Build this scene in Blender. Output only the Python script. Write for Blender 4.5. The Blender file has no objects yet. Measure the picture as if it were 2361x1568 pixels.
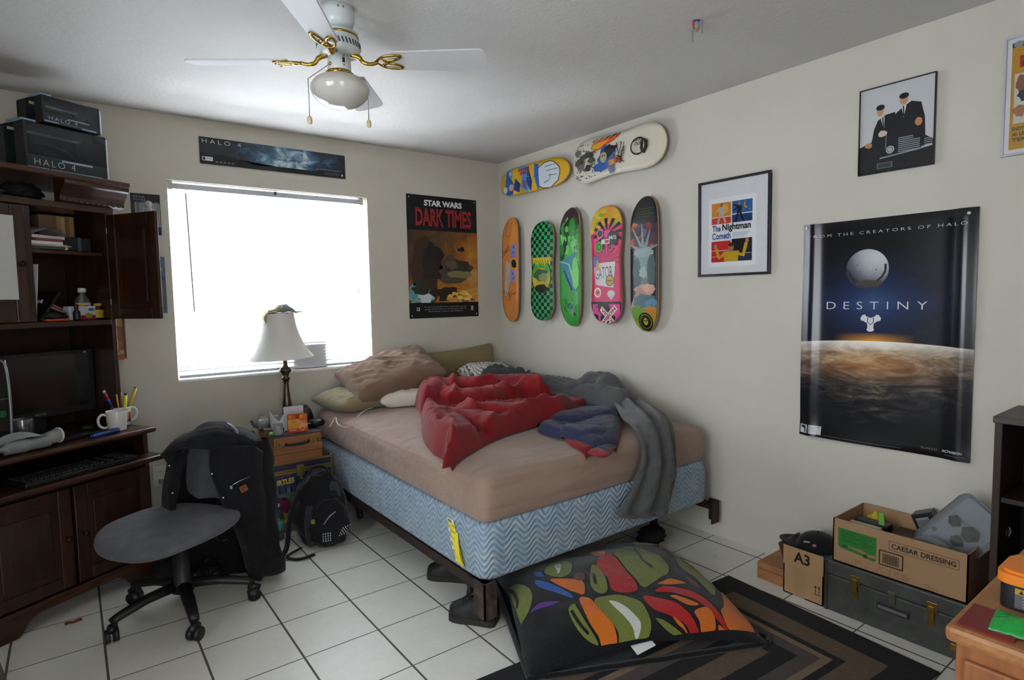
import bpy, bmesh, math, random
import numpy as np
from mathutils import Vector, Matrix, noise as mnoise

PI = math.pi
rnd = random.Random(7)
SC = bpy.context.scene
COL = SC.collection

# ------------------------------------------------------------------ camera
FPX = 1354.63
CAMC = Vector((-2.8454, -3.9191, 1.3599))
YAW, PIT, ROLL = 0.6453, -0.0719, -0.0180
def _axes():
    f = Vector((math.sin(YAW)*math.cos(PIT), math.cos(YAW)*math.cos(PIT), math.sin(PIT)))
    r = Vector((math.cos(YAW), -math.sin(YAW), 0))
    u = r.cross(f)
    return r*math.cos(ROLL)+u*math.sin(ROLL), u*math.cos(ROLL)-r*math.sin(ROLL), f
CR, CU, CF = _axes()
def W(x, y, ax, c):
    """point of the plane coordinate[ax] = c that the survey photo shows at pixel x, y"""
    d = CR*((x-1180.5)/FPX) + CU*((784-y)/FPX) + CF
    t = (c-CAMC[ax])/d[ax]
    return CAMC + d*t
def WP(x, y, o, n):
    d = CR*((x-1180.5)/FPX) + CU*((784-y)/FPX) + CF
    t = (Vector(o)-CAMC).dot(n)/d.dot(n)
    return CAMC + d*t
cd = bpy.data.cameras.new('camera'); cam = bpy.data.objects.new('camera', cd); COL.objects.link(cam)
cd.sensor_width = 36; cd.lens = 36*FPX/2361; cd.clip_start = .05; cd.clip_end = 200
m = Matrix((CR, CU, -CF)).transposed().to_4x4(); m.translation = CAMC; cam.matrix_world = m
SC.camera = cam

# --------------------------------------------------------------- materials
def lin(c):
    c /= 255
    return c/12.92 if c <= .04045 else ((c+.055)/1.055)**2.4
def RGB(c):
    if isinstance(c, str):
        c = [int(c[i:i+2], 16) for i in (0, 2, 4)]
    return (lin(c[0]), lin(c[1]), lin(c[2]), 1)
class NT:
    def __init__(s, name):
        s.m = bpy.data.materials.new(name); s.m.use_nodes = True
        s.t = s.m.node_tree; s.n = s.t.nodes; s.l = s.t.links
        s.b = s.n['Principled BSDF']; s.out = s.n['Material Output']
    def N(s, typ, **k):
        n = s.n.new(typ)
        for a, v in k.items():
            setattr(n, a, v)
        return n
    def L(s, a, b): s.l.new(a, b)
    def math(s, op, a, b=None, c=None):
        n = s.N('ShaderNodeMath', operation=op)
        for i, v in enumerate((a, b, c)):
            if v is None: continue
            if isinstance(v, (int, float)): n.inputs[i].default_value = v
            else: s.L(v, n.inputs[i])
        return n.outputs[0]
    def coord(s, kind='Object'):
        return s.N('ShaderNodeTexCoord').outputs[kind]
    def noise(s, scale, detail=3, rough=.5, vec=None, stretch=None, dist=0):
        n = s.N('ShaderNodeTexNoise'); n.inputs['Scale'].default_value = scale
        n.inputs['Detail'].default_value = detail; n.inputs['Roughness'].default_value = rough
        n.inputs['Distortion'].default_value = dist
        v = vec or s.coord()
        if stretch:
            mp = s.N('ShaderNodeMapping'); mp.inputs['Scale'].default_value = stretch; s.L(v, mp.inputs[0]); v = mp.outputs[0]
        s.L(v, n.inputs['Vector'])
        return n.outputs['Fac']
    def ramp(s, fac, stops, interp='LINEAR'):
        r = s.N('ShaderNodeValToRGB'); e = r.color_ramp.elements; r.color_ramp.interpolation = interp
        while len(e) < len(stops): e.new(.5)
        for i, (p, c) in enumerate(stops):
            e[i].position = p; e[i].color = RGB(c)
        s.L(fac, r.inputs[0])
        return r.outputs[0]
    def mix(s, fac, a, b):
        n = s.N('ShaderNodeMix', data_type='RGBA')
        for i, v in ((0, fac), (6, a), (7, b)):
            if isinstance(v, (int, float)): n.inputs[i].default_value = v
            elif isinstance(v, (str, list)) or (isinstance(v, tuple)): n.inputs[i].default_value = RGB(v)
            else: s.L(v, n.inputs[i])
        return n.outputs[2]
    def bump(s, h, strength=.3, dist=.01):
        b = s.N('ShaderNodeBump'); b.inputs['Strength'].default_value = strength; b.inputs['Distance'].default_value = dist
        s.L(h, b.inputs['Height']); s.L(b.outputs[0], s.b.inputs['Normal'])
    def col(s, c): s.L(c, s.b.inputs['Base Color'])
    def set(s, **k):
        for a, v in k.items():
            s.b.inputs[{'rough': 'Roughness', 'metal': 'Metallic', 'spec': 'Specular IOR Level', 'sheen': 'Sheen Weight',
                        'coat': 'Coat Weight', 'trans': 'Transmission Weight', 'alpha': 'Alpha', 'ior': 'IOR'}[a]].default_value = v
        return s
_mc = {}
def C(c, rough=.6, metal=0, spec=.4, var=.06, scale=40):
    """plain painted / printed / plastic material with a little procedural variation"""
    key = (str(c), rough, metal, spec, var, scale)
    if key not in _mc:
        t = NT('mat_%d' % len(_mc)); t.set(rough=rough, metal=metal, spec=spec)
        if var > 0:
            f = t.noise(scale, 2)
            a = RGB(c); k = t.N('ShaderNodeMapRange'); k.inputs[3].default_value = 1-var; k.inputs[4].default_value = 1+var
            t.L(f, k.inputs[0])
            mx = t.N('ShaderNodeMix', data_type='RGBA', blend_type='MULTIPLY'); mx.inputs[0].default_value = 1
            mx.inputs[6].default_value = a; t.L(k.outputs[0], mx.inputs[7]); t.col(mx.outputs[2])
        else:
            t.b.inputs['Base Color'].default_value = RGB(c)
        _mc[key] = t.m
    return _mc[key]
def fabric(name, c1, c2, scale=300, big=6, bump=.25, rough=.9, sheen=.15):
    t = NT(name); t.set(rough=rough, spec=.15, sheen=sheen)
    f = t.noise(scale, 2); g = t.noise(big, 4)
    mixf = t.math('ADD', t.math('MULTIPLY', f, .65), t.math('MULTIPLY', g, .35))
    t.col(t.ramp(mixf, [(.3, c1), (.7, c2)])); t.bump(f, bump, .002)
    return t.m
def wood(name, cols, axis=2, scale=9, rough=.45, spec=.35):
    t = NT(name); t.set(rough=rough, spec=spec)
    st = [1, 1, 1]; st[axis] = .08
    st = tuple(v*scale for v in st)
    f = t.noise(3.0, 6, .6, stretch=st, dist=.6); g = t.noise(14, 3, .5, stretch=st)
    k = t.math('ADD', t.math('MULTIPLY', f, .75), t.math('MULTIPLY', g, .25))
    t.col(t.ramp(k, [(.28, cols[0]), (.5, cols[1]), (.72, cols[2])])); t.bump(g, .12, .002)
    return t.m
def clear(name, tint='f4f6f8', gloss=.12, opac=0.0):
    """thin clear plastic or glass: mostly see-through, some mirror, optional haze"""
    t = NT(name)
    tr = t.N('ShaderNodeBsdfTransparent'); tr.inputs[0].default_value = RGB(tint)
    gl = t.N('ShaderNodeBsdfGlossy'); gl.inputs['Roughness'].default_value = .08
    fr = t.N('ShaderNodeFresnel'); fr.inputs[0].default_value = 1.35
    mx = t.N('ShaderNodeMixShader'); t.L(t.math('ADD', fr.outputs[0], gloss*.3), mx.inputs[0]); t.L(tr.outputs[0], mx.inputs[1]); t.L(gl.outputs[0], mx.inputs[2])
    last = mx.outputs[0]
    if opac:
        df = t.N('ShaderNodeBsdfDiffuse'); df.inputs[0].default_value = RGB('d8d8d8')
        m2 = t.N('ShaderNodeMixShader'); m2.inputs[0].default_value = opac; t.L(last, m2.inputs[1]); t.L(df.outputs[0], m2.inputs[2]); last = m2.outputs[0]
    t.L(last, t.out.inputs[0])
    return t.m

# ------------------------------------------------------------ mesh builder
class M:
    def __init__(s, T=None):
        s.bm = bmesh.new(); s.mats = []; s.T = T or Matrix()
        s.colors = None
    def mi(s, m):
        if m not in s.mats: s.mats.append(m)
        return s.mats.index(m)
    def _add(s, verts, faces, m, smooth=False):
        vs = [s.bm.verts.new(s.T @ Vector(v)) for v in verts]; i = s.mi(m); out = []
        for f in faces:
            try:
                q = s.bm.faces.new([vs[k] for k in f])
            except ValueError:
                continue
            q.material_index = i; q.smooth = smooth; out.append(q)
        return out
    def box(s, c, d, m, bev=0, R=None, taper=1.0, seg=2):
        t = bmesh.new(); bmesh.ops.create_cube(t, size=1)
        for v in t.verts:
            k = taper if v.co.z > 0 else 1
            v.co = Vector((v.co.x*d[0]*k, v.co.y*d[1]*k, v.co.z*d[2]))
        if bev: bmesh.ops.bevel(t, geom=t.edges[:], offset=min(bev, min(d)*.49), segments=seg, affect='EDGES', profile=.5)
        X = Matrix.Translation(Vector(c)) @ (R.to_4x4() if R else Matrix())
        s.join(t, X, m, smooth=False)
    def join(s, t, X, m, smooth=True):
        t.verts.index_update()
        s._add([X @ v.co for v in t.verts], [[v.index for v in f.verts] for f in t.faces], m, smooth); t.free()
    def bx(s, x0, x1, y0, y1, z0, z1, m, bev=0):
        s.box(((x0+x1)/2, (y0+y1)/2, (z0+z1)/2), (abs(x1-x0), abs(y1-y0), abs(z1-z0)), m, bev)
    def tube(s, pts, r, m, seg=8, cap=True, flat=1.0):
        pts = [Vector(p) for p in pts]; n = len(pts)
        rs = r if isinstance(r, (list, tuple)) else [r]*n
        vs, fs = [], []; up = Vector((0, 0, 1)); prev = None
        for i, p in enumerate(pts):
            d = (pts[min(i+1, n-1)]-pts[max(i-1, 0)]).normalized()
            if prev is None:
                a = d.cross(up) if abs(d.dot(up)) < .95 else d.cross(Vector((1, 0, 0)))
            else:
                a = prev - d*prev.dot(d)
            a.normalize(); prev = a; b = d.cross(a)
            for k in range(seg):
                t = 2*PI*k/seg
                vs.append(p + a*(math.cos(t)*rs[i]) + b*(math.sin(t)*rs[i]*flat))
        for i in range(n-1):
            for k in range(seg):
                fs.append([i*seg+k, i*seg+(k+1) % seg, (i+1)*seg+(k+1) % seg, (i+1)*seg+k])
        if cap: fs += [list(range(seg))[::-1], [(n-1)*seg+k for k in range(seg)]]
        s._add(vs, fs, m, True)
    def cyl(s, p0, p1, r, m, r2=None, seg=20, cap=True):
        s.tube([p0, p1], [r, r if r2 is None else r2], m, seg, cap)
    def lathe(s, prof, m, c=(0, 0, 0), seg=32, sx=1, sy=1):
        vs, fs = [], []; n = len(prof)
        for r, z in prof:
            for k in range(seg):
                t = 2*PI*k/seg
                vs.append((c[0]+r*math.cos(t)*sx, c[1]+r*math.sin(t)*sy, c[2]+z))
        for i in range(n-1):
            for k in range(seg):
                fs.append([i*seg+k, i*seg+(k+1) % seg, (i+1)*seg+(k+1) % seg, (i+1)*seg+k])
        if prof[0][0] > 1e-4: fs.append(list(range(seg))[::-1])
        if prof[-1][0] > 1e-4: fs.append([(n-1)*seg+k for k in range(seg)])
        s._add(vs, fs, m, True)
    def prism(s, pts, z0, z1, m, ax='z'):
        """extrude a 2-D outline between z0 and z1 along an axis"""
        def P(a, b, z): return {'z': (a, b, z), 'y': (a, z, b), 'x': (z, a, b)}[ax]
        n = len(pts)
        vs = [P(a, b, z0) for a, b in pts]+[P(a, b, z1) for a, b in pts]
        fs = [list(range(n))[::-1], [n+i for i in range(n)]]+[[i, (i+1) % n, n+(i+1) % n, n+i] for i in range(n)]
        s._add(vs, fs, m)
    def sphere(s, c, r, m, sc=(1, 1, 1), seg=20, rings=12, R=None):
        t = bmesh.new(); bmesh.ops.create_uvsphere(t, u_segments=seg, v_segments=rings, radius=r)
        X = Matrix.Translation(Vector(c)) @ (R.to_4x4() if R else Matrix()) @ Matrix.Diagonal((*sc, 1))
        s.join(t, X, m)
    def grid(s, fn, nu, nv, m, closeu=False, smooth=True):
        vs = [fn(i/(nu if closeu else nu-1), j/(nv-1)) for j in range(nv) for i in range(nu)]
        fs = []
        for j in range(nv-1):
            for i in range(nu if closeu else nu-1):
                i2 = (i+1) % nu
                fs.append([j*nu+i, j*nu+i2, (j+1)*nu+i2, (j+1)*nu+i])
        return s._add(vs, fs, m, smooth)
    def blob(s, c, d, m, amp=.15, freq=3, seg=32, seed=0, p=2.0, flat=True):
        """lumpy superellipsoid sitting with its underside at c.z"""
        def fn(u, v):
            a = 2*PI*u; b = PI*(v-.5)
            f = lambda x: math.copysign(abs(x)**(2/p), x)
            q = Vector((f(math.cos(b))*f(math.cos(a)), f(math.cos(b))*f(math.sin(a)), f(math.sin(b))))
            k = 1+amp*mnoise.noise(q*freq+Vector((seed*7.1, seed, 0)))
            return (c[0]+q.x*k*d[0]/2, c[1]+q.y*k*d[1]/2, c[2]+d[2]/2+max(-d[2]/2, q.z*k*d[2]/2) if flat else c[2]+q.z*k*d[2]/2)
        s.grid(fn, seg, seg//2, m, closeu=True)
    def build(s, name, parent=None, loc=None, rz=0, weld=True, subsurf=0, recalc=True, autosmooth=None):
        if weld: bmesh.ops.remove_doubles(s.bm, verts=s.bm.verts[:], dist=1e-6)
        if recalc: bmesh.ops.recalc_face_normals(s.bm, faces=s.bm.faces[:])
        me = bpy.data.meshes.new(name); s.bm.to_mesh(me); s.bm.free()
        for mm in s.mats: me.materials.append(mm)
        o = bpy.data.objects.new(name, me); COL.objects.link(o)
        if parent is not None: o.parent = parent
        if loc is not None: o.location = loc
        if rz: o.rotation_euler[2] = rz
        if subsurf:
            k = o.modifiers.new('subdivision', 'SUBSURF'); k.levels = k.render_levels = subsurf
        return o
def tag(o, label, cat, group=None, kind=None):
    o['label'] = label; o['category'] = cat
    if group: o['group'] = group
    if kind: o['kind'] = kind
    return o
def thing(name, label, cat, loc=(0, 0, 0), rz=0, group=None):
    o = bpy.data.objects.new(name, None); COL.objects.link(o); o.location = loc; o.rotation_euler = (0, 0, rz)
    o.empty_display_size = .05
    return tag(o, label, cat, group)
def struct(o):
    o['kind'] = 'structure'; return o
def fr(ex, ey, ez, o):
    """matrix from three axes and an origin"""
    m = Matrix((Vector(ex), Vector(ey), Vector(ez))).transposed().to_4x4(); m.translation = Vector(o); return m
BACK = lambda x, z, d=0.0: fr((1, 0, 0), (0, 0, 1), (0, -1, 0), (x, -d, z))        # art on the window wall
RIGHT = lambda y, z, d=0.0: fr((0, -1, 0), (0, 0, 1), (-1, 0, 0), (-d, y, z))      # art on the right wall

# ------------------------------------------------------------- flat artwork
_fc = {}
def textmesh(body, shear=0, bold=0, spacing=1.0):
    key = (body, shear, bold, spacing)
    if key not in _fc:
        cu = bpy.data.curves.new('t', 'FONT'); cu.body = body; cu.size = 1; cu.shear = shear; cu.offset = bold; cu.space_character = spacing
        cu.resolution_u = 3; cu.fill_mode = 'FRONT'
        o = bpy.data.objects.new('t', cu); COL.objects.link(o); bpy.context.view_layer.update()
        dg = bpy.context.evaluated_depsgraph_get(); me = bpy.data.meshes.new_from_object(o.evaluated_get(dg))
        vs = [v.co.copy() for v in me.vertices]; fs = [list(p.vertices) for p in me.polygons]
        bpy.data.objects.remove(o); bpy.data.curves.remove(cu); bpy.data.meshes.remove(me)
        x0 = min(v.x for v in vs); x1 = max(v.x for v in vs); y0 = min(v.y for v in vs); y1 = max(v.y for v in vs)
        _fc[key] = ([((v.x-x0)/(x1-x0), (v.y-y0)/(y1-y0)) for v in vs], fs)
    return _fc[key]
class Art:
    """layers of flat printed shapes added to a mesh; canvas x right, y up, z out of the surface"""
    def __init__(s, mesh, T, step=.00003, z0=.0003, warp=None, cuts=None, rough=.5, spec=.3):
        s.m = mesh; s.T = T; s.step = step; s.z = z0; s.warp = warp; s.cuts = cuts; s.rough = rough; s.spec = spec; s.clip = None; s.hold = False
    def _m(s, c):
        return c if isinstance(c, bpy.types.Material) else C(c, s.rough, 0, s.spec, .03, 60)
    def _put(s, pts, faces, c):
        if s.clip:
            x0, y0, x1, y1 = s.clip; pts = [(min(x1, max(x0, p[0])), min(y1, max(y0, p[1]))) for p in pts]
        t = bmesh.new(); vs = [t.verts.new((p[0], p[1], 0)) for p in pts]
        for f in faces:
            try: t.faces.new([vs[i] for i in f])
            except ValueError: pass
        bmesh.ops.triangulate(t, faces=t.faces[:])
        if s.cuts:
            for co, no in s.cuts:
                bmesh.ops.bisect_plane(t, geom=t.verts[:]+t.edges[:]+t.faces[:], dist=1e-6, plane_co=co, plane_no=no)
        for f in t.faces:
            if f.normal.z < 0: f.normal_flip()
        for v in t.verts:
            x, y = v.co.x, v.co.y
            v.co = Vector(s.warp(x, y, s.z)) if s.warp else Vector((x, y, s.z))
        s.m.join(t, s.T, s._m(c), False)
        if not s.hold: s.z += s.step
    def poly(s, pts, c): s._put(pts, [list(range(len(pts)))], c)
    def rect(s, x0, y0, x1, y1, c): s.poly([(x0, y0), (x1, y0), (x1, y1), (x0, y1)], c)
    def ell(s, x, y, rx, ry, c, n=28, a=0, a0=0, a1=2*PI):
        k = n if abs(a1-a0) > 6.2 else n+1
        ps = []
        for i in range(k):
            t = a0+(a1-a0)*i/n; u, v = rx*math.cos(t), ry*math.sin(t)
            ps.append((x+u*math.cos(a)-v*math.sin(a), y+u*math.sin(a)+v*math.cos(a)))
        s.poly(ps, c)
    def line(s, pts, w, c, w1=None):
        n = len(pts); ws = [w+(w1-w)*i/(n-1) if w1 is not None else w for i in range(n)]; L, Rr = [], []
        for i, p in enumerate(pts):
            a = pts[max(i-1, 0)]; b = pts[min(i+1, n-1)]; dx, dy = b[0]-a[0], b[1]-a[1]; l = math.hypot(dx, dy) or 1
            L.append((p[0]-dy/l*ws[i]/2, p[1]+dx/l*ws[i]/2)); Rr.append((p[0]+dy/l*ws[i]/2, p[1]-dx/l*ws[i]/2))
        s._put(L+Rr, [[i, i+1, n+i+1, n+i] for i in range(n-1)], c)
    def ring(s, x, y, r, w, c, n=28, ry=None):
        s.line([(x+r*math.cos(2*PI*i/n), y+(ry or r)*math.sin(2*PI*i/n)) for i in range(n+1)], w, c)
    def text(s, body, x0, y0, w, h, c, rot=0, shear=0, bold=0, spacing=1.0):
        vs, fs = textmesh(body, shear, bold, spacing); cr, sr = math.cos(rot), math.sin(rot)
        ps = [(x0+a*w*cr-b*h*sr, y0+a*w*sr+b*h*cr) for a, b in vs]
        s._put(ps, fs, c)
    def lump(s, x, y, rx, ry, c, seed=0, amp=.3, n=26, freq=2.0):
        ps = []
        for i in range(n):
            t = 2*PI*i/n; k = 1+amp*mnoise.noise(Vector((math.cos(t)*freq, math.sin(t)*freq, seed*3.7)))
            ps.append((x+rx*k*math.cos(t), y+ry*k*math.sin(t)))
        s.poly(ps, c)
def catmull(pts, n=8, closed=False):
    P = [Vector(p) for p in pts]; out = []; N = len(P); rng = N if closed else N-1
    for i in range(rng):
        p0 = P[(i-1) % N] if closed or i > 0 else P[i]*2-P[i+1]
        p1 = P[i]; p2 = P[(i+1) % N]; p3 = P[(i+2) % N] if closed or i+2 < N else P[N-1]*2-P[N-2]
        for k in range(n):
            t = k/n
            out.append(.5*((2*p1)+(p2-p0)*t+(2*p0-5*p1+4*p2-p3)*t*t+(3*p1-p0-3*p2+p3)*t*t*t))
    if not closed: out.append(P[-1])
    return out
# ==================================================================== ROOM
H = 2.44; TS = .3045; XL = -3.95; YF = -4.75
WX0, WX1, WZ0, WZ1 = -2.352, -1.140, .908, 2.072      # window opening
def wall_mat(name, c1, c2, bs=90, st=.25):
    t = NT(name); t.set(rough=.85, spec=.2)
    f = t.noise(bs, 4, .6); g = t.noise(2.2, 3)
    t.col(t.ramp(g, [(.3, c1), (.7, c2)])); t.bump(f, st, .004)
    return t.m
MW = wall_mat('wall_paint', 'c2bdb0', 'c6c2b6')
MC = wall_mat('ceiling_paint', 'bcbab7', 'c0bebb', 45, .55)
t = NT('floor_tiles'); t.set(rough=.32, spec=.4)
co = t.coord(); mp = t.N('ShaderNodeMapping'); mp.inputs['Location'].default_value = (6.2414*TS-.003, 1.6*TS, 0); t.L(co, mp.inputs[0])
sx = t.N('ShaderNodeSeparateXYZ'); t.L(mp.outputs[0], sx.inputs[0])
def groove(v, per, w):
    f = t.math('PINGPONG', v, per/2)
    return t.math('LESS_THAN', f, w)
gx = groove(sx.outputs[0], TS*.994, .0042); gy = groove(sx.outputs[1], TS, .0026)
gr = t.math('MAXIMUM', gx, gy)
ids = t.N('ShaderNodeCombineXYZ')
t.L(t.math('FLOOR', t.math('DIVIDE', sx.outputs[0], TS*.994)), ids.inputs[0]); t.L(t.math('FLOOR', t.math('DIVIDE', sx.outputs[1], TS)), ids.inputs[1])
wn = t.N('ShaderNodeTexWhiteNoise'); t.L(ids.outputs[0], wn.inputs['Vector'])
mot = t.noise(7, 5, .65); mot2 = t.noise(60, 3)
base = t.ramp(t.math('ADD', t.math('MULTIPLY', mot, .55), t.math('ADD', t.math('MULTIPLY', wn.outputs[0], .2), t.math('MULTIPLY', mot2, .25))),
              [(.25, 'cecbc2'), (.55, 'dad8d0'), (.85, 'e2e0d9')])
t.col(t.mix(gr, base, '57544d'))
hb = t.math('SUBTRACT', t.math('MULTIPLY', mot2, .08), gr); t.bump(hb, .5, .002)
t.L(t.math('ADD', t.math('MULTIPLY', gr, .5), .33), t.b.inputs['Roughness'])
MF = t.m
m = M(); m._add([(XL-.1, YF-.1, 0), (.1, YF-.1, 0), (.1, .1, 0), (XL-.1, .1, 0)], [[0, 1, 2, 3]], MF)
m._add([(XL-.1, YF-.1, -.1), (.1, YF-.1, -.1), (.1, .1, -.1), (XL-.1, .1, -.1)], [[3, 2, 1, 0]], MF)
struct(m.build('floor', recalc=False))
m = M(); m.bx(XL-.1, .1, YF-.1, .1, H, H+.1, MC); struct(m.build('ceiling'))
m = M(); m.bx(0, .1, YF-.1, .1, 0, H, MW); struct(m.build('wall_right'))
VY0, VY1, VZ0, VZ1 = -3.75, -2.25, .75, 2.05            # unseen window opening, added in the left wall to let fill light in
m = M(); m.bx(XL-.1, XL, YF-.1, VY0, 0, H, MW); m.bx(XL-.1, XL, VY1, .1, 0, H, MW); m.bx(XL-.1, XL, VY0, VY1, 0, VZ0, MW); m.bx(XL-.1, XL, VY0, VY1, VZ1, H, MW); struct(m.build('wall_left'))
# wall behind the camera, with an unseen doorway added to admit fill light
DX0, DX1 = -3.30, -2.38
m = M(); m.bx(XL, DX0, YF-.1, YF, 0, H, MW); m.bx(DX1, 0, YF-.1, YF, 0, H, MW); m.bx(DX0, DX1, YF-.1, YF, 2.05, H, MW)
struct(m.build('wall_front'))
m = M(); TW = .14
m.bx(XL, WX0, 0, TW, 0, H, MW); m.bx(WX1, 0, 0, TW, 0, H, MW); m.bx(WX0, WX1, 0, TW, 0, WZ0, MW); m.bx(WX0, WX1, 0, TW, WZ1, H, MW)
struct(m.build('wall_back'))
# window: white aluminium frame, sliding sash, panes
win = bpy.data.objects.new('window_1', None); COL.objects.link(win); struct(win)
MWF = C('e6e6e6', .4); MGL = clear('window_glass')
m = M(); xm = (WX0+WX1)/2
for a, b in ((WX0, WX0+.035), (xm-.025, xm+.025), (WX1-.035, WX1)): m.bx(a, b, .095, .135, WZ0, WZ1, MWF)
for a, b in ((WZ0, WZ0+.035), (WZ1-.035, WZ1)): m.bx(WX0+.035, WX1-.035, .095, .135, a, b, MWF)
m.build('window_frame', win)
for a, b in ((WX0+.035, xm-.025), (xm+.025, WX1-.035)):
    m = M(); m.bx(a, b, .112, .116, WZ0+.035, WZ1-.035, MGL); m.build('window_pane', win)
m = M(); m.bx(WX0, WX1, -.004, .095, WZ0-.012, WZ0+.003, C('e8e5dc', .5), .003); m.build('window_sill', win)
added_win = bpy.data.objects.new('added_window', None); COL.objects.link(added_win); struct(added_win)  # frame and panes for the unseen opening added for fill light
m = M(); ym = (VY0+VY1)/2
for a, b in ((VY0, VY0+.035), (ym-.025, ym+.025), (VY1-.035, VY1)): m.bx(XL-.08, XL-.04, a, b, VZ0, VZ1, MWF)
for a, b in ((VZ0, VZ0+.035), (VZ1-.035, VZ1)): m.bx(XL-.08, XL-.04, VY0+.035, VY1-.035, a, b, MWF)
m.build('window_frame', added_win)
for a, b in ((VY0+.035, ym-.025), (ym+.025, VY1-.035)):
    m = M(); m.bx(XL-.062, XL-.058, a, b, VZ0+.035, VZ1-.035, MGL); m.build('window_pane', added_win)
# mini blind hung inside the recess
bl = thing('window_blind', 'white mini blind of thin horizontal slats closed over the window', 'blind', (0, 0, 0))
t = NT('blind_slat'); df = t.N('ShaderNodeBsdfDiffuse'); df.inputs[0].default_value = (.80, .80, .81, 1)
tl = t.N('ShaderNodeBsdfTranslucent'); tl.inputs[0].default_value = (.165, .17, .18, 1)
mx = t.N('ShaderNodeMixShader'); mx.inputs[0].default_value = .32; t.L(df.outputs[0], mx.inputs[1]); t.L(tl.outputs[0], mx.inputs[2]); t.L(mx.outputs[0], t.out.inputs[0])
MSL = t.m; BY = .045; bx0, bx1 = WX0+.012, WX1-.03
MHR = C('b8bcc4', .45)
m = M(); m.bx(bx0-.004, bx1+.006, BY-.018, BY+.02, WZ1-.045, WZ1-.012, MHR, .003)
for x in (bx0-.006, bx1-.012): m.bx(x, x+.024, BY-.024, BY+.024, WZ1-.05, WZ1-.004, C('a9a79d', .5), .002)
m.bx(xm-.008, xm+.006, BY-.022, BY-.016, WZ1-.03, WZ1-.01, C('3a3a3c', .5))
m.build('headrail', bl)
m = M(); z = WZ1-.062; tilt = math.radians(70)
while z > WZ0+.03:
    for i in range(4):
        a0 = -1+.5*i; a1 = a0+.5
        def sp(a): return (BY+.0148*a*math.cos(tilt), z-.0148*a*math.sin(-tilt)*-1+.002*(1-a*a))
        (y0, q0), (y1, q1) = sp(a0), sp(a1)
        m._add([(bx0, y0, q0), (bx1, y0, q0), (bx1, y1, q1), (bx0, y1, q1)], [[0, 1, 2, 3]], MSL, True)
    z -= .0208
m.build('slats', bl, recalc=False)
m = M(); m.bx(bx0, bx1, BY-.014, BY+.014, WZ0+.008, WZ0+.026, MHR, .003); m.build('bottom_rail', bl)
for x in (bx0+.115, xm+.01, bx1-.095):
    m = M(); m.tube([(x, BY-.014, WZ1-.05), (x, BY-.014, WZ0+.02)], .0011, C('c9c9cc', .8), 6); m.build('ladder_cord', bl)
m = M(); m.tube([(bx1-.055, BY-.02, WZ1-.04), (bx1-.05, BY-.024, 1.40), (bx1-.045, BY-.024, WZ0+.04)], .0012, C('b9b2a6', .8), 6)
m.lathe([(.001, .02), (.006, 0), (.004, -.012)], C('d8d2c4', .5), (bx1-.047, BY-.024, 1.42), 10); m.build('pull_cord', bl)
m = M(); m.tube([(-2.256, BY-.022, 2.005), (-2.245, BY-.024, 1.31)], .0042, C('8b8894', .3), 8); m.tube([(-2.257, BY-.02, 2.03), (-2.256, BY-.022, 2.005)], .0018, C('9a97a0', .3), 6); m.build('tilt_wand', bl)
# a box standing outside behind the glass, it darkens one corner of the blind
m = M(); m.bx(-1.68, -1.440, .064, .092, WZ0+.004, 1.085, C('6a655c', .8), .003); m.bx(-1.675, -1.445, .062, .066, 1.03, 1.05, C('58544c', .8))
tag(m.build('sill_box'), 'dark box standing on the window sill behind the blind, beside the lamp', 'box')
# ground outside so that the box stands on something
m = M(); m.bx(-8, 6, .14, 12, -.12, -.02, C('b9b0a0', .9)); struct(m.build('ground_outside'))

# ------------------------------------------------------------------- light
wd = bpy.data.worlds.new('sky'); SC.world = wd; wd.use_nodes = True
bg = wd.node_tree.nodes['Background']; bg.inputs[0].default_value = (.86, .93, 1, 1); bg.inputs[1].default_value = 2.0
def area(name, loc, rot, sx_, sy_, power, colr):
    l = bpy.data.lights.new(name, 'AREA'); l.shape = 'RECTANGLE'; l.size = sx_; l.size_y = sy_; l.energy = power; l.color = colr
    o = bpy.data.objects.new(name, l); COL.objects.link(o); o.location = loc; o.rotation_euler = rot; return o
area('daylight_outside_window', (-1.746, .52, 1.35), (math.radians(-90), 0, 0), 1.9, 1.7, 2900, (.95, .98, 1))
area('added_rear_fill', ((DX0+DX1)/2, YF-.75, 1.25), (math.radians(90), 0, 0), .9, 1.7, 14, (1, .97, .92))  # added fill lamp, shines in through the unseen doorway
area('added_left_fill', (XL-.45, ym, 1.45), (0, math.radians(-90), 0), 1.6, 1.8, 75, (.96, .98, 1))  # added fill from the left, brightens the lower right of the room
SC.view_settings.view_transform = 'Standard'; SC.view_settings.look = 'None'
SC.view_settings.exposure = 0.45; SC.view_settings.gamma = 1
SC.cycles.max_bounces = 12; SC.cycles.diffuse_bounces = 6; SC.cycles.transparent_max_bounces = 24
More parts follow.
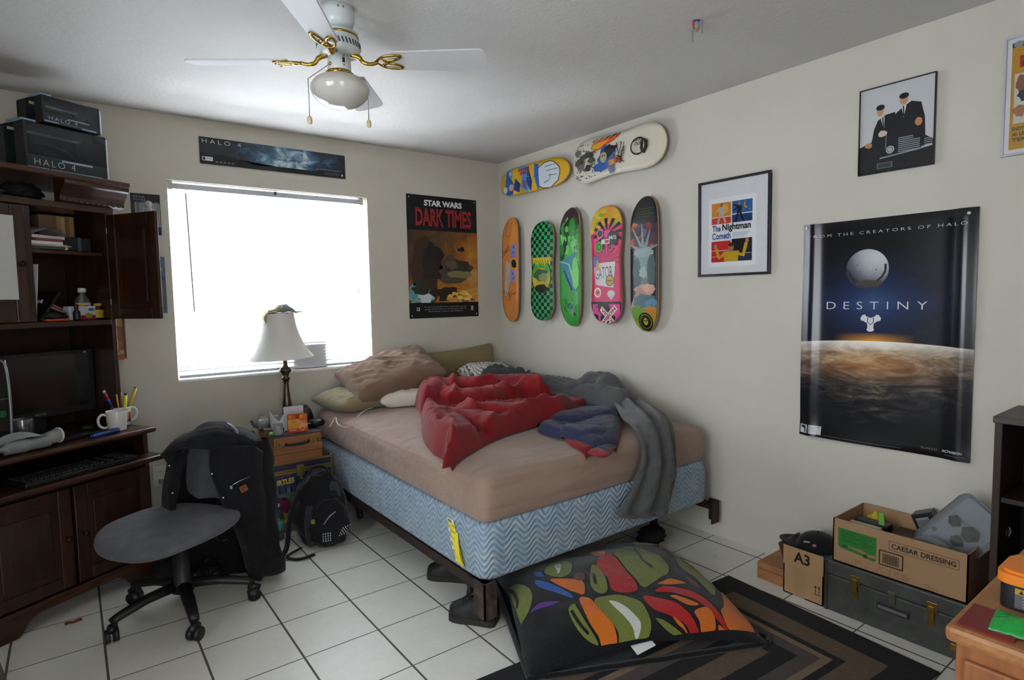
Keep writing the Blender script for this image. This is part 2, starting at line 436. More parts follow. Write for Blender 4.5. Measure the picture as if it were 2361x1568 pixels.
# ===================================================================== BED
BX0, BX1, BY0, BY1 = -1.585, -.085, -2.03, -.02        # footprint
def nz(x, y, z=0.0): return mnoise.noise(Vector((x, y, z)))
def rrect(u, hx, hy, r):
    """point of a rounded rectangle outline, u in 0..1"""
    r = max(1e-4, min(r, hx*.999, hy*.999)); sx_, sy_ = 2*(hx-r), 2*(hy-r); q = PI*r/2
    segs = [sy_, q, sx_, q, sy_, q, sx_, q]; L = sum(segs); d = (u % 1)*L; k = 0
    while d > segs[k] and k < 7: d -= segs[k]; k += 1
    ang = [0, PI/2, PI, 3*PI/2]
    st = [(hx, -hy+r), None, (hx-r, hy), None, (-hx, hy-r), None, (-hx+r, -hy), None]
    if k % 2 == 0:
        dx, dy = [(0, 1), (-1, 0), (0, -1), (1, 0)][k//2]; return st[k][0]+dx*d, st[k][1]+dy*d
    i = k//2; cx, cy = [(hx-r, hy-r), (-hx+r, hy-r), (-hx+r, -hy+r), (hx-r, -hy+r)][i]; a = ang[i]+d/r
    return cx+r*math.cos(a), cy+r*math.sin(a)
def soft_box(m, cx, cy, hx, hy, prof, mt, nu=220, r=.06, disp=None, sub=1):
    """closed padded block: prof = [(inset, z)], last inset reaches the middle"""
    P = []
    for (i0, z0), (i1, z1) in zip(prof, prof[1:]):
        for k in range(sub): P.append((i0+(i1-i0)*k/sub, z0+(z1-z0)*k/sub))
    P.append(prof[-1])
    def fn(u, v):
        ins, z = P[int(round(v*(len(P)-1)))]
        k = min(ins, min(hx, hy)-.0005)
        x, y = rrect(u, hx-k, hy-k*(hy-.0005)/(hx) if k > hx*.5 else hy-k, r)
        p = Vector((cx+x, cy+y, z))
        return disp(p, u, ins) if disp else p
    m.grid(fn, nu, len(P), mt, closeu=True)
cx, cy = (BX0+BX1)/2, (BY0+BY1)/2; hx, hy = (BX1-BX0)/2, (BY1-BY0)/2
# --- steel bed frame
MFR = C('3b302b', .55, .6)
t = NT('frame_rust'); t.set(rough=.6, metal=.4); t.col(t.ramp(t.noise(25, 4), [(.4, '2f2825'), (.7, '5a4a40')])); MRU = t.m
bf = thing('bedstead', 'dark brown steel bed frame on casters under the blue box spring', 'bed frame', (cx, cy, 0))
def bfp(m, n): return m.build(n, bf)
for sgn, x in ((-1, -hx), (1, hx)):
    m = M(); m.bx(x-.004, x+.004, -hy, hy, .178, .222, MFR); m.bx(x, x-sgn*.04, -hy, hy, .214, .222, MFR); bfp(m, 'side_rail')
for y in (-hy+.28, .55):
    m = M(); m.bx(-hx, hx, y-.018, y+.018, .196, .210, MFR); m.bx(-hx, hx, y-.002, y+.002, .172, .200, MFR); bfp(m, 'cross_bar')
for sx_ in (-1, 1):
    for y in (-hy+.28, .55):
        m = M(); x = sx_*(hx-.12); m.bx(x-.018, x+.018, y-.018, y+.018, .07, .20, MFR)
        lg = m.build('leg', bf)
        m = M(); m.cyl((x-.012, y, .027), (x+.012, y, .027), .027, C('2b2624', .5)); m.bx(x-.016, x+.016, y-.012, y+.012, .03, .075, MFR); m.build('caster', lg)
for sx_ in (-1, 1):
    m = M(); x = sx_*(hx-.02)
    if sx_ < 0:
        m.bx(-hx-.018, -hx+.042, -hy-.028, -hy-.022, .085, .232, MRU); m.bx(-hx-.018, -hx-.012, -hy-.028, -hy+.05, .085, .232, MRU)
        m.bx(-hx-.012, -hx+.03, -hy-.022, -hy+.10, .205, .222, MFR)
    else:
        m.bx(hx-.012, hx+.05, -hy-.032, -hy-.024, .10, .222, MFR); m.bx(hx+.044, hx+.05, -hy-.032, -hy+.03, .10, .222, MFR); m.bx(hx-.02, hx+.046, -hy-.024, -hy+.08, .185, .205, MFR)
    bfp(m, 'headboard_bracket')
# --- box spring, pale blue damask quilted in waves
t = NT('wave_quilt'); t.set(rough=.7, spec=.25, sheen=.2)
sp = t.N('ShaderNodeSeparateXYZ'); t.L(t.coord(), sp.inputs[0])
al = t.math('SUBTRACT', sp.outputs[0], sp.outputs[1])
tri = t.math('PINGPONG', al, .042)
sn = t.math('SINE', t.math('MULTIPLY', al, 2*PI/.112))
zz = t.math('ADD', sp.outputs[2], t.math('ADD', t.math('MULTIPLY', sn, .019), t.math('MULTIPLY', t.noise(6, 2), .02)))
wv = t.math('SINE', t.math('MULTIPLY', zz, 2*PI/.026)); wv01 = t.math('MULTIPLY', t.math('ADD', wv, 1), .5)
big = t.noise(16, 5, .65); pt = t.math('ADD', t.math('MULTIPLY', wv01, .36), t.math('MULTIPLY', big, .85))
t.col(t.ramp(pt, [(.22, '647f96'), (.5, '7c93a6'), (.7, '91a3b0'), (.9, 'a5abad')]))
t.bump(t.math('ADD', wv01, t.math('MULTIPLY', big, .3)), .7, .006)
MWQ = t.m
bs = M(); soft_box(bs, 0, 0, hx, hy, [(.5, .222), (.02, .222), (.003, .228), (0, .24), (0, .30), (-.003, .34), (0, .40), (.004, .435), (.015, .448), (.04, .452), (.74, .452)], MWQ, r=.055)
bo = thing('box_spring', 'pale blue box spring with quilted wave pattern under the brown mattress', 'box spring', (cx, cy, 0))
bs.build('cover', bo)
m = M(); T = fr((0, -1, 0), (0, 0, 1), (-1, 0, 0), (-hx-.003, -1.79-cy, .375))
a = Art(m, T, .0006, .001); TG = C('e3d63c', .7); a.poly([(-.03, .045), (.022, .045), (.10, -.13), (.035, -.13)], TG)
a.poly([(-.03, .045), (.022, .045), (.028, .028), (-.024, .028)], 'd9d6c6')
for i in range(7): a.rect(-.018+i*.005, .03, -.0155+i*.005, .042, '5a564c')
for y in (.0, -.035, -.07): a.rect(-.012-y*.4, y-.012, .008-y*.4, y+.006, 'cfd2d0')
for i in range(6): a.rect(.005+i*.004, .02-i*.025, .045+i*.006, .0225-i*.025, 'a89c22')
m.build('law_tag', bo)
m = M(); m.grid(lambda u, v: (-hx-.006-.012*math.sin(v*2.2)-.01*u*v, -1.80-cy-.065*v-.05*u, .365-.10*v+.012*u-.03*u*v), 6, 8, TG); m.build('loose_tag', bo)
# --- mattress in a fitted sheet
t = NT('brown_sheet'); t.set(rough=.75, spec=.2, sheen=.25)
f = t.noise(500, 2); g = t.noise(3, 4)
t.col(t.ramp(t.math('ADD', t.math('MULTIPLY', f, .3), t.math('MULTIPLY', g, .7)), [(.3, '8a7263'), (.7, '988070')]))
wr = t.noise(3.5, 3, .45, stretch=(1.0, 2.8, 4), dist=.25); t.bump(t.math('ADD', wr, t.math('MULTIPLY', f, .06)), .7, .03)
MSH = t.m
def mdisp(p, u, ins):
    x, y, z = p
    side = max(0.0, 1-abs(ins)/.05)
    k = nz(x*2.2+z*6, y*2.2-z*7, z*16)*.007*side
    c = Vector((x, y, 0))
    if side > 0:
        n = Vector((x/hx if abs(x/hx) > abs(y/hy) else 0, y/hy if abs(y/hy) >= abs(x/hx) else 0, 0))
        p = p+n*k
    p.z += tdisp(x, y)*(1-side)
    # hem rides up a little along the window side
    if z < .5 and x < -hx+.05: p.z += .035*max(0.0, (y+1.0)/2)*(.52-z)/.08
    return p
# --- loose bedding built as puffy height fields
def inside(poly, x, y):
    c = False; n = len(poly); j = n-1
    for i in range(n):
        xi, yi = poly[i]; xj, yj = poly[j]
        if (yi > y) != (yj > y) and x < (xj-xi)*(y-yi)/(yj-yi)+xi: c = not c
        j = i
    return c
def pdist(poly, x, y):
    best = 9; n = len(poly)
    for i in range(n):
        ax_, ay = poly[i]; bx_, by = poly[(i+1) % n]; dx, dy = bx_-ax_, by-ay; L = dx*dx+dy*dy
        t_ = max(0, min(1, ((x-ax_)*dx+(y-ay)*dy)/L)) if L else 0
        best = min(best, math.hypot(x-ax_-t_*dx, y-ay-t_*dy))
    return best
def sdist(pl, x, y):
    best = (9, 0); n = len(pl)
    for i in range(n-1):
        ax_, ay = pl[i][:2]; bx_, by = pl[i+1][:2]; dx, dy = bx_-ax_, by-ay; L = dx*dx+dy*dy
        t_ = max(0, min(1, ((x-ax_)*dx+(y-ay)*dy)/L)) if L else 0
        d = math.hypot(x-ax_-t_*dx, y-ay-t_*dy)
        if d < best[0]: best = (d, (i+t_)/(n-1))
    return best
def tdisp(x, y):
    """wrinkles of the sheet on top, in mattress coordinates"""
    k = .0065*nz(x*3+y*1.2, y*5-x*2, 3)
    drag = max(0.0, -x-.45)*max(0.0, y+.2)
    return 1.5*(k+.012*drag*(.5-abs(nz(x*7+y*5, y*7-x*9, 1)))*1.7)
TOPP = [(0, .60), (.012, .626), (.035, .641), (.08, .650), (.2, .660), (.45, .668), (2, .670)]
def mtop(X, Y):
    x, y = X-cx, Y-cy; ins = min(hx-.012-abs(x), hy-.012-abs(y))
    if ins < 0: return 0.0
    for (i0, z0), (i1, z1) in zip(TOPP, TOPP[1:]):
        if ins <= i1: break
    return z0+(z1-z0)*(ins-i0)/(i1-i0)+max(0.0, tdisp(x, y))+.002
GS = .008; GN = (int(1.8/GS), int(2.3/GS)); GO = (-1.75, -2.2)
HM = np.array([[mtop(GO[0]+i*GS, GO[1]+j*GS) for i in range(GN[0])] for j in range(GN[1])])
def gz(x, y):
    """height of whatever lies on the bed at x, y"""
    fx, fy = (x-GO[0])/GS, (y-GO[1])/GS; i, j = int(fx), int(fy)
    if not (0 <= i < GN[0]-1 and 0 <= j < GN[1]-1): return 0.0
    return float(HM[j:j+2, i:i+2].max())
def stamp(pts):
    for x, y, z in pts:
        fx, fy = (x-GO[0])/GS, (y-GO[1])/GS
        for i in range(int(fx)-1, int(fx)+2):
            for j in range(int(fy)-1, int(fy)+2):
                if 0 <= i < GN[0] and 0 <= j < GN[1] and z > HM[j, i] > 0: HM[j, i] = z
def heap(m, outline, rolls, z0, mt, step=.011, thick=.035, wr=.008, freq=9, seed=0, centre=None, nu=260, nv=64, cap=.03):
    """cloth heap resting on the bed: a rounded pad inside the outline plus rolled folds; each roll = (polyline, radius, height)"""
    ol = [(p.x, p.y) for p in catmull([(x, y, 0) for x, y in outline], 6, True)]
    L = [0]
    for i in range(len(ol)): L.append(L[-1]+math.dist(ol[i], ol[(i+1) % len(ol)]))
    def at(u):
        d = (u % 1)*L[-1]; i = 0
        while L[i+1] < d: i += 1
        f = (d-L[i])/max(1e-9, L[i+1]-L[i]); p, q = ol[i], ol[(i+1) % len(ol)]
        return p[0]+(q[0]-p[0])*f, p[1]+(q[1]-p[1])*f
    ring = [at(i/nu) for i in range(nu)]
    c0 = centre or (sum(p[0] for p in ring)/nu, sum(p[1] for p in ring)/nu)
    pls = [([(p.x, p.y) for p in catmull([(*q, 0) for q in rr_[0]], 5)], rr_[1], rr_[2], len(rr_) > 3) for rr_ in rolls]
    def top(x, y, d):
        acc = 0.0
        cr_ = 0.0
        for pl, r, h, sharp in pls:
            dd, ff = sdist(pl, x, y)
            if dd < r:
                if sharp: cr_ = max(cr_, h*(1-dd/r)**1.5*math.sin(PI*min(1, max(0, ff)))**.5)
                else: k = h*math.sqrt(1-(dd/r)**2); acc = max(acc, k)+.12*min(acc, k)
        acc += cr_
        w = wr*(1-2*abs(nz(x*freq+2*nz(x*3, y*3, seed), y*freq*.7, seed)))+wr*.7*(1-2*abs(nz(x*freq*2.1+1.5*nz(x*8, y*8, seed), y*freq*1.5, seed+5)))
        e = max(0.0, 1-d/.055)
        return (thick+acc)*math.sqrt(max(0.0, 1-e*e))+w*min(1, d/.03)
    tt = [math.sin(PI/2*k/(nv-1))**.8 for k in range(nv)]
    base = {}
    P = []
    for k in range(nv):
        for i in range(nu):
            t_ = tt[k]; x, y = c0[0]+(ring[i][0]-c0[0])*t_, c0[1]+(ring[i][1]-c0[1])*t_
            d = pdist(ol, x, y) if t_ < 1 else 0
            b0 = mtop(x, y); b = min(gz(x, y), b0+cap) if b0 > 0 else z0-.012
            P.append((x, y, b+.004+max(.003, top(x, y, d)) if t_ < 1 else b+.006))
    Q = P[(nv-1)*nu:]
    lip = [(c0[0]+(x-c0[0])*.985, c0[1]+(y-c0[1])*.985, z-.003) for x, y, z in Q]
    allp = P+lip; n = nv+1
    m._add(allp, [[k*nu+i, k*nu+(i+1) % nu, (k+1)*nu+(i+1) % nu, (k+1)*nu+i] for k in range(n-1) for i in range(nu)], mt, True)
    stamp(P)
mt = M(); soft_box(mt, 0, 0, hx-.012, hy-.012, [(.06, .4545), (.006, .457), (.0, .47), (-.006, .52), (-.004, .57), (0, .605), (.010, .626), (.035, .641), (.08, .650), (.2, .660), (.45, .668), (.73, .670)], MSH, nu=300, r=.045, disp=mdisp, sub=5)
mo = mt.build('mattress', loc=(cx, cy, 0))
tag(mo, 'queen mattress in a wrinkled brown fitted sheet on the box spring', 'mattress')

ZM = .655
def K(x, y, z=.68):
    p = W(720+x*.3981, 780+y*.3981, 2, z); return (p.x, p.y)
# pillows
def pillow_obj(name, label, w, l, h, mt, loc, rot, amp=.012, seed=0, group=None):
    from mathutils import Euler
    R = Euler(rot).to_matrix(); loc = Vector(loc); m = M(); pts = []
    def fn(u, v):
        sgn = 1 if v < .5 else -1
        vv = v*2 if v < .5 else 2-v*2
        x, y = rrect(u, 1, 1, .12); px_, py_ = x*vv*w/2, y*vv*l/2
        pin = 1-.07*vv**4*(1-(min(abs(x), abs(y)))**1.5)          # sides pull in between the corners
        e = max(0.0, (1-abs(x*vv)**2.6))*max(0.0, (1-abs(y*vv)**2.6))
        z = sgn*h/2*e**.42
        wr = amp*1.3*(nz(px_*7+seed, py_*5, seed)+.9*(1-2*abs(nz(px_*9+4*py_+seed, py_*12, seed+4)))+.5*(1-2*abs(nz(px_*22, py_*17+px_*8, seed+8))))*min(1, e*3)
        p = loc+R @ Vector((px_*pin, py_*pin, z+wr*sgn))
        p.z = max(p.z, min(gz(p.x, p.y), mtop(p.x, p.y)+.05)+.004); p.y = min(p.y, -.006); p.x = min(p.x, -.006); pts.append(tuple(p))
        return p-loc
    m.grid(fn, 84, 61, mt, closeu=True); stamp(pts)
    return tag(m.build(name, loc=loc), label, 'pillow', group)
MPB = fabric('brown_pillowcase', '6b5647', '776151', 400, 8, .2); MPO = fabric('olive_pillowcase', '786f55', '898063', 400, 8, .2)
MPG = fabric('khaki_pillowcase', '7a6d4c', '857856', 400, 8, .2); MPW = fabric('white_pillowcase', 'cbc5b8', 'd8d2c6', 400, 8, .2)
pillow_obj('bed_pillow', 'olive pillow lying flat at the left corner of the bed head, under the brown pillow', .50, .42, .12, MPO, (-1.34, -.24, .715), (0, math.radians(0), .12), .010, 2)
pillow_obj('bed_pillow', 'white pillow peeking out between the brown pillow and the red comforter', .40, .32, .12, MPW, (-1.06, -.40, .715), (0, 0, -.4), .008, 5)
pillow_obj('bed_pillow', 'large brown pillow on top of the heap by the window sill', .66, .46, .17, MPB, (-1.13, -.27, .86), (math.radians(20), math.radians(-13), math.radians(-8)), .014, 8)
pillow_obj('bed_pillow', 'khaki pillow standing upright against the wall in the bed corner', .62, .34, .10, MPG, (-.43, -.085, .815), (math.radians(80), math.radians(-4), 0), .006, 11)
t = NT('striped_sheet'); t.set(rough=.85, spec=.2)
w = t.N('ShaderNodeTexWave'); w.inputs['Scale'].default_value = 16; w.inputs['Distortion'].default_value = 6; w.inputs['Detail'].default_value = 2; w.inputs['Detail Scale'].default_value = 1.5; t.L(t.coord(), w.inputs[0])
t.col(t.ramp(w.outputs['Fac'], [(.12, '5b5e66'), (.24, 'c9c5bb'), (1, 'd3cfc5')])); MST = t.m
pillow_obj('bed_pillow', 'white pillow with thin dark stripes behind the red comforter in the bed corner', .48, .36, .16, MST, (-.30, -.30, .76), (math.radians(14), math.radians(6), .25), .012, 14)
MDG = fabric('charcoal_shirt', '3e4347', '4c5155', 300, 8, .25); MWD = C('1c1e22', .8)
m = M(); heap(m, [(-.62, -.54), (-.45, -.47), (-.24, -.50), (-.18, -.57), (-.30, -.63), (-.55, -.61)], [([(-.56, -.56), (-.38, -.54), (-.22, -.55)], .07, .15)], ZM+.03, MDG, .01, .03, .012, 12, 21)
tag(m.build('folded_shirt'), 'charcoal grey shirt bunched between the striped pillow and the red comforter', 'shirt')
m = M(); heap(m, [(-.15, -.47), (-.05, -.47), (-.04, -.58), (-.10, -.64), (-.19, -.58)], [([(-.10, -.52), (-.09, -.60)], .06, .07)], ZM+.005, MPW, .01, .03, .006, 10, 25)
tag(m.build('bed_sheet'), 'cream sheet edge showing between the red comforter and the right wall', 'sheet')
# grey quilt thrown at the right side, hanging over the foot of the bed
t = NT('grey_quilt'); t.set(rough=.9, spec=.15, sheen=.2)
f = t.noise(400, 2); t.col(t.ramp(f, [(.3, '464646'), (.7, '575756')]))
sp = t.N('ShaderNodeSeparateXYZ'); t.L(t.N('ShaderNodeUVMap').outputs[0], sp.inputs[0])
uvl = t.noise(9, 3, .5, stretch=(1, 1, 2.4), dist=.8); t.bump(t.math('ADD', t.math('MULTIPLY', t.noise(40, 3, .5, stretch=(1, 1, 3)), .4), uvl), .55, .012)
MGQ = t.m
bq = thing('grey_blanket', 'dark grey quilted blanket crumpled at the right of the bed and hanging over its foot', 'blanket', (-.35, -1.4, ZM))
m = M(); m.T = Matrix.Translation((.35, 1.4, -ZM))
heap(m, [(-.37, -.70), (-.20, -.58), (-.06, -.8), (-.065, -1.25), (-.12, -1.52), (-.20, -1.62), (-.32, -1.60), (-.33, -1.38), (-.34, -1.15), (-.36, -.9)],
     [([(-.20, -.66), (-.15, -.85), (-.14, -1.1), (-.12, -1.3)], .10, .10), ([(-.13, -1.18), (-.14, -1.32), (-.2, -1.40)], .10, .15), ([(-.30, -1.25), (-.26, -1.42), (-.30, -1.56)], .09, .09), ([(-.45, -1.3), (-.42, -1.45), (-.46, -1.6)], .08, .07), ([(-.16, -1.38), (-.18, -1.5), (-.26, -1.6)], .07, .08)],
     ZM-.005, MGQ, .0105, .04, .012, 9, 12)
rowsL = [(-.27, -1.36, .735), (-.33, -1.56, .725), (-.53, -1.80, .715), (-.63, -1.97, .70), (-.675, -2.055, .655), (-.70, -2.075, .57), (-.745, -2.08, .50), (-.80, -2.08, .42), (-.865, -2.082, .345), (-.80, -2.085, .315), ]
rowsR = [(-.12, -1.40, .72), (-.11, -1.56, .715), (-.20, -1.78, .71), (-.33, -1.96, .695), (-.42, -2.06, .64), (-.445, -2.085, .55), (-.455, -2.095, .47), (-.475, -2.095, .40), (-.50, -2.09, .315), (-.53, -2.09, .265)]
cl = catmull(rowsL, 6); crr = catmull(rowsR, 6)
def drape(u, v):
    k = v*(len(cl)-1); i = min(int(k), len(cl)-2); f = k-i
    a = cl[i].lerp(cl[i+1], f); b = crr[i].lerp(crr[i+1], f); p = a.lerp(b, u)
    hang = min(1, max(0, (v-.38)/.12))
    fold = .5+.5*math.cos(2*PI*(u*2.6+.15*math.sin(v*5)+.12*nz(v*4, 2)))
    amp = .032*math.sin(PI*min(1, u*1.02))**.6*(1+.3*nz(u*5, v*5))
    d = fold*amp+.010*nz(u*9, v*14, 3)
    p = p+Vector((0, -1, 0))*d*hang+Vector((0, 0, 1))*(d+.018*math.sin(PI*u))*(1-hang)
    return p
m.grid(drape, 46, 90, MGQ)
o = m.build('cloth', bq)
k = o.modifiers.new('thickness', 'SOLIDIFY'); k.thickness = .006; k.offset = 0
MRED = fabric('red_cotton', '6c0f13', '80161a', 350, 5, .2); MNAVY = fabric('navy_lining', '272a42', '31344e', 350, 5, .2)
qo = thing('comforter', 'rumpled red comforter with navy lining heaped on the middle of the bed', 'comforter', (-.9, -1.1, ZM))
def rel(m): m.T = Matrix.Translation((.9, 1.1, -ZM)); return m
m = rel(M())
heap(m, [K(1470, 560), K(1490, 596), K(1600, 630), K(1700, 650), K(1760, 590), K(1788, 540), K(1785, 470), K(1700, 470), K(1560, 520)], [], ZM, MRED, .0105, .016, .002, 7, 9, cap=.008)
m.build('turned_edge', qo)
m = rel(M())
lout = [(-.46, -1.22), K(1620, 330, .74), K(1690, 385, .70), K(1775, 455, .69), K(1772, 560), K(1735, 610), K(1700, 634), K(1600, 605), K(1490, 580), K(1330, 545), K(1315, 515)]
heap(m, lout, [([K(1480, 440, .72), K(1600, 420, .72), K(1700, 430, .70)], .10, .035), ([K(1340, 525), K(1480, 560), K(1620, 560)], .07, .02)] , ZM, MNAVY, .0105, .022, .006, 7, 4, cap=.012)
m.build('lining', qo)
m = rel(M())
out = [K(598, 372), K(625, 440), K(640, 560), K(690, 625), K(768, 668), K(752, 714), K(820, 690), K(905, 652), K(1020, 600), K(1150, 553), K(1330, 500), K(1462, 474), K(1545, 395, .70), K(1608, 330, .74), (-.40, -1.08), (-.39, -.98), (-.40, -.80), (-.50, -.66), (-.75, -.62), (-.92, -.60)]
rolls = [([K(640, 360, .74), (-.95, -.62), (-.78, -.72), (-.58, -.76), (-.48, -.88), (-.45, -1.0)], .12, .125),
         ([(-1.00, -.72), (-.98, -.86), (-.86, -.95), (-.66, -.92), (-.52, -.95)], .09, .085),
         ([K(640, 450, .72), K(660, 540, .70), K(740, 610, .69), K(790, 670, .68)], .11, .085),
         ([K(700, 455, .74), K(780, 500, .74), K(830, 560, .72), K(860, 630, .70)], .10, .075),
         ([K(830, 440, .76), K(960, 470, .75), K(1040, 520, .72)], .085, .065),
         ([K(900, 400, .78), K(1080, 420, .77), K(1250, 420, .76), K(1420, 385, .77), K(1560, 352, .77)], .085, .085),
         ([K(1060, 500, .73), K(1200, 480, .73), K(1320, 460, .73)], .07, .05),
         ]
for pl, r_, h_ in (([(860, 270), (815, 300), (830, 345), (780, 350)], .04, .04), ([(940, 310), (1040, 300), (1150, 320), (1230, 300)], .035, .03),
                   ([(900, 345), (980, 360), (1080, 345), (1200, 350), (1330, 360)], .04, .03), ([(870, 395), (930, 430), (1000, 440)], .03, .028), ([(1080, 420), (1170, 405), (1290, 375)], .03, .026), ([(1150, 440), (1180, 490), (1130, 530)], .035, .03), ([(1230, 450), (1290, 480), (1340, 470)], .03, .028), ([(1210, 420), (1330, 405), (1430, 350)], .028, .024),
                   ([(640, 400), (760, 385), (860, 400)], .04, .03), ([(700, 470), (780, 450), (900, 460)], .035, .024), ([(660, 520), (760, 500), (840, 540)], .035, .026), ([(720, 600), (800, 560), (850, 590), (870, 640)], .035, .03), ([(950, 520), (1000, 560), (960, 600)], .035, .024), ([(1300, 270), (1330, 330), (1380, 340)], .04, .03), ([(640, 470), (700, 540), (760, 600)], .03, .022)):
    rolls.append(([K(x, y, .76) for x, y in pl], r_, h_, 1))
heap(m, out, rolls, ZM, MRED, .0105, .042, .010, 9, 1, cap=.012)
m.build('cover', qo)
# thin white cable crossing the head end of the mattress
m = M(); pts = [(-1.62, -.44, .60), (-1.59, -.46, .655)]+[(*K(x, y, .672), .672) for x, y in ((150, 498), (215, 465), (290, 425), (360, 402))]
pts = [Vector(p) for p in pts[:2]]+[Vector((p[0], p[1], (mtop(p[0], p[1]) or .66)+.012)) for p in pts[2:]]
m.tube(catmull(pts, 6), .0028, C('d5d5d5', .5), 6)
tag(m.build('charging_cable'), 'thin white charging cable lying across the brown sheet', 'cable')
# ============================================================ WALL HANGINGS
def sheet(m, T, w, h, mt, th=.0015, bulge=None, nx=2, ny=2):
    """a sheet of paper or board hung on a wall: canvas 0..w, 0..h, printed side out"""
    m.T = T
    if bulge is None:
        m.bx(0, w, 0, h, -th, 0, mt)
    else:
        m.grid(lambda u, v: (u*w, v*h, bulge(u*w, v*h)), nx, ny, mt)
    m.T = Matrix()
def rnd_text(n, r): return None
# --- banner over the window
t = NT('banner_print'); t.set(rough=.45, spec=.4)
sp = t.N('ShaderNodeSeparateXYZ'); t.L(t.coord(), sp.inputs[0])
gx_ = t.math('SUBTRACT', 1.0, t.math('MULTIPLY', t.math('ABSOLUTE', t.math('SUBTRACT', sp.outputs[0], .06)), 2.4))
cl_ = t.noise(9, 6, .65, stretch=(1, 1, 1.6), dist=1.0)
k = t.math('MULTIPLY', t.math('ADD', gx_, t.math('MULTIPLY', t.math('SUBTRACT', cl_, .5), 2.2)), .9)
t.col(t.ramp(k, [(.12, '101316'), (.42, '1d2a3c'), (.66, '3f617c'), (.86, '8fa9b8'), (1, 'c3d0d4')])); MBN = t.m
bw, bh = .885, .155
m = M(); T = fr((1, 0, -.001), (0, 0, 1), (0, -1, 0), (-bw/2, 0, -bh/2)); sheet(m, T, bw, bh, MBN, .004)
a = Art(m, T)
a.text('HALO 4', .015, bh-.034, .215, .024, 'c8ccd0', bold=-.012, spacing=1.5)
r2 = random.Random(3)
a.poly([(0, 0), (bw, 0), (bw, .05), (.82, .038), (.74, .045), (.66, .03), (.55, .022), (.44, .03), (.33, .02), (.22, .045), (.12, .062), (.05, .05), (0, .07)], '0c0e10')
a.rect(.012, .018, .07, .042, 'cfd2d2'); a.rect(.016, .021, .028, .039, '20242a'); a.text('RATING PENDING', .031, .027, .035, .006, '20242a')
a.text('AN ANCIENT EVIL AWAKENS', .69, .042, .165, .008, '8d979d'); a.rect(.855, .014, .868, .028, 'b9a984')
for i in range(3): a.rect(.74, .016+i*.006, .84, .0185+i*.006, '50575c')
for i in range(5): a.rect(.085+i*.022, .014, .098+i*.022, .02, '7f868a')
tag(m.build('game_banner', loc=(-1.733, -.006, 2.262)), 'long black and blue banner with a pale cloudy centre above the window', 'poster')
# --- tall poster with orange sky left of the corner
t = NT('orange_sky_print'); t.set(rough=.5, spec=.35)
sp = t.N('ShaderNodeSeparateXYZ'); t.L(t.coord(), sp.inputs[0])
k = t.math('ADD', t.math('MULTIPLY', sp.outputs[0], .8), t.math('ADD', t.math('MULTIPLY', sp.outputs[2], -.75), t.math('MULTIPLY', t.noise(7, 6, .65, dist=.6), .9)))
t.col(t.ramp(k, [(.10, '3b2a1d'), (.38, '5e4022'), (.55, '93571f'), (.72, 'a9702b'), (.92, 'c49a4e')])); MOS = t.m
pw, ph = .61, .912
m = M(); T = fr((1, 0, 0), (0, 0, 1), (0, -1, 0), (-pw/2, 0, -ph/2)); sheet(m, T, pw, ph, MOS)
a = Art(m, T); a.clip = (0, 0, pw, ph)
a.rect(0, .655, pw, ph, '0e0e10'); a.rect(0, 0, pw, .115, '0e0e10')
a.text('STAR WARS', .145, .835, .33, .045, 'd5d5d3', bold=.045)
a.text('DARK TIMES', .07, .685, .49, .135, '97262a', bold=.03); a.text('DARK TIMES', .072, .69, .486, .125, '5a1014', bold=-.03)
DK = ['2a211c', '38302a', '4a4136', '221b18', '5a5140']
a.lump(.13, .33, .12, .24, '3a2a20', 5, .35); a.lump(.20, .44, .10, .13, DK[3], 1, .5); a.lump(.27, .36, .14, .09, DK[0], 2, .6)
a.lump(.40, .36, .15, .10, DK[2], 3, .5); a.lump(.43, .38, .10, .055, DK[1], 4, .5); a.lump(.45, .33, .11, .03, '7d7150', 8, .3); a.lump(.37, .40, .05, .03, DK[4], 9, .5); a.lump(.46, .52, .03, .02, DK[0], 12, .8)
a.lump(.09, .16, .11, .05, '6fa39c', 6, .7); a.lump(.14, .15, .07, .035, 'bcc8cc', 7, .8); a.lump(.04, .19, .035, .06, '5d938e', 10, .7); a.lump(.1, .22, .08, .04, '33302a', 11, .6)
a.lump(.30, .18, .12, .05, '2e231c', 13, .7)
for i in range(16):
    x, y = .28+.31*r2.random(), .125+.07*r2.random(); a.lump(x, y, .02+.02*r2.random(), .008+.01*r2.random(), ['d8b04a', '8a4a1c', 'c78a34', 'e0c46a'][i % 4], i, .7, 14)
a.rect(0, 0, pw, .115, '0e0e10')
for i, s_ in enumerate(('For over a thousand generations, the Jedi Knights were the', 'guardians of peace and justice in the Old Republic. Before the', 'dark times, before the Empire.')):
    a.text(s_, .125+.03*(i == 2), .077-i*.017, .37-.06*(i == 2), .010, 'a9a9a6', shear=.25)
a.rect(.06, .055, .085, .08, 'b9b9b5'); a.rect(.065, .06, .076, .075, '0e0e10'); a.rect(.54, .05, .56, .085, 'a5a5a0')
for x, y in ((.02, ph-.02), (pw-.02, ph-.02), (.02, .02), (pw-.02, .02)): a.ell(x, y, .005, .005, 'c9c9c4', 10)
tag(m.build('comic_poster', loc=(-.5335, -.004, 1.674)), 'tall poster with black bands, red title and stormy orange sky between window and room corner', 'poster')
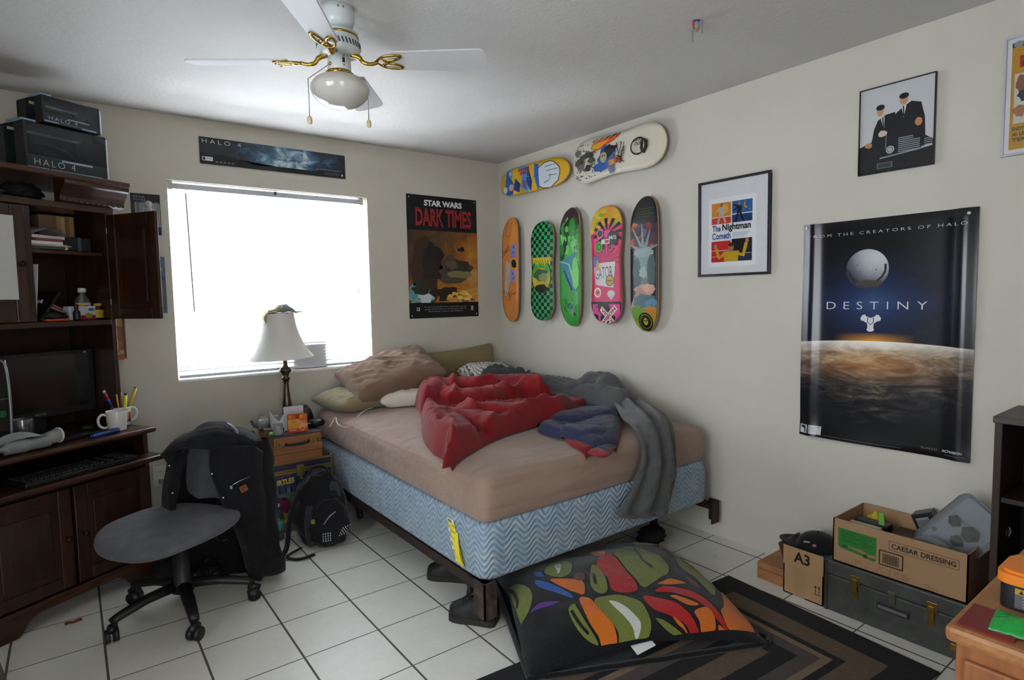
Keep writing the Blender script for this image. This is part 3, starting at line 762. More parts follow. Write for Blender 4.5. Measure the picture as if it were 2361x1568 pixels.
# --- toys in blister packs hung left of the window
CLR = clear('blister_plastic', 'eef2f4', .2)
def pack(name, label, x0, x1, z0, z1, cardcol, dep, draw):
    o = thing(name, label, 'toy package', ((x0+x1)/2, -.003, (z0+z1)/2)); w, h = x1-x0, z1-z0
    m = M(); T = fr((1, 0, 0), (0, 0, 1), (0, -1, 0), (-w/2, 0, -h/2)); sheet(m, T, w, h, C(cardcol, .5)); a = Art(m, T); a.clip = (0, 0, w, h); draw(a, w, h, o); m.build('card', o)
    return o
def d1(a, w, h, o):
    a.rect(0, h*.80, w, h, '1a1c20'); a.text('STAR', .012, h-.024, .06, .012, '6d6f73', bold=.03); a.text('WARS', .012, h-.04, .06, .012, '6d6f73', bold=.03)
    a.rect(.02, .045, w-.004, h*.78, 'a8aba6'); a.ell(w*.6, .12, .035, .04, 'c5c7c2'); a.rect(.004, .004, w-.004, .03, '222428')
    m = M(); m.box((.008, -.02, -.005), (w*.74, .036, h*.66), CLR, .012); m.build('blister', o)
    m = M(); m.blob((.012, -.02, -.07), (.04, .024, .11), C('b9bab4', .5), .3, 4, 20, 3); m.lathe([(.001, .02), (.016, .012), (.018, 0), (.014, -.014), (.001, -.018)], C('c9bfb0', .5), (.012, -.02, .055), 14); m.build('toy', o)
pack('toy_blister', 'toy in a clear blister on a black card beside the window', -2.535, -2.392, 1.752, 1.980, '23262b', .04, d1)
def d2(a, w, h, o):
    a.rect(0, h*.66, w, h, '4a6a80'); a.text('AW', w-.062, h-.085, .05, .022, 'c9b42c', bold=.05, shear=.15); a.lump(w-.085, h-.05, .02, .03, '14181c', 3, .5)
    a.rect(.01, .02, w-.012, h*.60, '6d7468'); a.text('...', w-.075, .035, .05, .006, 'a8b2b8')
    m = M(); m.box((0, -.025, -.05), (w*.86, .046, h*.55), CLR, .01); m.build('blister', o)
    m = M(); m.blob((.02, -.025, -.11), (.05, .03, .12), C('5c5f58', .6), .4, 4, 20, 9); m.build('toy', o)
pack('toy_blister', 'blue carded toy package half hidden behind the open cabinet door', -2.535, -2.387, 1.307, 1.630, '3e5a70', .05, d2)
def d3(a, w, h, o):
    for i in range(14): a.lump(.012+(w-.024)*r2.random(), .02+(h-.04)*r2.random(), .02, .025, ['8a4420', 'b0722c', 'c99a50', '5a2c1c', '9c5a2a', 'd0b078'][i % 6], i+20, .5, 14)
    m = M(); m.bx(w/2-.012, w/2-.004, -.028, 0, -h/2+.01, h/2, C('3c3a34', .5)); m.bx(-w/2, w/2-.012, -.026, -.002, -h/2-.002, -h/2+.025, C('a8542a', .6)); m.build('side_panel', o)
pack('toy_box', 'orange and brown toy box on the wall behind the hutch, under the blue package', -2.72, -2.597, 1.058, 1.290, 'a0562a', .03, d3)
# --- wall outlet with plug
o = thing('wall_outlet', 'white double outlet with a grey plug beside the desk, behind the black jacket', 'outlet', (-2.475, 0, .363))
m = M(); m.box((0, -.003, 0), (.072, .006, .118), C('d8d5cb', .4), .002)
for z in (.024, -.024):
    m.box((0, -.007, z), (.034, .004, .03), C('dedbd2', .4), .003)
    for x in (-.007, .007): m.bx(x-.0012, x+.0012, -.0096, -.009, z, z+.009, C('222222'))
    m.cyl((0, -.0096, z-.007), (0, -.009, z-.007), .0025, C('222222'), seg=8)
m.build('plate', o)
m = M(); m.box((.004, -.022, -.026), (.028, .026, .03), C('8a8a86', .5), .006); m.tube(catmull([(.004, -.034, -.03), (.006, -.045, -.07), (-.004, -.04, -.2), (-.02, -.03, -.345), (.05, -.05, -.358), (.16, -.06, -.358)], 6), .0035, C('8f8f8b', .6), 6)
tag(m.build('power_plug', loc=(-2.475, 0, .363)), 'grey plug and cord in the wall outlet beside the desk', 'plug')
# --- framed print with colour blocks
def framed(name, label, y0, y1, z0, z1, fw, fcol, matcol, draw, dep=.018, glass=True, lab2='picture'):
    w, h = y0-y1, z1-z0; o = thing(name, label, lab2, (0, (y0+y1)/2, (z0+z1)/2)); T = fr((0, -1, 0), (0, 0, 1), (-1, 0, 0), (-.008, w/2, -h/2))
    m = M(); m.T = T; MFc = C(fcol, .3)
    for x0_, x1_, a0, a1 in ((0, w, 0, fw), (0, w, h-fw, h), (0, fw, fw, h-fw), (w-fw, w, fw, h-fw)): m.bx(x0_, x1_, a0, a1, -.006, dep-.006, MFc, .0015)
    m.build('frame', o)
    m = M(); sheet(m, T, w, h, C(matcol, .6), .004); a = Art(m, T); a.clip = (0, 0, w, h); draw(a, w, h, fw); m.build('print', o)
    if glass:
        m = M(); m.T = T; m.bx(fw*.7, w-fw*.7, fw*.7, h-fw*.7, .006, .008, MFG); m.build('glass', o)
    return o
MFG = clear('frame_glass', 'ffffff', 0)
def figure(a, x, y, s, c, skin, arms=1):
    a.ell(x, y+.9*s, .10*s, .13*s, skin, 14); a.poly([(x-.2*s, y+.75*s), (x+.2*s, y+.75*s), (x+.15*s, y+.3*s), (x-.15*s, y+.3*s)], c)
    a.line([(x-.08*s, y+.32*s), (x-.25*s, y-.25*s)], .14*s, c); a.line([(x+.08*s, y+.32*s), (x+.3*s, y-.22*s)], .14*s, c)
    a.line([(x-.16*s, y+.7*s), (x-.4*s, y+.45*s)], .09*s, c); a.line([(x+.16*s, y+.7*s), (x+.42*s*arms, y+.85*s)], .09*s, c)
def d4(a, w, h, fw):
    a.rect(.062, .050, w-.080, h-.098, 'f0f0f0')
    X0, X1, Y1, Y0 = .080, .320, .392, .076; cx_ = (X0+X1)/2
    a.rect(X0, Y1-.074, cx_-.003, Y1, 'd88a22'); a.rect(cx_+.003, Y1-.066, X1, Y1, '2563a0'); a.rect(X0, Y1-.112, cx_-.003, Y1-.078, 'cf3a22'); a.rect(cx_+.003, Y1-.112, X1, Y1-.071, '1d3f78')
    a.ell(cx_-.045, Y1-.035, .026, .026, 'dfb048'); a.ell(X1-.035, Y1-.026, .014, .018, 'd8962e'); a.ell(X1-.029, Y1-.022, .012, .015, '2563a0')
    for i in range(12): a.ell(cx_+.01+(X1-cx_-.02)*r2.random(), Y1-.1+.09*r2.random(), .0018, .0018, 'c8b870', 6)
    figure(a, X0+.060, Y1-.088, .085, 'b9b9b4', 'a06a44'); figure(a, cx_+.045, Y1-.090, .082, '14161c', 'a87850', -1)
    a.text('The', X0+.004, Y1-.152, .052, .034, '2a5f9c', bold=.03); a.text('Nightman', X0+.066, Y1-.160, .166, .046, '101216', bold=.03); a.text('Cometh', X0+.004, Y1-.194, .112, .036, '2a5f9c', bold=.03)
    for i in range(4): a.rect(X0+.128, Y1-.168-i*.007, X1-.012-i*.010, Y1-.1655-i*.007, '9fb4c8')
    a.rect(X0, Y0, cx_-.003, Y0+.112, 'c22024'); a.rect(cx_+.003, Y0, X1, Y0+.118, '191516'); a.rect(X0, Y0+.028, cx_, Y0+.031, 'd9d9da'); a.rect(X0, Y0+.060, cx_, Y0+.063, 'd9d9da'); a.rect(cx_+.003, Y0, X1, Y0+.038, '232f58'); a.rect(cx_, Y0+.038, X1, Y0+.041, 'd9d9da')
    a.poly([(cx_-.040, Y0), (cx_+.040, Y0), (cx_+.046, Y0+.055), (cx_-.046, Y0+.055)], 'c9a41e'); a.line([(cx_-.036, Y0+.044), (cx_-.072, Y0+.022), (cx_-.090, Y0+.072)], .020, 'c9a41e'); a.line([(cx_+.036, Y0+.044), (cx_+.070, Y0+.028), (cx_+.088, Y0+.094)], .020, 'c9a41e')
    a.ell(cx_, Y0+.074, .016, .022, 'a87850'); a.ell(cx_, Y0+.09, .017, .011, '4a3420'); a.ell(cx_-.094, Y0+.085, .010, .014, 'c08a64', 10); a.ell(cx_+.092, Y0+.106, .010, .014, 'c08a64', 10)
framed('framed_print', 'framed print of coloured blocks with a wide white mat, right of the skateboard decks', -1.906, -2.327, 1.456, 1.972, .013, '15161a', 'e2e2e5', d4)
# --- square photo print of two people in dark suits
def d5(a, w, h, fw):
    a.rect(0, 0, w, h, 'b9bbbc'); K_ = '17181a'
    a.poly([(0, 0), (w, 0), (w, .10), (.22, .15), (.14, .17), (.0, .12)], K_)
    a.poly([(.045, .10), (.06, .19), (.075, .225), (.105, .242), (.14, .245), (.145, .16), (.13, .05), (.06, .04)], K_); a.poly([(.135, .08), (.14, .235), (.165, .255), (.20, .275), (.235, .262), (.25, .2), (.255, .08)], K_)
    a.poly([(.085, .234), (.10, .236), (.10, .17)], 'c9cac8'); a.poly([(.163, .262), (.182, .262), (.172, .215)], 'c9cac8'); a.line([(.093, .235), (.098, .18)], .005, K_); a.line([(.171, .262), (.172, .22)], .005, K_)
    a.ell(.083, .262, .014, .021, 'b58a62'); a.ell(.083, .277, .017, .012, K_); a.ell(.172, .289, .015, .022, 'b58a62'); a.ell(.172, .303, .018, .012, K_)
    a.lump(.04, .125, .014, .012, 'b07c50', 2, .3, 14); a.lump(.094, .165, .018, .013, 'bfae9c', 3, .3, 14); a.lump(.228, .185, .013, .016, 'b07c50', 4, .3, 14)
    for i in range(8): a.rect(.155, .075+i*.008, .235 if i < 6 else .21, .0785+i*.008, '8d9496')
    for i in range(4): a.rect(.25, .085+i*.008, w-.008, .088+i*.008, '8d9496')
    a.ring(.125, .092, .014, .004, 'aeb4b6', 18); a.ell(.125, .092, .010, .010, '9aa2a4', 16); a.line([(.085, .062), (.24, .075)], .006, '7f8a8c'); a.line([(.24, .078), (w-.008, .083)], .008, 'a7adae')
    a.rect(.075, .018, .135, .042, '5d6a68'); a.rect(.079, .021, .131, .039, '2f3a3a'); a.line([(.108, .10), (.109, .16)], .0015, 'a8adae')
framed('framed_photo', 'black edged print of two people in dark suits against a pale sky, on the wall', -2.731, -3.018, 1.869, 2.236, .004, '141517', '1a1b1d', d5, .014, False)
# --- yellow poster in a white frame at the picture edge
def d6(a, w, h, fw):
    a.rect(fw, fw, w-fw, h-fw, 'd8d8da'); a.rect(.022, .022, w-.022, h-.022, 'b98a1c'); a.rect(.022, h-.04, w-.022, h-.024, '2a2420'); a.ell(.04, h-.03, .014, .012, '8d969a')
    a.text('M', .045, h-.115, .04, .042, 'a3281c', bold=.04); a.rect(.032, .115, w-.04, .295, 'c9c6bc'); a.lump(.052, .255, .014, .03, '8a5a44', 4, .6); a.lump(.07, .21, .03, .02, '2e3348', 5, .6); a.lump(.05, .16, .02, .02, 'a5704c', 7, .6)
    for i, s_ in enumerate(('ENDY CORR', 'AL LETTIERI', 'TERRY')): a.text(s_, .03, .09-i*.02, .075, .013, '3a3018', bold=.03)
framed('framed_poster', 'yellow poster in a thin white frame cut off by the right picture edge', -3.232, -3.52, 1.853, 2.284, .008, 'b3b4b8', 'd0d0d2', d6, .014, True, 'poster')
# --- large glossy space poster, curling at its edges
t = NT('space_print'); t.set(rough=.22, spec=.5)
sp = t.N('ShaderNodeSeparateXYZ'); t.L(t.coord(), sp.inputs[0]); yv, zv = sp.outputs[1], sp.outputs[2]
hz = t.math('ADD', zv, t.math('MULTIPLY', t.math('MULTIPLY', yv, yv), .14)); hz = t.math('ADD', hz, t.math('MULTIPLY', yv, .0))   # horizon arc
HZ = -.035
below = t.math('LESS_THAN', hz, HZ); dep = t.math('SUBTRACT', HZ, hz)
dx = t.math('ABSOLUTE', t.math('SUBTRACT', yv, .025)); gl = t.math('SUBTRACT', 1.0, t.math('MULTIPLY', dx, 3.0)); glc = t.math('MAXIMUM', gl, 0.0)
cl_ = t.noise(5, 8, .68, stretch=(1, 1, 3.2), dist=1.5); c2_ = t.noise(18, 5, .6, stretch=(1, 1, 3))
lum = t.math('ADD', t.math('MULTIPLY', dep, -1.6), t.math('ADD', .62, t.math('ADD', t.math('MULTIPLY', t.math('SUBTRACT', cl_, .5), 1.0), t.math('MULTIPLY', glc, .22))))
earth = t.ramp(lum, [(0, '07080b'), (.25, '14161d'), (.42, '33302f'), (.58, '75695a'), (.72, 'b5a184'), (.86, 'd8cbb2'), (1, 'f0ead8')])
warm = t.math('MULTIPLY', glc, t.math('MAXIMUM', 0.0, t.math('SUBTRACT', 1.0, t.math('MULTIPLY', t.math('ABSOLUTE', t.math('SUBTRACT', dep, .10)), 11))))
earth = t.mix(t.math('MULTIPLY', warm, .55), earth, 'c07828')
rim = t.math('MAXIMUM', 0.0, t.math('SUBTRACT', 1.0, t.math('MULTIPLY', dep, 22))); earth = t.mix(t.math('MULTIPLY', rim, t.math('ADD', .35, t.math('MULTIPLY', glc, .65))), earth, 'f4f2ea')
up = t.math('SUBTRACT', hz, HZ)
bl_ = t.math('MULTIPLY', t.math('MAXIMUM', 0.0, t.math('SUBTRACT', 1.0, t.math('MULTIPLY', dx, 2.6))), t.math('MAXIMUM', 0.0, t.math('SUBTRACT', 1.0, t.math('MULTIPLY', t.math('ABSOLUTE', t.math('SUBTRACT', up, .17)), 4.2))))
sky = t.ramp(t.math('ADD', bl_, t.math('MULTIPLY', t.math('SUBTRACT', c2_, .5), .10)), [(0, '0a0b10'), (.3, '131a2e'), (.65, '1f2f55'), (1, '34507c')])
hot = t.math('MULTIPLY', t.math('MAXIMUM', 0.0, t.math('SUBTRACT', 1.0, t.math('MULTIPLY', up, 26))), t.math('MAXIMUM', 0.0, t.math('SUBTRACT', 1.0, t.math('MULTIPLY', dx, 6))))
sky = t.mix(hot, sky, 'e09a34')
t.col(t.mix(below, sky, earth)); MSP = t.m
pw, ph = .683, 1.012
def bulge(x, y):
    e = min(x, pw-x); b = .012*math.exp(-((e-.045)/.03)**2)+.006*math.sin(PI*y/ph)
    return .003+b+.018*max(0, 1-y/.12)**2*(.5+.5*math.sin(x*9))+.004*math.sin(y*6+x*4)*(1 if 0 < y < ph else 0)
o = thing('space_poster', 'large glossy black poster of a pale moon above a sunlit planet on the right wall', 'poster', (0, -2.832, 1.174))
m = M(); T = fr((0, -1, 0), (0, 0, 1), (-1, 0, 0), (0, pw/2, -ph/2)); sheet(m, T, pw, ph, MSP, bulge=bulge, nx=48, ny=56)
cuts = [((i*pw/24, 0, 0), (1, 0, 0)) for i in range(1, 24)]+[((0, i*ph/20, 0), (0, 1, 0)) for i in range(1, 20)]
a = Art(m, T, .00008, .0006, warp=lambda x, y, z: (x, y, z+bulge(x, y)), cuts=cuts, rough=.25, spec=.5)
a.text('FROM THE CREATORS OF HALO', .03, ph-.066, .62, .013, 'a5a7aa', spacing=1.5)
mx_, my_ = .285, ph-.222; RM = .088
tm = NT('moon_print'); tm.set(rough=.25, spec=.5); sm2 = tm.N('ShaderNodeSeparateXYZ'); tm.L(tm.coord(), sm2.inputs[0])
du = tm.math('SUBTRACT', pw/2-mx_, sm2.outputs[1]); dv = tm.math('SUBTRACT', sm2.outputs[2], my_-ph/2)
lu = tm.math('ADD', tm.math('MULTIPLY', du, .30/RM), tm.math('MULTIPLY', dv, .42/RM)); rr_ = tm.math('ADD', tm.math('MULTIPLY', du, du), tm.math('MULTIPLY', dv, dv))
lu = tm.math('ADD', tm.math('ADD', lu, .60), tm.math('ADD', tm.math('MULTIPLY', rr_, -.30/RM/RM), tm.math('MULTIPLY', tm.math('SUBTRACT', tm.noise(14, 5, .6), .5), .22)))
tm.col(tm.ramp(lu, [(.05, '33343f'), (.35, '666974'), (.6, '9b9ea4'), (.85, 'c9cbcd')]))
a.ell(mx_, my_, RM, RM, tm.m, 48)
a.line([(mx_-.072, my_-.012), (mx_-.066, my_-.035), (mx_-.05, my_-.055)], .007, '2b2c33'); a.line([(mx_+.075, my_+.02), (mx_+.074, my_-.012), (mx_+.062, my_-.035), (mx_+.035, my_-.06)], .009, '2b2c33')
a.lump(mx_+.012, my_-.064, .05, .014, '47423e', 4, .6); a.ell(mx_-.04, my_+.02, .004, .002, '4a4d55', 10); a.ell(mx_+.038, my_-.004, .003, .003, '3a3d45', 10)
a.text('DESTINY', .115, ph-.40, .405, .034, 'd5d6d8', bold=-.012, spacing=1.75)
lx, ly = .305, ph-.455
def lobe(ang):
    c_, s_ = math.cos(ang), math.sin(ang); return [(lx+(u*c_-v*s_), ly+(u*s_+v*c_)) for u, v in ((-.014, -.002), (-.012, .028), (-.016, .036), (-.008, .044), (.008, .044), (.016, .036), (.012, .028), (.014, -.002))]
for ang in (PI, PI/3, -PI/3): a.poly(lobe(ang), 'd5d6d8')
a.ell(lx, ly, .013, .013, 'd5d6d8', 20); a.line([(lx-.011, ly+.018), (lx-.012, ly-.002), (lx, ly-.013), (lx+.012, ly-.002), (lx+.011, ly+.018)], .0035, '2c3a5e'); a.ell(lx, ly+.006, .0085, .012, 'd5d6d8', 16)
a.rect(.006, .012, .105, .053, 'b9babb'); a.rect(.01, .016, .034, .049, '25272b'); a.text('RP', .013, .026, .018, .014, 'd0d0d0', bold=.03)
for i in range(5): a.rect(.04, .018+i*.0065, .095-.01*(i % 2), .0205+i*.0065, '6a6c70')
a.rect(.115, .012, .44, .0145, '4a4c50'); a.text('BUNGIE', .515, .028, .058, .009, '85878a', spacing=1.2); a.text('ACTIVISION', .588, .028, .07, .010, 'b5b6b8', bold=.03); a.rect(.60, .016, .67, .0185, '55575a')
for x, y in ((.016, ph-.014), (pw-.03, ph-.022)): a.ell(x, y, .006, .006, 'c5c6c8', 12)
k = m.build('sheet', o, recalc=False)
# ----------------------------------------------------------- skateboard decks
def deck(name, label, cy_, cz_, L, Wd, side, draw, rot=0, kick=.055, base=.062, nose=.5, tail=.5, taper=0, straight=.30, th=.011, rimcol='b98a58', squ=2.4, flat=0):
    """a deck on the right wall, graphic out; canvas x across, y along; kicks bend towards the wall"""
    def hw(t_):                                       # half width at t_ in -1..1
        k = abs(t_); s_ = straight; w_ = 1.0
        if k > s_: w_ = max(0.0, 1-((k-s_)/(1-s_))**squ)**(1/squ if k > .8 else .5)
        w_ = max(0.0, 1-(max(0, k-s_)/(1-s_))**(squ*1.5))**.5
        return Wd/2*w_*(1-taper*t_)*(1-(.06*math.cos(t_*PI*1.4)*(1 if side else 0)))
    def oz(x, y):
        t_ = 2*y/L; k = max(0, abs(t_)-.62)/.38; kk = kick*(nose*2 if t_ > 0 else tail*2)*.5
        return base-kk*k**1.6+.006*(1-(2*x/Wd)**2)-.004
    n = 64; ts = [math.sin(PI/2*(-1+2*i/n)) for i in range(n+1)]
    c_, s_ = math.cos(rot), math.sin(rot)
    T = fr((0, -1, 0), (0, 0, 1), (-1, 0, 0), (0, 0, 0)) @ Matrix.Rotation(rot, 4, 'Z')
    m = M(); m.T = T; G = C(rimcol, .5); BK = C('2a2826', .8)
    ns = 8
    def P(i, j, top): t_ = ts[i]; x = hw(t_)*(-1+2*j/ns); y = t_*L/2; return (x, y, oz(x, y)-(0 if top else th))
    vs = [P(i, j, 1) for i in range(n+1) for j in range(ns+1)]+[P(i, j, 0) for i in range(n+1) for j in range(ns+1)]
    o2 = (n+1)*(ns+1); q = ns+1
    top = [[i*q+j, i*q+j+1, (i+1)*q+j+1, (i+1)*q+j] for i in range(n) for j in range(ns)]
    m._add(vs, top, draw.base, True); m._add(vs, [[o2+k for k in f][::-1] for f in top], BK, True)
    rim = []
    for i in range(n): rim += [[i*q, (i+1)*q, o2+(i+1)*q, o2+i*q], [i*q+ns, o2+i*q+ns, o2+(i+1)*q+ns, (i+1)*q+ns]]
    m._add(vs, rim, G)
    cuts = [((i*Wd/8, 0, 0), (1, 0, 0)) for i in range(-3, 4)]+[((0, i*L/40, 0), (0, 1, 0)) for i in range(-19, 20)]
    def warp(x, y, z):
        t_ = max(-1, min(1, 2*y/L)); h_ = hw(t_)-.0012; x = max(-h_, min(h_, x)); y = t_*L/2
        return (x, y, oz(x, y)+z)
    m.T = Matrix()
    a = Art(m, T, .00006, .0006, warp=warp, cuts=cuts, rough=.4); draw(a, L, Wd)
    # truck bolt holes
    for y in (.56*L/2, .44*L/2, -.44*L/2, -.56*L/2):
        for x in (-.02, .02): a.ell(x, y, .0028, .0028, '3a342c', 8)
    o = m.build(name, loc=(0, cy_, cz_)); return tag(o, label, 'skateboard deck', 'skateboard decks on the right wall')
def basecol(c):
    def d(f): f.base = C(c, .4, 0, .4, .05, 30); return f
    return d
@basecol('c47a34')
def s1(a, L, Wd):
    a.lump(-.02, -.02, .035, .10, 'a9a49c', 2, .5); a.lump(-.04, -.14, .03, .06, 'b0a89c', 3, .6)
    a.poly([(.015, .09), (.085, .10), (.088, .20), (.04, .20), (.012, .16)], '7f7fb4'); a.poly([(.005, -.075), (.075, -.10), (.085, -.005), (.02, .0)], '7f7fb4')
    a.line([(.035, .12), (.05, .145), (.068, .13)], .005, '1c1a22'); a.ell(.055, .175, .006, .01, '1c1a22', 10); a.line([(.03, -.06), (.05, -.075), (.06, -.05)], .005, '1c1a22'); a.ell(.04, -.03, .006, .008, '1c1a22', 10)
    a.lump(.055, .045, .03, .028, '17161a', 5, .5); a.text('krooked', -.10, .095, .13, .05, '1d1a18', rot=.5, shear=.3, bold=-.01)
    pts = [(-.09, -.19), (-.075, -.15), (-.06, -.20), (-.045, -.16), (-.035, -.2), (-.015, -.17), (0, -.21), (.015, -.17), (.03, -.20), (.045, -.18), (.06, -.19), (.085, -.17)]
    a.line(pts, .007, '1d1a18'); a.line([(.0, -.18), (.005, -.24), (.02, -.2)], .005, '1d1a18')
    for x, y in ((-.04, .27), (-.04, .36), (.01, .36), (.01, .27)): a.ell(x, y, .006, .004, '4a3a2a', 8)
    a.line([(-.045, .275), (-.045, .355)], .003, '6a4a2a'); a.line([(-.04, .26), (.01, .26)], .003, '6a4a2a'); a.line([(.015, .28), (.015, .36)], .003, '6a4a2a')
deck('skateboard_deck', 'plain orange deck with lilac squares and black scribbles, nearest the room corner', -.207, 1.577, .815, .205, 0, s1, rot=math.radians(-1.2), kick=.05)
@basecol('1d8f52')
def s2(a, L, Wd):
    n = 27; st = L/n; a.hold = True
    for j in range(n):
        for i in range(8):
            if (i+j) % 2 == 0: a.rect(-Wd/2+i*Wd/8, -L/2+j*st, -Wd/2+(i+1)*Wd/8, -L/2+(j+1)*st, '121713')
    a.hold = False; a.z += .0003
    a.ell(-.005, -.035, .112, .125, '16201a'); a.ell(-.005, -.035, .106, .118, '3c8f38'); a.ell(-.005, -.06, .10, .085, 'b39a22'); a.lump(-.005, -.03, .075, .04, '2e5a3c', 4, .6); a.lump(.03, -.045, .05, .03, '7d8a5a', 7, .7); a.lump(-.005, -.125, .07, .03, '14150f', 6, .3)
    for i in range(8): a.poly([(-.105+i*.026, .10), (-.082+i*.026, .10), (-.084+i*.026, .055-.015*(i % 3)), (-.10+i*.026, .06)], 'c8a81f')
    a.rect(-.105, .075, .105, .10, 'c8a81f')
    for i in range(8): a.line([(-.10+i*.027, .095), (-.09+i*.027, .068)], .006, '5a7a24')
deck('skateboard_deck', 'green and black checkered deck with a yellow round emblem, second from the corner', -.595, 1.549, .725, .247, 1, s2, kick=.03, tail=.3, nose=.5, straight=.42, squ=2.6, rot=math.radians(-1.5))
@basecol('2f8f32')
def s3(a, L, Wd):
    a.poly([(-.12, L/2), (.12, L/2), (.12, .30), (.07, .26), (.0, .30), (-.05, .24), (-.12, .20)], '3a1c2e')
    gs = ['1e6a26', '3fa53c', '174a1c', '62b85a', '0e2f14', '2f7f2e']
    for i in range(26): a.lump(-.09+.15*r2.random(), .06+.26*r2.random()*(1-.3*r2.random()), .015+.03*r2.random(), .02+.04*r2.random(), gs[i % 6], i, .5, 14)
    for i in range(16): a.line([(.03+.06*r2.random(), .23-.2*r2.random()), (.04+.06*r2.random(), .18-.2*r2.random())], .004, '8fc089')
    a.poly([(-.10, .04), (-.02, .07), (.08, .10), (.03, .03), (.05, -.08), (.075, -.17), (.03, -.16), (-.04, -.08), (-.09, .0)], '3d7f8a'); a.poly([(-.02, -.08), (.05, -.05), (.06, -.16), (.03, -.15)], '2f6fa0'); a.line([(-.10, .045), (.0, .02), (.045, -.10)], .01, '8fb5b0'); a.line([(-.05, -.02), (.03, -.16)], .012, '0f2a30')
    a.lump(.02, -.27, .045, .02, '1d4a5a', 3, .4); a.lump(.06, -.05, .035, .1, '6fc05f', 5, .3)
    for i in range(10): a.line([(-.08+.16*r2.random(), -.2-.1*r2.random()), (-.07+.14*r2.random(), -.28-.05*r2.random())], .006, ['5fb84a', '1d6a20'][i % 2])
    a.ell(.03, -.315, .022, .022, '7d8d78'); a.ring(.03, -.315, .03, .003, '8fb08a'); a.ell(.045, -.325, .012, .014, '2a4a2a', 12)
deck('skateboard_deck', 'green painted deck with a dark purple nose, third of the five upright decks', -.897, 1.563, .82, .21, 0, s3, kick=.06)
@basecol('cf2f68')
def s4(a, L, Wd):
    BL = '17151a'
    a.poly([(-.14, L/2), (.14, L/2), (.14, .25), (.05, .28), (-.02, .25), (-.14, .20)], 'b99a24')
    for i in range(12): a.lump(-.1+.2*r2.random(), .24+.12*r2.random(), .025, .012, ['d87a1e', '7a9a2a', 'c8b02c', 'e08a30'][i % 4], i, .6, 12)
    for k in range(12):
        t0 = k*PI/6; a.poly([(.02, .20), (.02+.13*math.cos(t0), .20+.10*math.sin(t0)), (.02+.13*math.cos(t0+.24), .20+.10*math.sin(t0+.24))], BL)
    a.ell(.02, .20, .03, .025, 'd8347a'); a.rect(-.14, -.23, .14, .09, 'c02a58')
    for k in range(16):
        t0 = k*PI/8; a.poly([(0, .04), (.12*math.cos(t0), .04+.09*math.sin(t0)), (.12*math.cos(t0+.12), .04+.09*math.sin(t0+.12))], '8a1f40')
    a.poly([(-.105, -.005), (-.07, .015), (.085, .02), (.07, -.145), (.02, -.14), (-.085, -.125)], 'c9c6c4'); a.text('GATOR', -.09, -.09, .155, .075, '1c1a1c', bold=-.01, rot=.06)
    a.text('VISION', -.085, .02, .06, .014, '2a2628', rot=.1); a.ell(.04, -.10, .036, .036, '2f2a22'); a.ell(.04, -.10, .031, .031, 'b98a2c'); a.rect(.015, -.105, .065, -.095, '4a6a3a')
    a.ell(-.07, -.175, .033, .033, 'd6d2cf'); a.ell(-.07, -.175, .022, .022, 'c8603a'); a.ell(-.07, -.175, .007, .007, BL); a.ell(.05, -.185, .032, .024, 'c6c4c4'); a.poly([(.02, -.19), (.08, -.19), (.05, -.225)], 'c6c4c4')
    a.rect(-.14, -L/2, .14, -.235, BL); a.poly([(-.12, -.25), (-.03, -.25), (-.04, -.33), (-.12, -.31)], 'cf3a86'); a.poly([(.03, -.25), (.12, -.25), (.12, -.34), (.05, -.32)], 'cf3a86'); a.poly([(-.07, -.25), (-.03, -.25), (-.06, -.36)], BL); a.line([(-.06, -.30), (-.06, -.37)], .02, 'cf3a86'); a.line([(.09, -.3), (.085, -.38)], .02, 'cf3a86')
    def stick(x, y, r_):
        c_, s_ = math.cos(r_), math.sin(r_); f = lambda u, v: (x+u*c_-v*s_, y+u*s_+v*c_)
        a.poly([f(-.085, -.018), f(.085, -.018), f(.085, .018), f(-.085, .018)], 'd3c4bc'); q = f(-.075, -.011); a.text('VISION', q[0], q[1], .15, .022, '8a2a30', rot=r_, bold=.04)
    stick(.02, -.335, -.75); stick(.025, -.325, .72)
    a.ell(.065, .17, .045, .045, '23292a'); a.text('M/S', .035, .16, .06, .025, 'b8c0a8', bold=.02); a.ell(-.055, .12, .034, .036, '4f9a3a'); a.ring(-.055, .12, .018, .007, '1c3a1c', 16); a.ell(-.045, .205, .03, .03, 'b08a90'); a.ell(-.045, .205, .022, .022, '35303a'); a.rect(-.03, .135, .04, .165, 'd2cfcc'); a.rect(.0, .14, .036, .16, 'a03a30'); a.lump(-.085, .025, .03, .035, '3a6ab0', 3, .6); a.lump(-.07, .0, .015, .03, 'c88a2c', 5, .5)
    for x in (-.125, .118): a.rect(x, -.22, x+.012, .12, 'b01f3c')
deck('skateboard_deck', 'wide hot pink deck covered in stickers, fourth of the five upright decks', -1.241, 1.558, .76, .262, 1, s4, kick=.03, tail=.4, nose=.4, straight=.40, squ=2.8, rimcol='9a7a5a', taper=-.02)
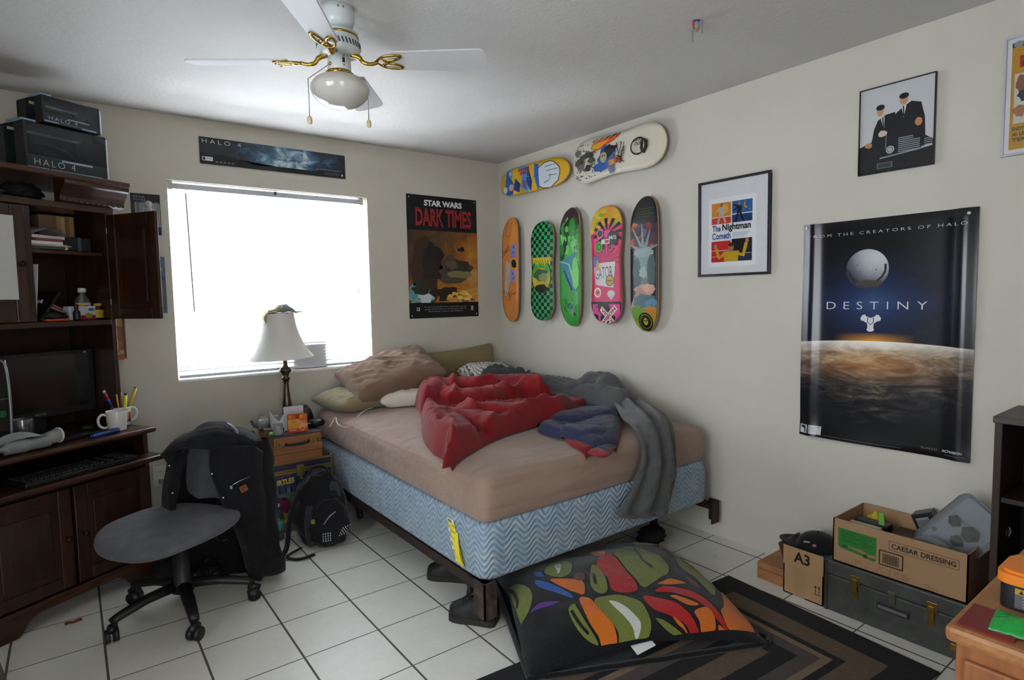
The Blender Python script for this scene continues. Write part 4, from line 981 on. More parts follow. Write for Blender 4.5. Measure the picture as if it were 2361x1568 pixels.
@basecol('1a1a1d')
def s5(a, L, Wd):
    for i in range(4): a.rect(-.055, .33-i*.016, .07-.02*(i % 2), .334-i*.016, '5a5a2c')
    a.rect(-.12, .10, .12, .24, '3a2730')
    for i in range(20): a.lump(-.09+.18*r2.random(), .09+.14*r2.random(), .015+.02*r2.random(), .015+.02*r2.random(), ['7a2c20', '4a2c34', 'a84a28', '2a1c20', '5a5060'][i % 5], i, .6, 12)
    for x0, y0, x1, y1 in ((-.01, .10, -.085, .22), (0, .10, -.01, .24), (.02, .10, .05, .2), (-.03, .09, -.10, .12), (.04, .09, .105, .11)): a.line([(x0, y0), (x1, y1)], .022, '7d8a90', .008)
    a.lump(0, -.03, .085, .13, '5d7470', 3, .25); a.lump(.005, .0, .06, .085, '7a9088', 5, .25); a.lump(.0, .07, .075, .03, '8a9a98', 6, .3); a.lump(-.05, -.06, .03, .09, '3f5552', 9, .4); a.lump(.06, -.05, .03, .10, '435a58', 10, .4); a.lump(.0, -.05, .03, .035, '93a598', 12, .4)
    a.lump(.01, -.16, .075, .04, 'b08a74', 7, .4); a.lump(.05, -.145, .04, .03, 'c09a84', 8, .4); a.poly([(-.11, -.27), (-.04, -.13), (.02, -.17), (-.06, -.29)], 'a07c68'); a.lump(.02, -.23, .09, .05, '4a666c', 14, .4); a.lump(.07, -.25, .05, .05, '4f7f98', 15, .4)
    a.poly([(-.12, -L/2), (.12, -L/2), (.12, -.27), (.03, -.255), (-.04, -.27), (-.12, -.25)], '8a8a22'); a.lump(.06, -.29, .05, .035, 'b07a24', 4, .4); a.lump(-.06, -.3, .05, .05, '5f8a28', 6, .4)
    a.ell(.01, -.345, .055, .055, '14150f'); a.ring(.01, -.345, .042, .003, '9a9a30'); a.ell(.01, -.345, .017, .022, '9a9a30'); a.ell(.004, -.34, .005, .006, '14150f', 8); a.ell(.018, -.34, .005, .006, '14150f', 8)
deck('skateboard_deck', 'dark deck with grey-green artwork and a yellow tail, last of the five upright decks', -1.553, 1.546, .815, .212, 0, s5, kick=.06)
@basecol('c49a18')
def s6(a, L, Wd):
    B1, B2, B3, WH = '2456a0', '3f86b8', '1c2f66', 'c2c9ce'
    a.poly([(-.10, .30), (.10, .30), (.10, .33), (-.10, .33)], 'c49a18')
    a.poly([(-.105, .03), (.0, .0), (.09, .035), (.105, .16), (.04, .10), (-.06, .115)], B2); a.poly([(-.10, .0), (-.03, -.02), (.09, .03), (-.02, .05)], B3)
    a.lump(-.01, -.19, .095, .135, '20242c', 6, .12); a.lump(-.01, -.19, .089, .128, WH, 6, .12)
    for x0, y0, x1, y1 in ((.055, -.28, .05, -.16), (.02, -.30, .02, -.18), (-.02, -.29, -.015, -.2)): a.line([(x0, y0), (x1, y1)], .005, '4d5f68')
    a.line([(-.06, -.15), (-.05, -.21), (-.01, -.23)], .006, '4d5f68'); a.poly([(-.10, -.08), (-.08, -.10), (.08, -.09), (.095, -.04), (.0, -.045)], B1)
    a.poly([(-.095, .22), (-.02, .20), (.05, .26), (.085, .25), (.09, .30), (.03, .31), (-.05, .33), (-.095, .30)], B1); a.poly([(.03, .215), (.095, .23), (.098, .28), (.05, .27)], B2); a.poly([(.05, .23), (.08, .24), (.075, .262), (.05, .255)], WH)
    a.poly([(-.09, .14), (-.03, .12), (.02, .18), (-.06, .21)], B3); a.lump(-.04, .235, .025, .03, 'c49a78', 4, .3, 14); a.lump(-.05, .32, .025, .03, WH, 4, .3, 14)
    for i in range(5): a.line([(-.075+i*.012, .05), (-.05+i*.012, .09)], .007, '9a2c38')
    for i in range(5): a.rect(.062, .02+i*.027, .085, .04+i*.027, '8f2420')
    for i in range(4): a.rect(.036, .02+i*.027, .056, .04+i*.027, '8f2420')
deck('skateboard_deck', 'yellow deck with blue and white artwork hung level near the ceiling corner', -.487, 2.243, .80, .205, 0, s6, rot=PI/2-.015, kick=.045)
@basecol('cdc6b4')
def s7(a, L, Wd):
    r3 = random.Random(5)
    for i in range(120):
        x, y = -.11+.22*r3.random(), L/2-.02-.21*r3.random(); a.line([(x, y), (x+.02*(r3.random()-.5), y-.02*r3.random())], .006, ['3a3936', '555450', '2a2927'][i % 3])
    for i in range(10): a.lump(-.05+.12*r3.random(), L/2-.06-.13*r3.random(), .02, .03, ['4a4945', '6a6963', '35342f'][i % 3], i, .7, 12)
    a.poly([(.07, .20), (.045, .16), (.06, .09), (.085, .0), (.112, -.06), (.107, .04), (.107, .14), (.095, .19)], 'c24a20'); a.poly([(.06, .185), (.06, .12), (.085, .06), (.098, .03), (.095, .12), (.085, .18)], 'd8861e'); a.ell(.075, .165, .016, .026, '9a9f24')
    for i in range(9): a.line([(.10+.012*(i % 2), .18-i*.025), (.118, .16-i*.027)], .006, '2a2320')
    a.lump(.0, .06, .065, .07, '2a4f94', 3, .45); a.lump(-.06, .10, .035, .06, '2f569a', 5, .5); a.lump(.03, .03, .035, .05, '1a1b22', 7, .7); a.lump(-.005, .085, .032, .028, 'a59a70', 4, .2); a.ell(.004, .093, .006, .006, '3a3420', 8); a.ell(.003, .076, .006, .006, '3a3420', 8); a.lump(-.055, .02, .05, .03, '5c6080', 8, .6)
    a.poly([(-.035, .045), (-.065, .04), (-.06, -.06), (-.025, -.075)], 'b88a3c'); a.poly([(-.03, .0), (-.06, -.01), (-.055, -.065), (-.02, -.075)], 'b0502c')
    for i in range(10): a.line([(-.075+.15*r3.random(), -.02-.07*r3.random()), (-.07+.14*r3.random(), -.05-.04*r3.random())], .006, '23221f')
    a.rect(-.02, -.09, .055, -.085, '3a3936')
    a.ell(.005, -.20, .052, .06, '1d1c1b'); a.ell(.005, -.20, .042, .05, 'b5ae9c'); a.lump(.0, -.245, .04, .025, '1d1c1b', 4, .5); a.text('SANTA', .033, -.165, .055, .018, '1d1c1b', rot=-PI/2, bold=.03); a.text('CRUZ', .01, -.175, .05, .018, '1d1c1b', rot=-PI/2, bold=.03)
dk = deck('skateboard_deck', 'cream deck with flame and blue artwork hung level under the ceiling', -1.322, 2.246, .78, .262, 1, s7, rot=PI/2+.0, kick=.035, straight=.38, squ=2.8, taper=-.05, rimcol='b9a080')
# ====================================================== COMPUTER DESK, HUTCH
DO, DR = Vector((-2.555, -.52, 0)), math.radians(30)
DM = Matrix.Translation(DO) @ Matrix.Rotation(DR, 4, 'Z')
def dp(u, y, z): return DM @ Vector((u, y, z))            # desk frame: u right, y towards the corner
MDW = wood('dark_oak', ['180c07', '2c170c', '402312'], 2, 9, .32, .5); MDH = wood('dark_oak_across', ['1c0e08', '331b0d', '4c2a16'], 0, 9, .3, .5); MIN = wood('cabinet_inside', ['180d09', '26150e', '301b12'], 2, 8, .5, .3)
MBL = C('151517', .45); MBG = C('0f0f11', .2, 0, .5, 0); MSV = C('a9abad', .3, .8); MKN = C('2a2018', .3, .7)
dk = thing('computer_desk', 'dark oak computer desk with hutch and one open cabinet door, standing across the corner', 'desk', DO, DR)
DW = .745
def part(name, mt, boxes, bev=.003, parent=None):
    m = M()
    for b in boxes: m.bx(*b, mt, bev)
    return m.build(name, parent or dk)
part('side_panel', MDW, [(-.022, 0, .02, .53, .02, .725)]); part('side_panel', MDW, [(-DW, -DW+.022, .02, .53, .02, .725)])
part('back_panel', MIN, [(-DW+.022, -.022, .515, .53, .05, .725)])
m = M(); m.bx(-DW-.015, .02, -.025, .535, .725, .75, MDH, .010); m.build('desktop', dk)
m = M(); m.bx(-DW+.01, .03, -.075, .40, .592, .617, MDH, .008); m.build('keyboard_tray', dk)
part('divider', MIN, [(-DW+.022, -.022, .03, .515, .555, .575)])
def panel_door(name, w, h, th, knobx, parent=dk, knob=True):
    m = M(); f = .055
    for b in ((0, f, 0, h), (w-f, w, 0, h), (f, w-f, 0, f), (f, w-f, h-f, h)): m.bx(b[0], b[1], 0, th, b[2], b[3], MDW, .004)
    m.bx(f-.004, w-f+.004, th*.35, th*.8, f-.004, h-f+.004, MDW); m.box((w/2, th*.30, h/2), (w-2*f-.05, th*.4, h-2*f-.05), MDW, .006)
    d = m.build(name, parent)
    if knob:
        k = M(); k.lathe([(.006, 0), (.005, .012), (.012, .018), (.013, .024), (.008, .030), (.001, .031)], MKN, seg=16)
        ko = k.build('knob', d, loc=(knobx, 0, h*.5)); ko.rotation_euler = (PI/2, 0, 0)
    return d
d = panel_door('door', .355, .44, .02, .325); d.location = (-DW+.012, 0, .118)
d = panel_door('door', .355, .44, .02, .030); d.location = (-.367, 0, .118)
m = M(); m.bx(-DW-.008, .008, -.012, .53, .085, .112, MDH, .006)
m.prism([(-DW-.004, 0), (-DW+.13, 0), (-DW+.15, .02), (-DW+.17, .05), (-DW+.21, .07), (-.21, .07), (-.17, .05), (-.15, .02), (-.13, 0), (.004, 0), (.004, .09), (-DW-.004, .09)], -.008, .012, MDH, 'y')
m.prism([(0, 0), (.11, 0), (.14, .04), (.4, .04), (.43, 0), (.53, 0), (.53, .09), (0, .09)], -.012, .004, MDH, 'x'); m.build('base', dk)
# hutch
HY0, HY1 = .18, .53
part('hutch_side', MDW, [(-.035, -.012, HY0, HY1, .75, 1.835)]); part('hutch_side', MDW, [(-DW+.012, -DW+.035, HY0, HY1, .75, 1.835)])
part('hutch_back', MIN, [(-DW+.035, -.035, HY1-.012, HY1, .75, 1.835)])
part('cabinet_floor', MDH, [(-DW+.035, -.035, HY0, HY1-.012, 1.262, 1.288)]); part('cabinet_top', MDH, [(-DW, 0, HY0-.015, HY1, 1.805, 1.835)])
part('post', MDW, [(-.395, -.36, HY0, HY0+.02, 1.288, 1.805)]); part('shelf', MDH, [(-.375, -.035, HY0+.035, HY1-.012, 1.60, 1.618)]); part('partition', MIN, [(-.392, -.374, HY0+.02, HY1-.012, 1.288, 1.805)])
d = panel_door('cabinet_door', .335, .51, .018, .305); d.location = (-DW+.02, HY0-.018, 1.29)
m = M(); T = fr((1, 0, 0), (0, 0, 1), (0, -1, 0), (.03, 0, .10)); m.T = T; m.bx(0, .27, 0, .36, 0, .0008, C('b9b9b6', .6)); m.T = Matrix(); nt = m.build('taped_paper', loc=dp(-DW+.01, HY0-.019, 1.29), rz=DR)
tag(nt, 'white sheet of paper taped to the closed cabinet door at the left picture edge', 'paper')
d = panel_door('cabinet_door', .335, .51, .018, .305, knob=False); d.location = (-.035, HY0-.004, 1.29); d.rotation_euler = (0, 0, math.radians(-88))
for z in (.085, .435):
    m = M(); m.box((-.012, .012, z), (.022, .02, .03), C('c9c6b8', .4), .003); m.bx(.0, .004, .018, .022, z-.03, z+.03, MSV); m.build('hinge', d)
# crown with an arched gallery
m = M(); cw = [(0, 0), (.012, .008), (.012, .028), (.022, .045), (.045, .075), (.055, .082), (.055, .098), (.065, .102), (.065, .125), (0, .125)]
def crown(u0, u1):
    for (a0, b0), (a1, b1) in zip(cw, cw[1:]):
        m._add([(u0, HY0-a0-.01, 1.835+b0), (u1, HY0-a0-.01, 1.835+b0), (u1, HY0-a1-.01, 1.835+b1), (u0, HY0-a1-.01, 1.835+b1)], [[0, 1, 2, 3]], MDH)
    for u in (u0, u1): m._add([(u, HY0-a-.01, 1.835+b) for a, b in cw], [list(range(len(cw)))], MDH)
crown(-.245, .05); crown(-DW-.05, -.50)
m.bx(-DW-.05, .05, HY0-.08, HY1, 1.935, 1.962, MDH, .006); m.bx(-.245, .0, HY0-.01, HY0+.02, 1.835, 1.935, MDH); m.bx(-DW, -.50, HY0-.01, HY0+.02, 1.835, 1.935, MDH)
m.bx(-.012, .012, HY0, HY1, 1.835, 1.935, MDH); m.bx(-DW-.012, -DW+.012, HY0, HY1, 1.835, 1.935, MDH)
for i in range(11): m.sphere((-.235+i*.026, HY0-.022, 1.846), .008, MDH, (1, .6, .8), 8, 6)
m.build('crown', dk)
# ---------------------------------------------------- things on and in the desk
def at_desk(o, u, y, z, r=0): o.location = dp(u, y, z+.0012); o.rotation_euler = (0, 0, DR+r); return o
def dthing(name, label, cat, u, y, z, r=0, group=None): return at_desk(thing(name, label, cat, group=group), u, y, z, r)
def dsolo(m, name, label, cat, u, y, z, r=0, group=None, **k): return at_desk(tag(m.build(name, **k), label, cat, group), u, y, z, r)
# clutter inside the gallery
m = M(); m.blob((0, 0, 0), (.16, .10, .075), C('131314', .8), .5, 5, 40, 3); m.blob((-.13, .02, 0), (.16, .09, .05), C('3a3836', .8), .6, 5, 36, 7)
dsolo(m, 'scarf', 'dark crumpled scarf lying in the gallery under the hutch crown', 'scarf', -.335, HY0+.10, 1.836)
# two display boxes on top of the hutch
MHB = C('16191d', .4, 0, .4, .03); MPB2 = C('7f9db0', .4); CLB = clear('box_window', 'c2cad0', .02)
def display_box(label, u0, u1, y0, y1, z0, z1, seed, big):
    w, d_, h = u1-u0, y1-y0, z1-z0; o = dthing('toy_display_box', label, 'toy box', u0, y0, z0)
    m = M(); m.bx(0, w, 0, d_, 0, .006, MHB); m.bx(0, w, d_-.005, d_, 0, h, MHB); m.bx(0, w, 0, d_*.7, h-.004, h, CLB)
    m.prism([(0, 0), (d_, 0), (d_, h), (d_*.18, h), (0, h*.93)], w-.005, w, MHB, 'x'); m.bx(w-.003, w+.004, -.004, .004, .004, h*.95, C('c9ced6', .25, .3))
    for yy in (0, d_*.62): m.bx(0, .012, yy, yy+d_*.3, 0, h, MHB)
    m.bx(-.002, .06 if big else .05, d_*.05, d_*.55, h-.002, h+.012, MPB2, .004); m.bx(w-.05, w, d_*.02, d_*.12, h-.03, h+.004, MHB)
    m.build('carton', o)
    m = M(); m.bx(0, w, 0, .005, 0, h*.33, MHB); a = Art(m, fr((1, 0, 0), (0, 0, 1), (0, -1, 0), (0, 0, 0))); a.clip = (0, 0, w, h*.4)
    a.text('HALO 4', w*.10, h*.13, w*.48, h*.13, 'b9bfc4', bold=-.015, spacing=1.3); a.rect(w*.02, h*.03, w*.26, h*.085, '7f9db0'); a.rect(w*.28, h*.07, w*.68, h*.09, '5f7482'); a.rect(w*.30, h*.03, w*.62, h*.042, '4a545c'); a.rect(w*.66, h*.02, w*.92, h*.085, '7f9db0'); a.rect(w*.42, h*.27, w*.80, h*.31, '8a9aa6')
    m.build('front_strip', o)
    m = M(); m.bx(.012, w-.006, .001, .003, h*.33, h-.004, CLB); m.build('window', o)
    m = M(); G = C('3b3f33', .5); m.blob((w*.45, d_*.5, .03), (w*.55, d_*.4, h*.38), G, .35, 4, 32, seed); m.blob((w*.42, d_*.45, h*.35), (w*.22, d_*.3, h*.2), C('4a4a3c', .5), .4, 5, 20, seed+2)
    for du in (.25, .65):
        for yy in (.28, .68): m.cyl((w*du, d_*yy-.012, h*.30), (w*du, d_*yy+.012, h*.30), h*.13, C('1d1d1b', .7), seg=18)
    m.tube([(w*.2, d_*.3, h*.62), (w*.35, d_*.28, h*.66), (w*.6, d_*.3, h*.58), (w*.72, d_*.3, h*.42)], .003, C('8a8a80', .4), 6); m.box((w*.45, d_*.5, .018), (w*.8, d_*.6, .03), MHB); m.build('toy_vehicle', o)
    m = M(); m.blob((w*.86, d_*.3, .006), (w*.10, d_*.3, h*.42), C('34382c', .5), .4, 4, 20, seed+5); m.sphere((w*.86, d_*.26, h*.52), h*.07, C('3c4030', .4), seg=12, rings=8); m.build('toy', o)
    return o
display_box('large window box with a dark toy vehicle on top of the hutch', -.355, .0, .19, .42, 1.963, 2.178, 1, True)
display_box('smaller window box stacked on the large one under the ceiling', -.268, -.015, .20, .39, 2.192, 2.312, 4, False)
# upper shelf
m = M(); m.bx(-.075, .075, -.05, .05, 0, .178, C('7d6850', .6), .004)
for i, c in enumerate(('8a5a2c', 'a08a60', 'b39868', '7a5a3a', '94784e')): m.bx(-.02+i*.018, -.004+i*.018, -.0505, -.0495, .006, .172, C(c, .6))
dsolo(m, 'brochure_holder', 'tan box of old paperbacks standing on the upper cabinet shelf', 'box', -.150, .40, 1.618, -.1)
z = 1.619
for i, (c, w_, h_, lab) in enumerate((('2e3a3c', .17, .012, 'dark green folder, lowest in the paper pile on the upper cabinet shelf'), ('a08f74', .20, .006, 'tan envelope between the folder and the white papers on the upper shelf'), ('c9c6c0', .14, .016, 'white paper bundle in the pile on the upper cabinet shelf'), ('7a3a3c', .12, .010, 'dark red booklet among the white papers on the upper cabinet shelf'), ('b8b4b2', .15, .014, 'topmost pale papers on the pile of the upper cabinet shelf'))):
    m = M(); m.box((0, 0, h_/2), (w_, .16, h_), C(c, .6), .002)
    if i == 4: m.grid(lambda u, v: (-.07+.16*u, -.075+.15*v, h_+.002+.06*(1-u)**1.2*0+.05*math.sin(PI*u*.9)*(.6+.4*v)), 12, 6, C('a49ea0', .5))
    dsolo(m, 'paper_stack', lab, 'papers', -.285+.008*(i % 2), .29, z, .08*(i-2)); z += h_+.001
m = M(); m.box((0, 0, .0325), (.13, .14, .065), MBL, .004)
for i in range(4): m.bx(-.066, .066, -.0705, -.0695, .012+i*.015, .0128+i*.015, C('3a3d40', .4))
m.bx(.005, .02, -.0712, -.0698, .0, .065, C('3e4a50', .25)); dsolo(m, 'disc_case_stack', 'black stack of disc cases at the front of the upper cabinet shelf', 'disc case', -.135, .31, 1.619, -.05)
m = M(); m.box((0, 0, .011), (.055, .05, .022), C('c8bd98', .6), .002); dsolo(m, 'label_box', 'small cream box at the front edge of the upper cabinet shelf', 'box', -.222, .235, 1.619, 0)
# lower shelf
m = M(); m.box((0, 0, .13), (.022, .22, .26), C('9ba0a6', .5), .004); m.bx(.011, .016, -.11, .11, 0, .262, C('b5b8bc', .4)); o = dsolo(m, 'ring_binder', 'tall pale grey binder leaning at the left inside the open cabinet', 'binder', -.342, .36, 1.291); o.rotation_euler = (0, math.radians(5), DR)
m = M(); m.box((0, 0, .075), (.010, .16, .16), MBL, .002); m.box((.006, 0, .075), (.003, .15, .15), C('6f6a3c', .5)); o = dsolo(m, 'notebook', 'black notebook leaning beside the grey binder in the open cabinet', 'notebook', -.305, .33, 1.296); o.rotation_euler = (0, math.radians(33), DR)
# cough syrup: brown-orange label with printed name
o = dthing('medicine_bottle', 'clear medicine bottle with white cap and orange label in the open cabinet', 'bottle', -.082, .32, 1.289)
m = M(); m.lathe([(.001, 0), (.034, 0), (.036, .006), (.036, .085), (.033, .098), (.014, .122), (.013, .135), (.001, .136)], clear('bottle_plastic', '8a5a30', .3, .1), seg=28, sx=1, sy=.75); m.build('bottle', o)
m = M(); LBm = C('c9c4bc', .5)
def lab(u, v): a_ = PI*(1.05+.9*u); return (.0368*math.cos(a_), .0368*.75*math.sin(a_), .012+.07*v)
m.grid(lab, 20, 2, LBm)
a = Art(m, Matrix(), .0003, .0006, warp=lambda x, y, z: ((.0368+z)*math.cos(PI*(1.05+.9*x)), (.0368*.75+z)*math.sin(PI*(1.05+.9*x)), .012+.07*y), cuts=[((i/12, 0, 0), (1, 0, 0)) for i in range(1, 12)])
a.rect(0, 0, 1, .42, 'b5451c'); a.rect(0, .42, .45, 1, 'c29a28'); a.ell(.5, .62, .14, .22, '1d4a50'); a.text('DayQuil', .12, .13, .76, .26, 'ddd6cc', bold=.02); m.build('label', o)
m = M(); m.lathe([(.018, .134), (.018, .152), (.016, .156), (.001, .156)], C('c9c8c4', .5), seg=20)
for k in range(20): m.bx(-.0006, .0006, -.0185, -.0175, .136, .150, C('b8b7b3', .5)) if k == 0 else None
m.build('cap', o)
o = dthing('vitamin_bottle', 'small dark bottle with yellow cap and yellow label at the right of the open cabinet', 'bottle', -.052, .255, 1.289)
m = M(); m.lathe([(.001, 0), (.022, 0), (.0235, .004), (.0235, .055), (.018, .064), (.001, .064)], C('2e1a0c', .25)); m.build('bottle', o)
m = M(); m.grid(lambda u, v: (.0241*math.cos(PI*(1+u)), .0241*math.sin(PI*(1+u)), .008+.038*v), 18, 2, C('b8982a', .5)); a = Art(m, Matrix(), .0002, .0004, warp=lambda x, y, z: ((.0241+z)*math.cos(PI*(1+x)), (.0241+z)*math.sin(PI*(1+x)), .008+.038*y), cuts=[((i/10, 0, 0), (1, 0, 0)) for i in range(1, 10)])
for i in range(4): a.rect(.3, .2+.17*i, .75-.05*i, .26+.17*i, '6a5418')
m.build('label', o); m = M(); m.lathe([(.017, .063), (.017, .078), (.001, .079)], C('b5941f', .5), seg=20); m.build('cap', o)
m = M(); m.box((0, 0, .033), (.135, .045, .066), C('b9bcc2', .5), .002); a = Art(m, fr((1, 0, 0), (0, 0, 1), (0, -1, 0), (-.0675, -.0226, 0))); a.clip = (0, 0, .135, .066)
a.rect(.045, .0, .13, .022, '8a2030'); a.lump(.09, .02, .02, .012, '7f8a2c', 3, .4); a.rect(.122, 0, .135, .066, '2a3a68'); a.rect(.09, .042, .115, .056, '50545c')
for i in range(4): a.rect(.006, .03+i*.008, .04, .0325+i*.008, '8a8d94')
dsolo(m, 'medicine_box', 'white and red medicine carton lying in front of the bottles in the open cabinet', 'box', -.125, .265, 1.289)
m = M(); m.box((0, 0, 0), (.13, .03, .018), C('b4b0ae', .5), .002); a = Art(m, fr((1, 0, 0), (0, 0, 1), (0, -1, 0), (-.065, -.0151, -.009))); a.clip = (0, 0, .13, .018); a.rect(.03, .004, .10, .014, '9a3a38')
o = dsolo(m, 'flat_carton', 'narrow white and red carton leaning diagonally in the open cabinet', 'box', -.205, .34, 1.352); o.rotation_euler = (0, math.radians(28), DR)
m = M(); m.lathe([(.001, 0), (.014, 0), (.015, .004), (.015, .040), (.008, .048), (.008, .055), (.009, .056), (.009, .075), (.001, .076)], C('1b1b1e', .4)); dsolo(m, 'dropper_bottle', 'tiny black dropper bottle in front of the medicine carton', 'bottle', -.175, .215, 1.289)
m = M(); m.box((0, 0, .005), (.10, .03, .010), C('a8401c', .5), .003); dsolo(m, 'lighter_case', 'flat orange object at the front edge of the open cabinet floor', 'case', -.27, .205, 1.289)
m = M(); m.blob((0, 0, 0), (.10, .06, .04), C('1a1a1c', .6), .5, 6, 30, 2); dsolo(m, 'cable_bundle', 'small tangle of black cable at the foot of the notebook in the cabinet', 'cable', -.245, .255, 1.289)
# monitor
o = dthing('monitor', 'black flat screen monitor standing in the desk hutch', 'monitor', -.285, .36, .75)
m = M(); m.box((0, 0, .235), (.49, .035, .31), MBL, .006); m.bx(-.245, .245, -.0215, -.017, .08, .39, MBL, .002); a = Art(m, fr((1, 0, 0), (0, 0, 1), (0, -1, 0), (-.245, -.0216, .08))); a.text('SOYO', .215, .012, .045, .008, '8c8c8c', bold=.02); a.rect(.445, .282, .458, .300, '9a9a98'); m.build('housing', o)
m = M(); m.bx(-.222, .222, -.0222, -.0205, .112, .372, MBG); m.build('screen', o)
m = M(); m.bx(-.03, .03, .0, .03, .005, .12, MBL, .004); m.lathe([(.11, 0), (.11, .006), (.06, .014), (.001, .015)], MBL, sx=1, sy=.75); m.build('stand', o)
# game console tower at the left picture edge
o = dthing('game_console', 'black upright game console with a silver edge at the left end of the desk', 'game console', -.60, .10, .75, 0)
m = M(); m.box((0, .13, .2), (.15, .27, .40), C('131315', .25), .02, seg=4); m.bx(-.07, .066, -.008, .0, .225, .228, C('5a5a5c', .3)); a = Art(m, fr((1, 0, 0), (0, 0, 1), (0, -1, 0), (0, -.0052, 0))); a.ell(.04, .165, .014, .014, '1d5a34'); a.ring(.04, .165, .007, .003, '123a22', 14); a.rect(.025, .055, .05, .060, '8a4a2a'); m.build('housing', o)
m = M(); m.tube(catmull([(.066, -.002, .01), (.07, -.004, .2), (.066, -.002, .34), (.05, .0, .385), (.0, .0, .40)], 8), .006, C('7d7f82', .3, .6), 8); m.tube(catmull([(.078, .05, .27), (.09, .045, .31), (.09, .045, .35), (.078, .05, .38)], 6), .004, C('8a8c90', .3, .6), 8); m.build('trim', o)
# clear plastic cup
m = M(); m.lathe([(.001, .002), (.026, .002), (.036, .125), (.0375, .126), (.0385, .124), (.028, 0), (.001, 0)], clear('cup_plastic', 'd8dde2', .35, .05)); dsolo(m, 'drinking_cup', 'clear plastic cup behind the grey nozzle on the desk', 'cup', -.475, .13, .75)
# grey nozzle gadget
o = dthing('plastic_nozzle', 'grey curved plastic nozzle with a clear round end at the front of the desk', 'gadget', -.50, .035, .75, .1)
m = M(); MG1 = C('77787a', .45)
m.tube(catmull([(-.17, -.01, .02), (-.10, .0, .034), (-.03, .0, .03), (.03, .0, .028), (.07, .0, .03)], 8), [.012]*8+[.030]*10+[.026]*8+[.028]*7, MG1, 16); m.grid(lambda u, v: (-.15+.22*u, -.02+.05*v, .05+.035*math.sin(PI*u)*(.4+.6*v)), 16, 6, C('8b8b8b', .5)); m.build('body', o)
m = M(); m.cyl((.06, 0, .034), (.115, .0, .042), .027, clear('nozzle_end', 'c8ccd0', .4, .25), r2=.030, cap=False); m.build('clear_end', o)
m = M(); ring = [(.116, .031*math.cos(t_), .042+.031*math.sin(t_)) for t_ in [2*PI*i/24 for i in range(25)]]; m.tube(ring, .004, C('b9b9b4', .4), 6, False); m.build('rim', o)
m = M(); m.box((0, 0, .009), (.235, .165, .018), C('121316', .3), .004); a = Art(m, fr((1, 0, 0), (0, 1, 0), (0, 0, 1), (-.118, -.08, .018))); a.text('acer', .14, .02, .05, .012, '55585c', bold=.02); dsolo(m, 'laptop', 'closed slim black laptop lying in front of the monitor', 'laptop', -.30, .145, .75, .04)
m = M(); m.blob((0, 0, 0), (.07, .045, .03), C('26262a', .25), .05, 2, 28, 1, 2.4); dsolo(m, 'desk_mouse', 'dark glossy computer mouse behind the white mug', 'mouse', -.165, .21, .75, .5)
m = M(); m.tube([(-.065, 0, .009), (.02, 0, .009)], .0088, C('1d3f86', .4), 14); m.tube([(.02, 0, .009), (.065, .0, .009)], .0096, C('16336f', .4), 14); m.box((.045, 0, .019), (.035, .003, .003), C('16336f', .4)); m.tube([(-.075, 0, .009), (-.065, 0, .009)], .006, C('16336f', .4), 12); dsolo(m, 'marker_pen', 'fat blue marker lying on the desk in front of the white mug', 'marker', -.19, .035, .75, .1)
def mug(name, label, u, y, r, h, hdir, body, art=None, rot=0):
    o = dthing(name, label, 'mug', u, y, .75, rot); m = M(); CM = C(body, .25, 0, .5, .02)
    m.lathe([(.001, .004), (r*.78, .004), (r*.80, .0), (r*.86, .004), (r*.98, h*.6), (r*1.04, h-.002), (r*1.02, h), (r*.97, h-.002), (r*.90, h*.6), (r*.78, .01), (.001, .008)], CM, seg=36)
    if art: art(m, r, h)
    m.build('cup', o)
    m = M(); d = hdir; m.tube(catmull([(d*r*.95, 0, h*.82), (d*r*1.35, 0, h*.86), (d*r*1.68, 0, h*.66), (d*r*1.6, 0, h*.35), (d*r*1.2, 0, h*.2), (d*r*.9, 0, h*.22)], 6), .0062, CM, 10); m.build('handle', o); return o
mug('coffee_mug', 'plain white mug at the front right of the desk', -.110, .075, .044, .098, -1, 'c9c9c4', rot=-.45)
def mart(m, r, h):
    a = Art(m, Matrix(), .0003, .0006, warp=lambda x, y, z: ((r*(.9+.1*y/h)+z+.0012)*math.cos(x), (r*(.9+.1*y/h)+z+.0012)*math.sin(x), y), cuts=[((x_*.15-3, 0, 0), (1, 0, 0)) for x_ in range(1, 30)])
    a.rect(-2.2, .02, -.6, h*.72, 'b08a60'); a.rect(-2.2, .02, -.6, .035, '23283a')
    for i, c in enumerate(('3a4468', '8a5a3c', '26283a', 'c08a4a', '4a3a40', 'a06a4a')): a.lump(-2.1+i*.27, .045, .09, .022, c, i, .5, 12)
mug('pen_mug', 'white printed mug holding pens, behind the plain white mug', -.022, .175, .042, .096, 1, 'c6c3bd', mart, rot=-.2)
def pen(name, label, cat, base, tip, r, cols):
    b, t_ = Vector(base), Vector(tip); m = M(); n = len(cols)
    for i, (c, f0, f1, k) in enumerate(cols):
        m.tube([b.lerp(t_, f0), b.lerp(t_, f1)], r*k, C(c, .35), 10)
    dsolo(m, name, label, cat, -.022, .175, .75)
pen('clear_pen', 'transparent pen with red and blue ink, leaning furthest left in the pen mug', 'pen', (-.01, 0, .02), (-.085, -.01, .19), .006, [('2a2a30', 0, .55, .8), ('3a4a90', .55, .78, 1), ('a02a3a', .74, .93, 1.05), ('9aa0a4', .93, 1, 1.1)])
pen('pencil', 'yellow pencil in the pen mug', 'pencil', (-.012, -.015, .02), (-.03, -.018, .163), .004, [('b98a1f', 0, 1, 1)])
pen('wood_pencil', 'brown wooden pencil between the two yellow ones in the pen mug', 'pencil', (.0, .0, .02), (.008, .005, .168), .004, [('7a4a30', 0, 1, 1)])
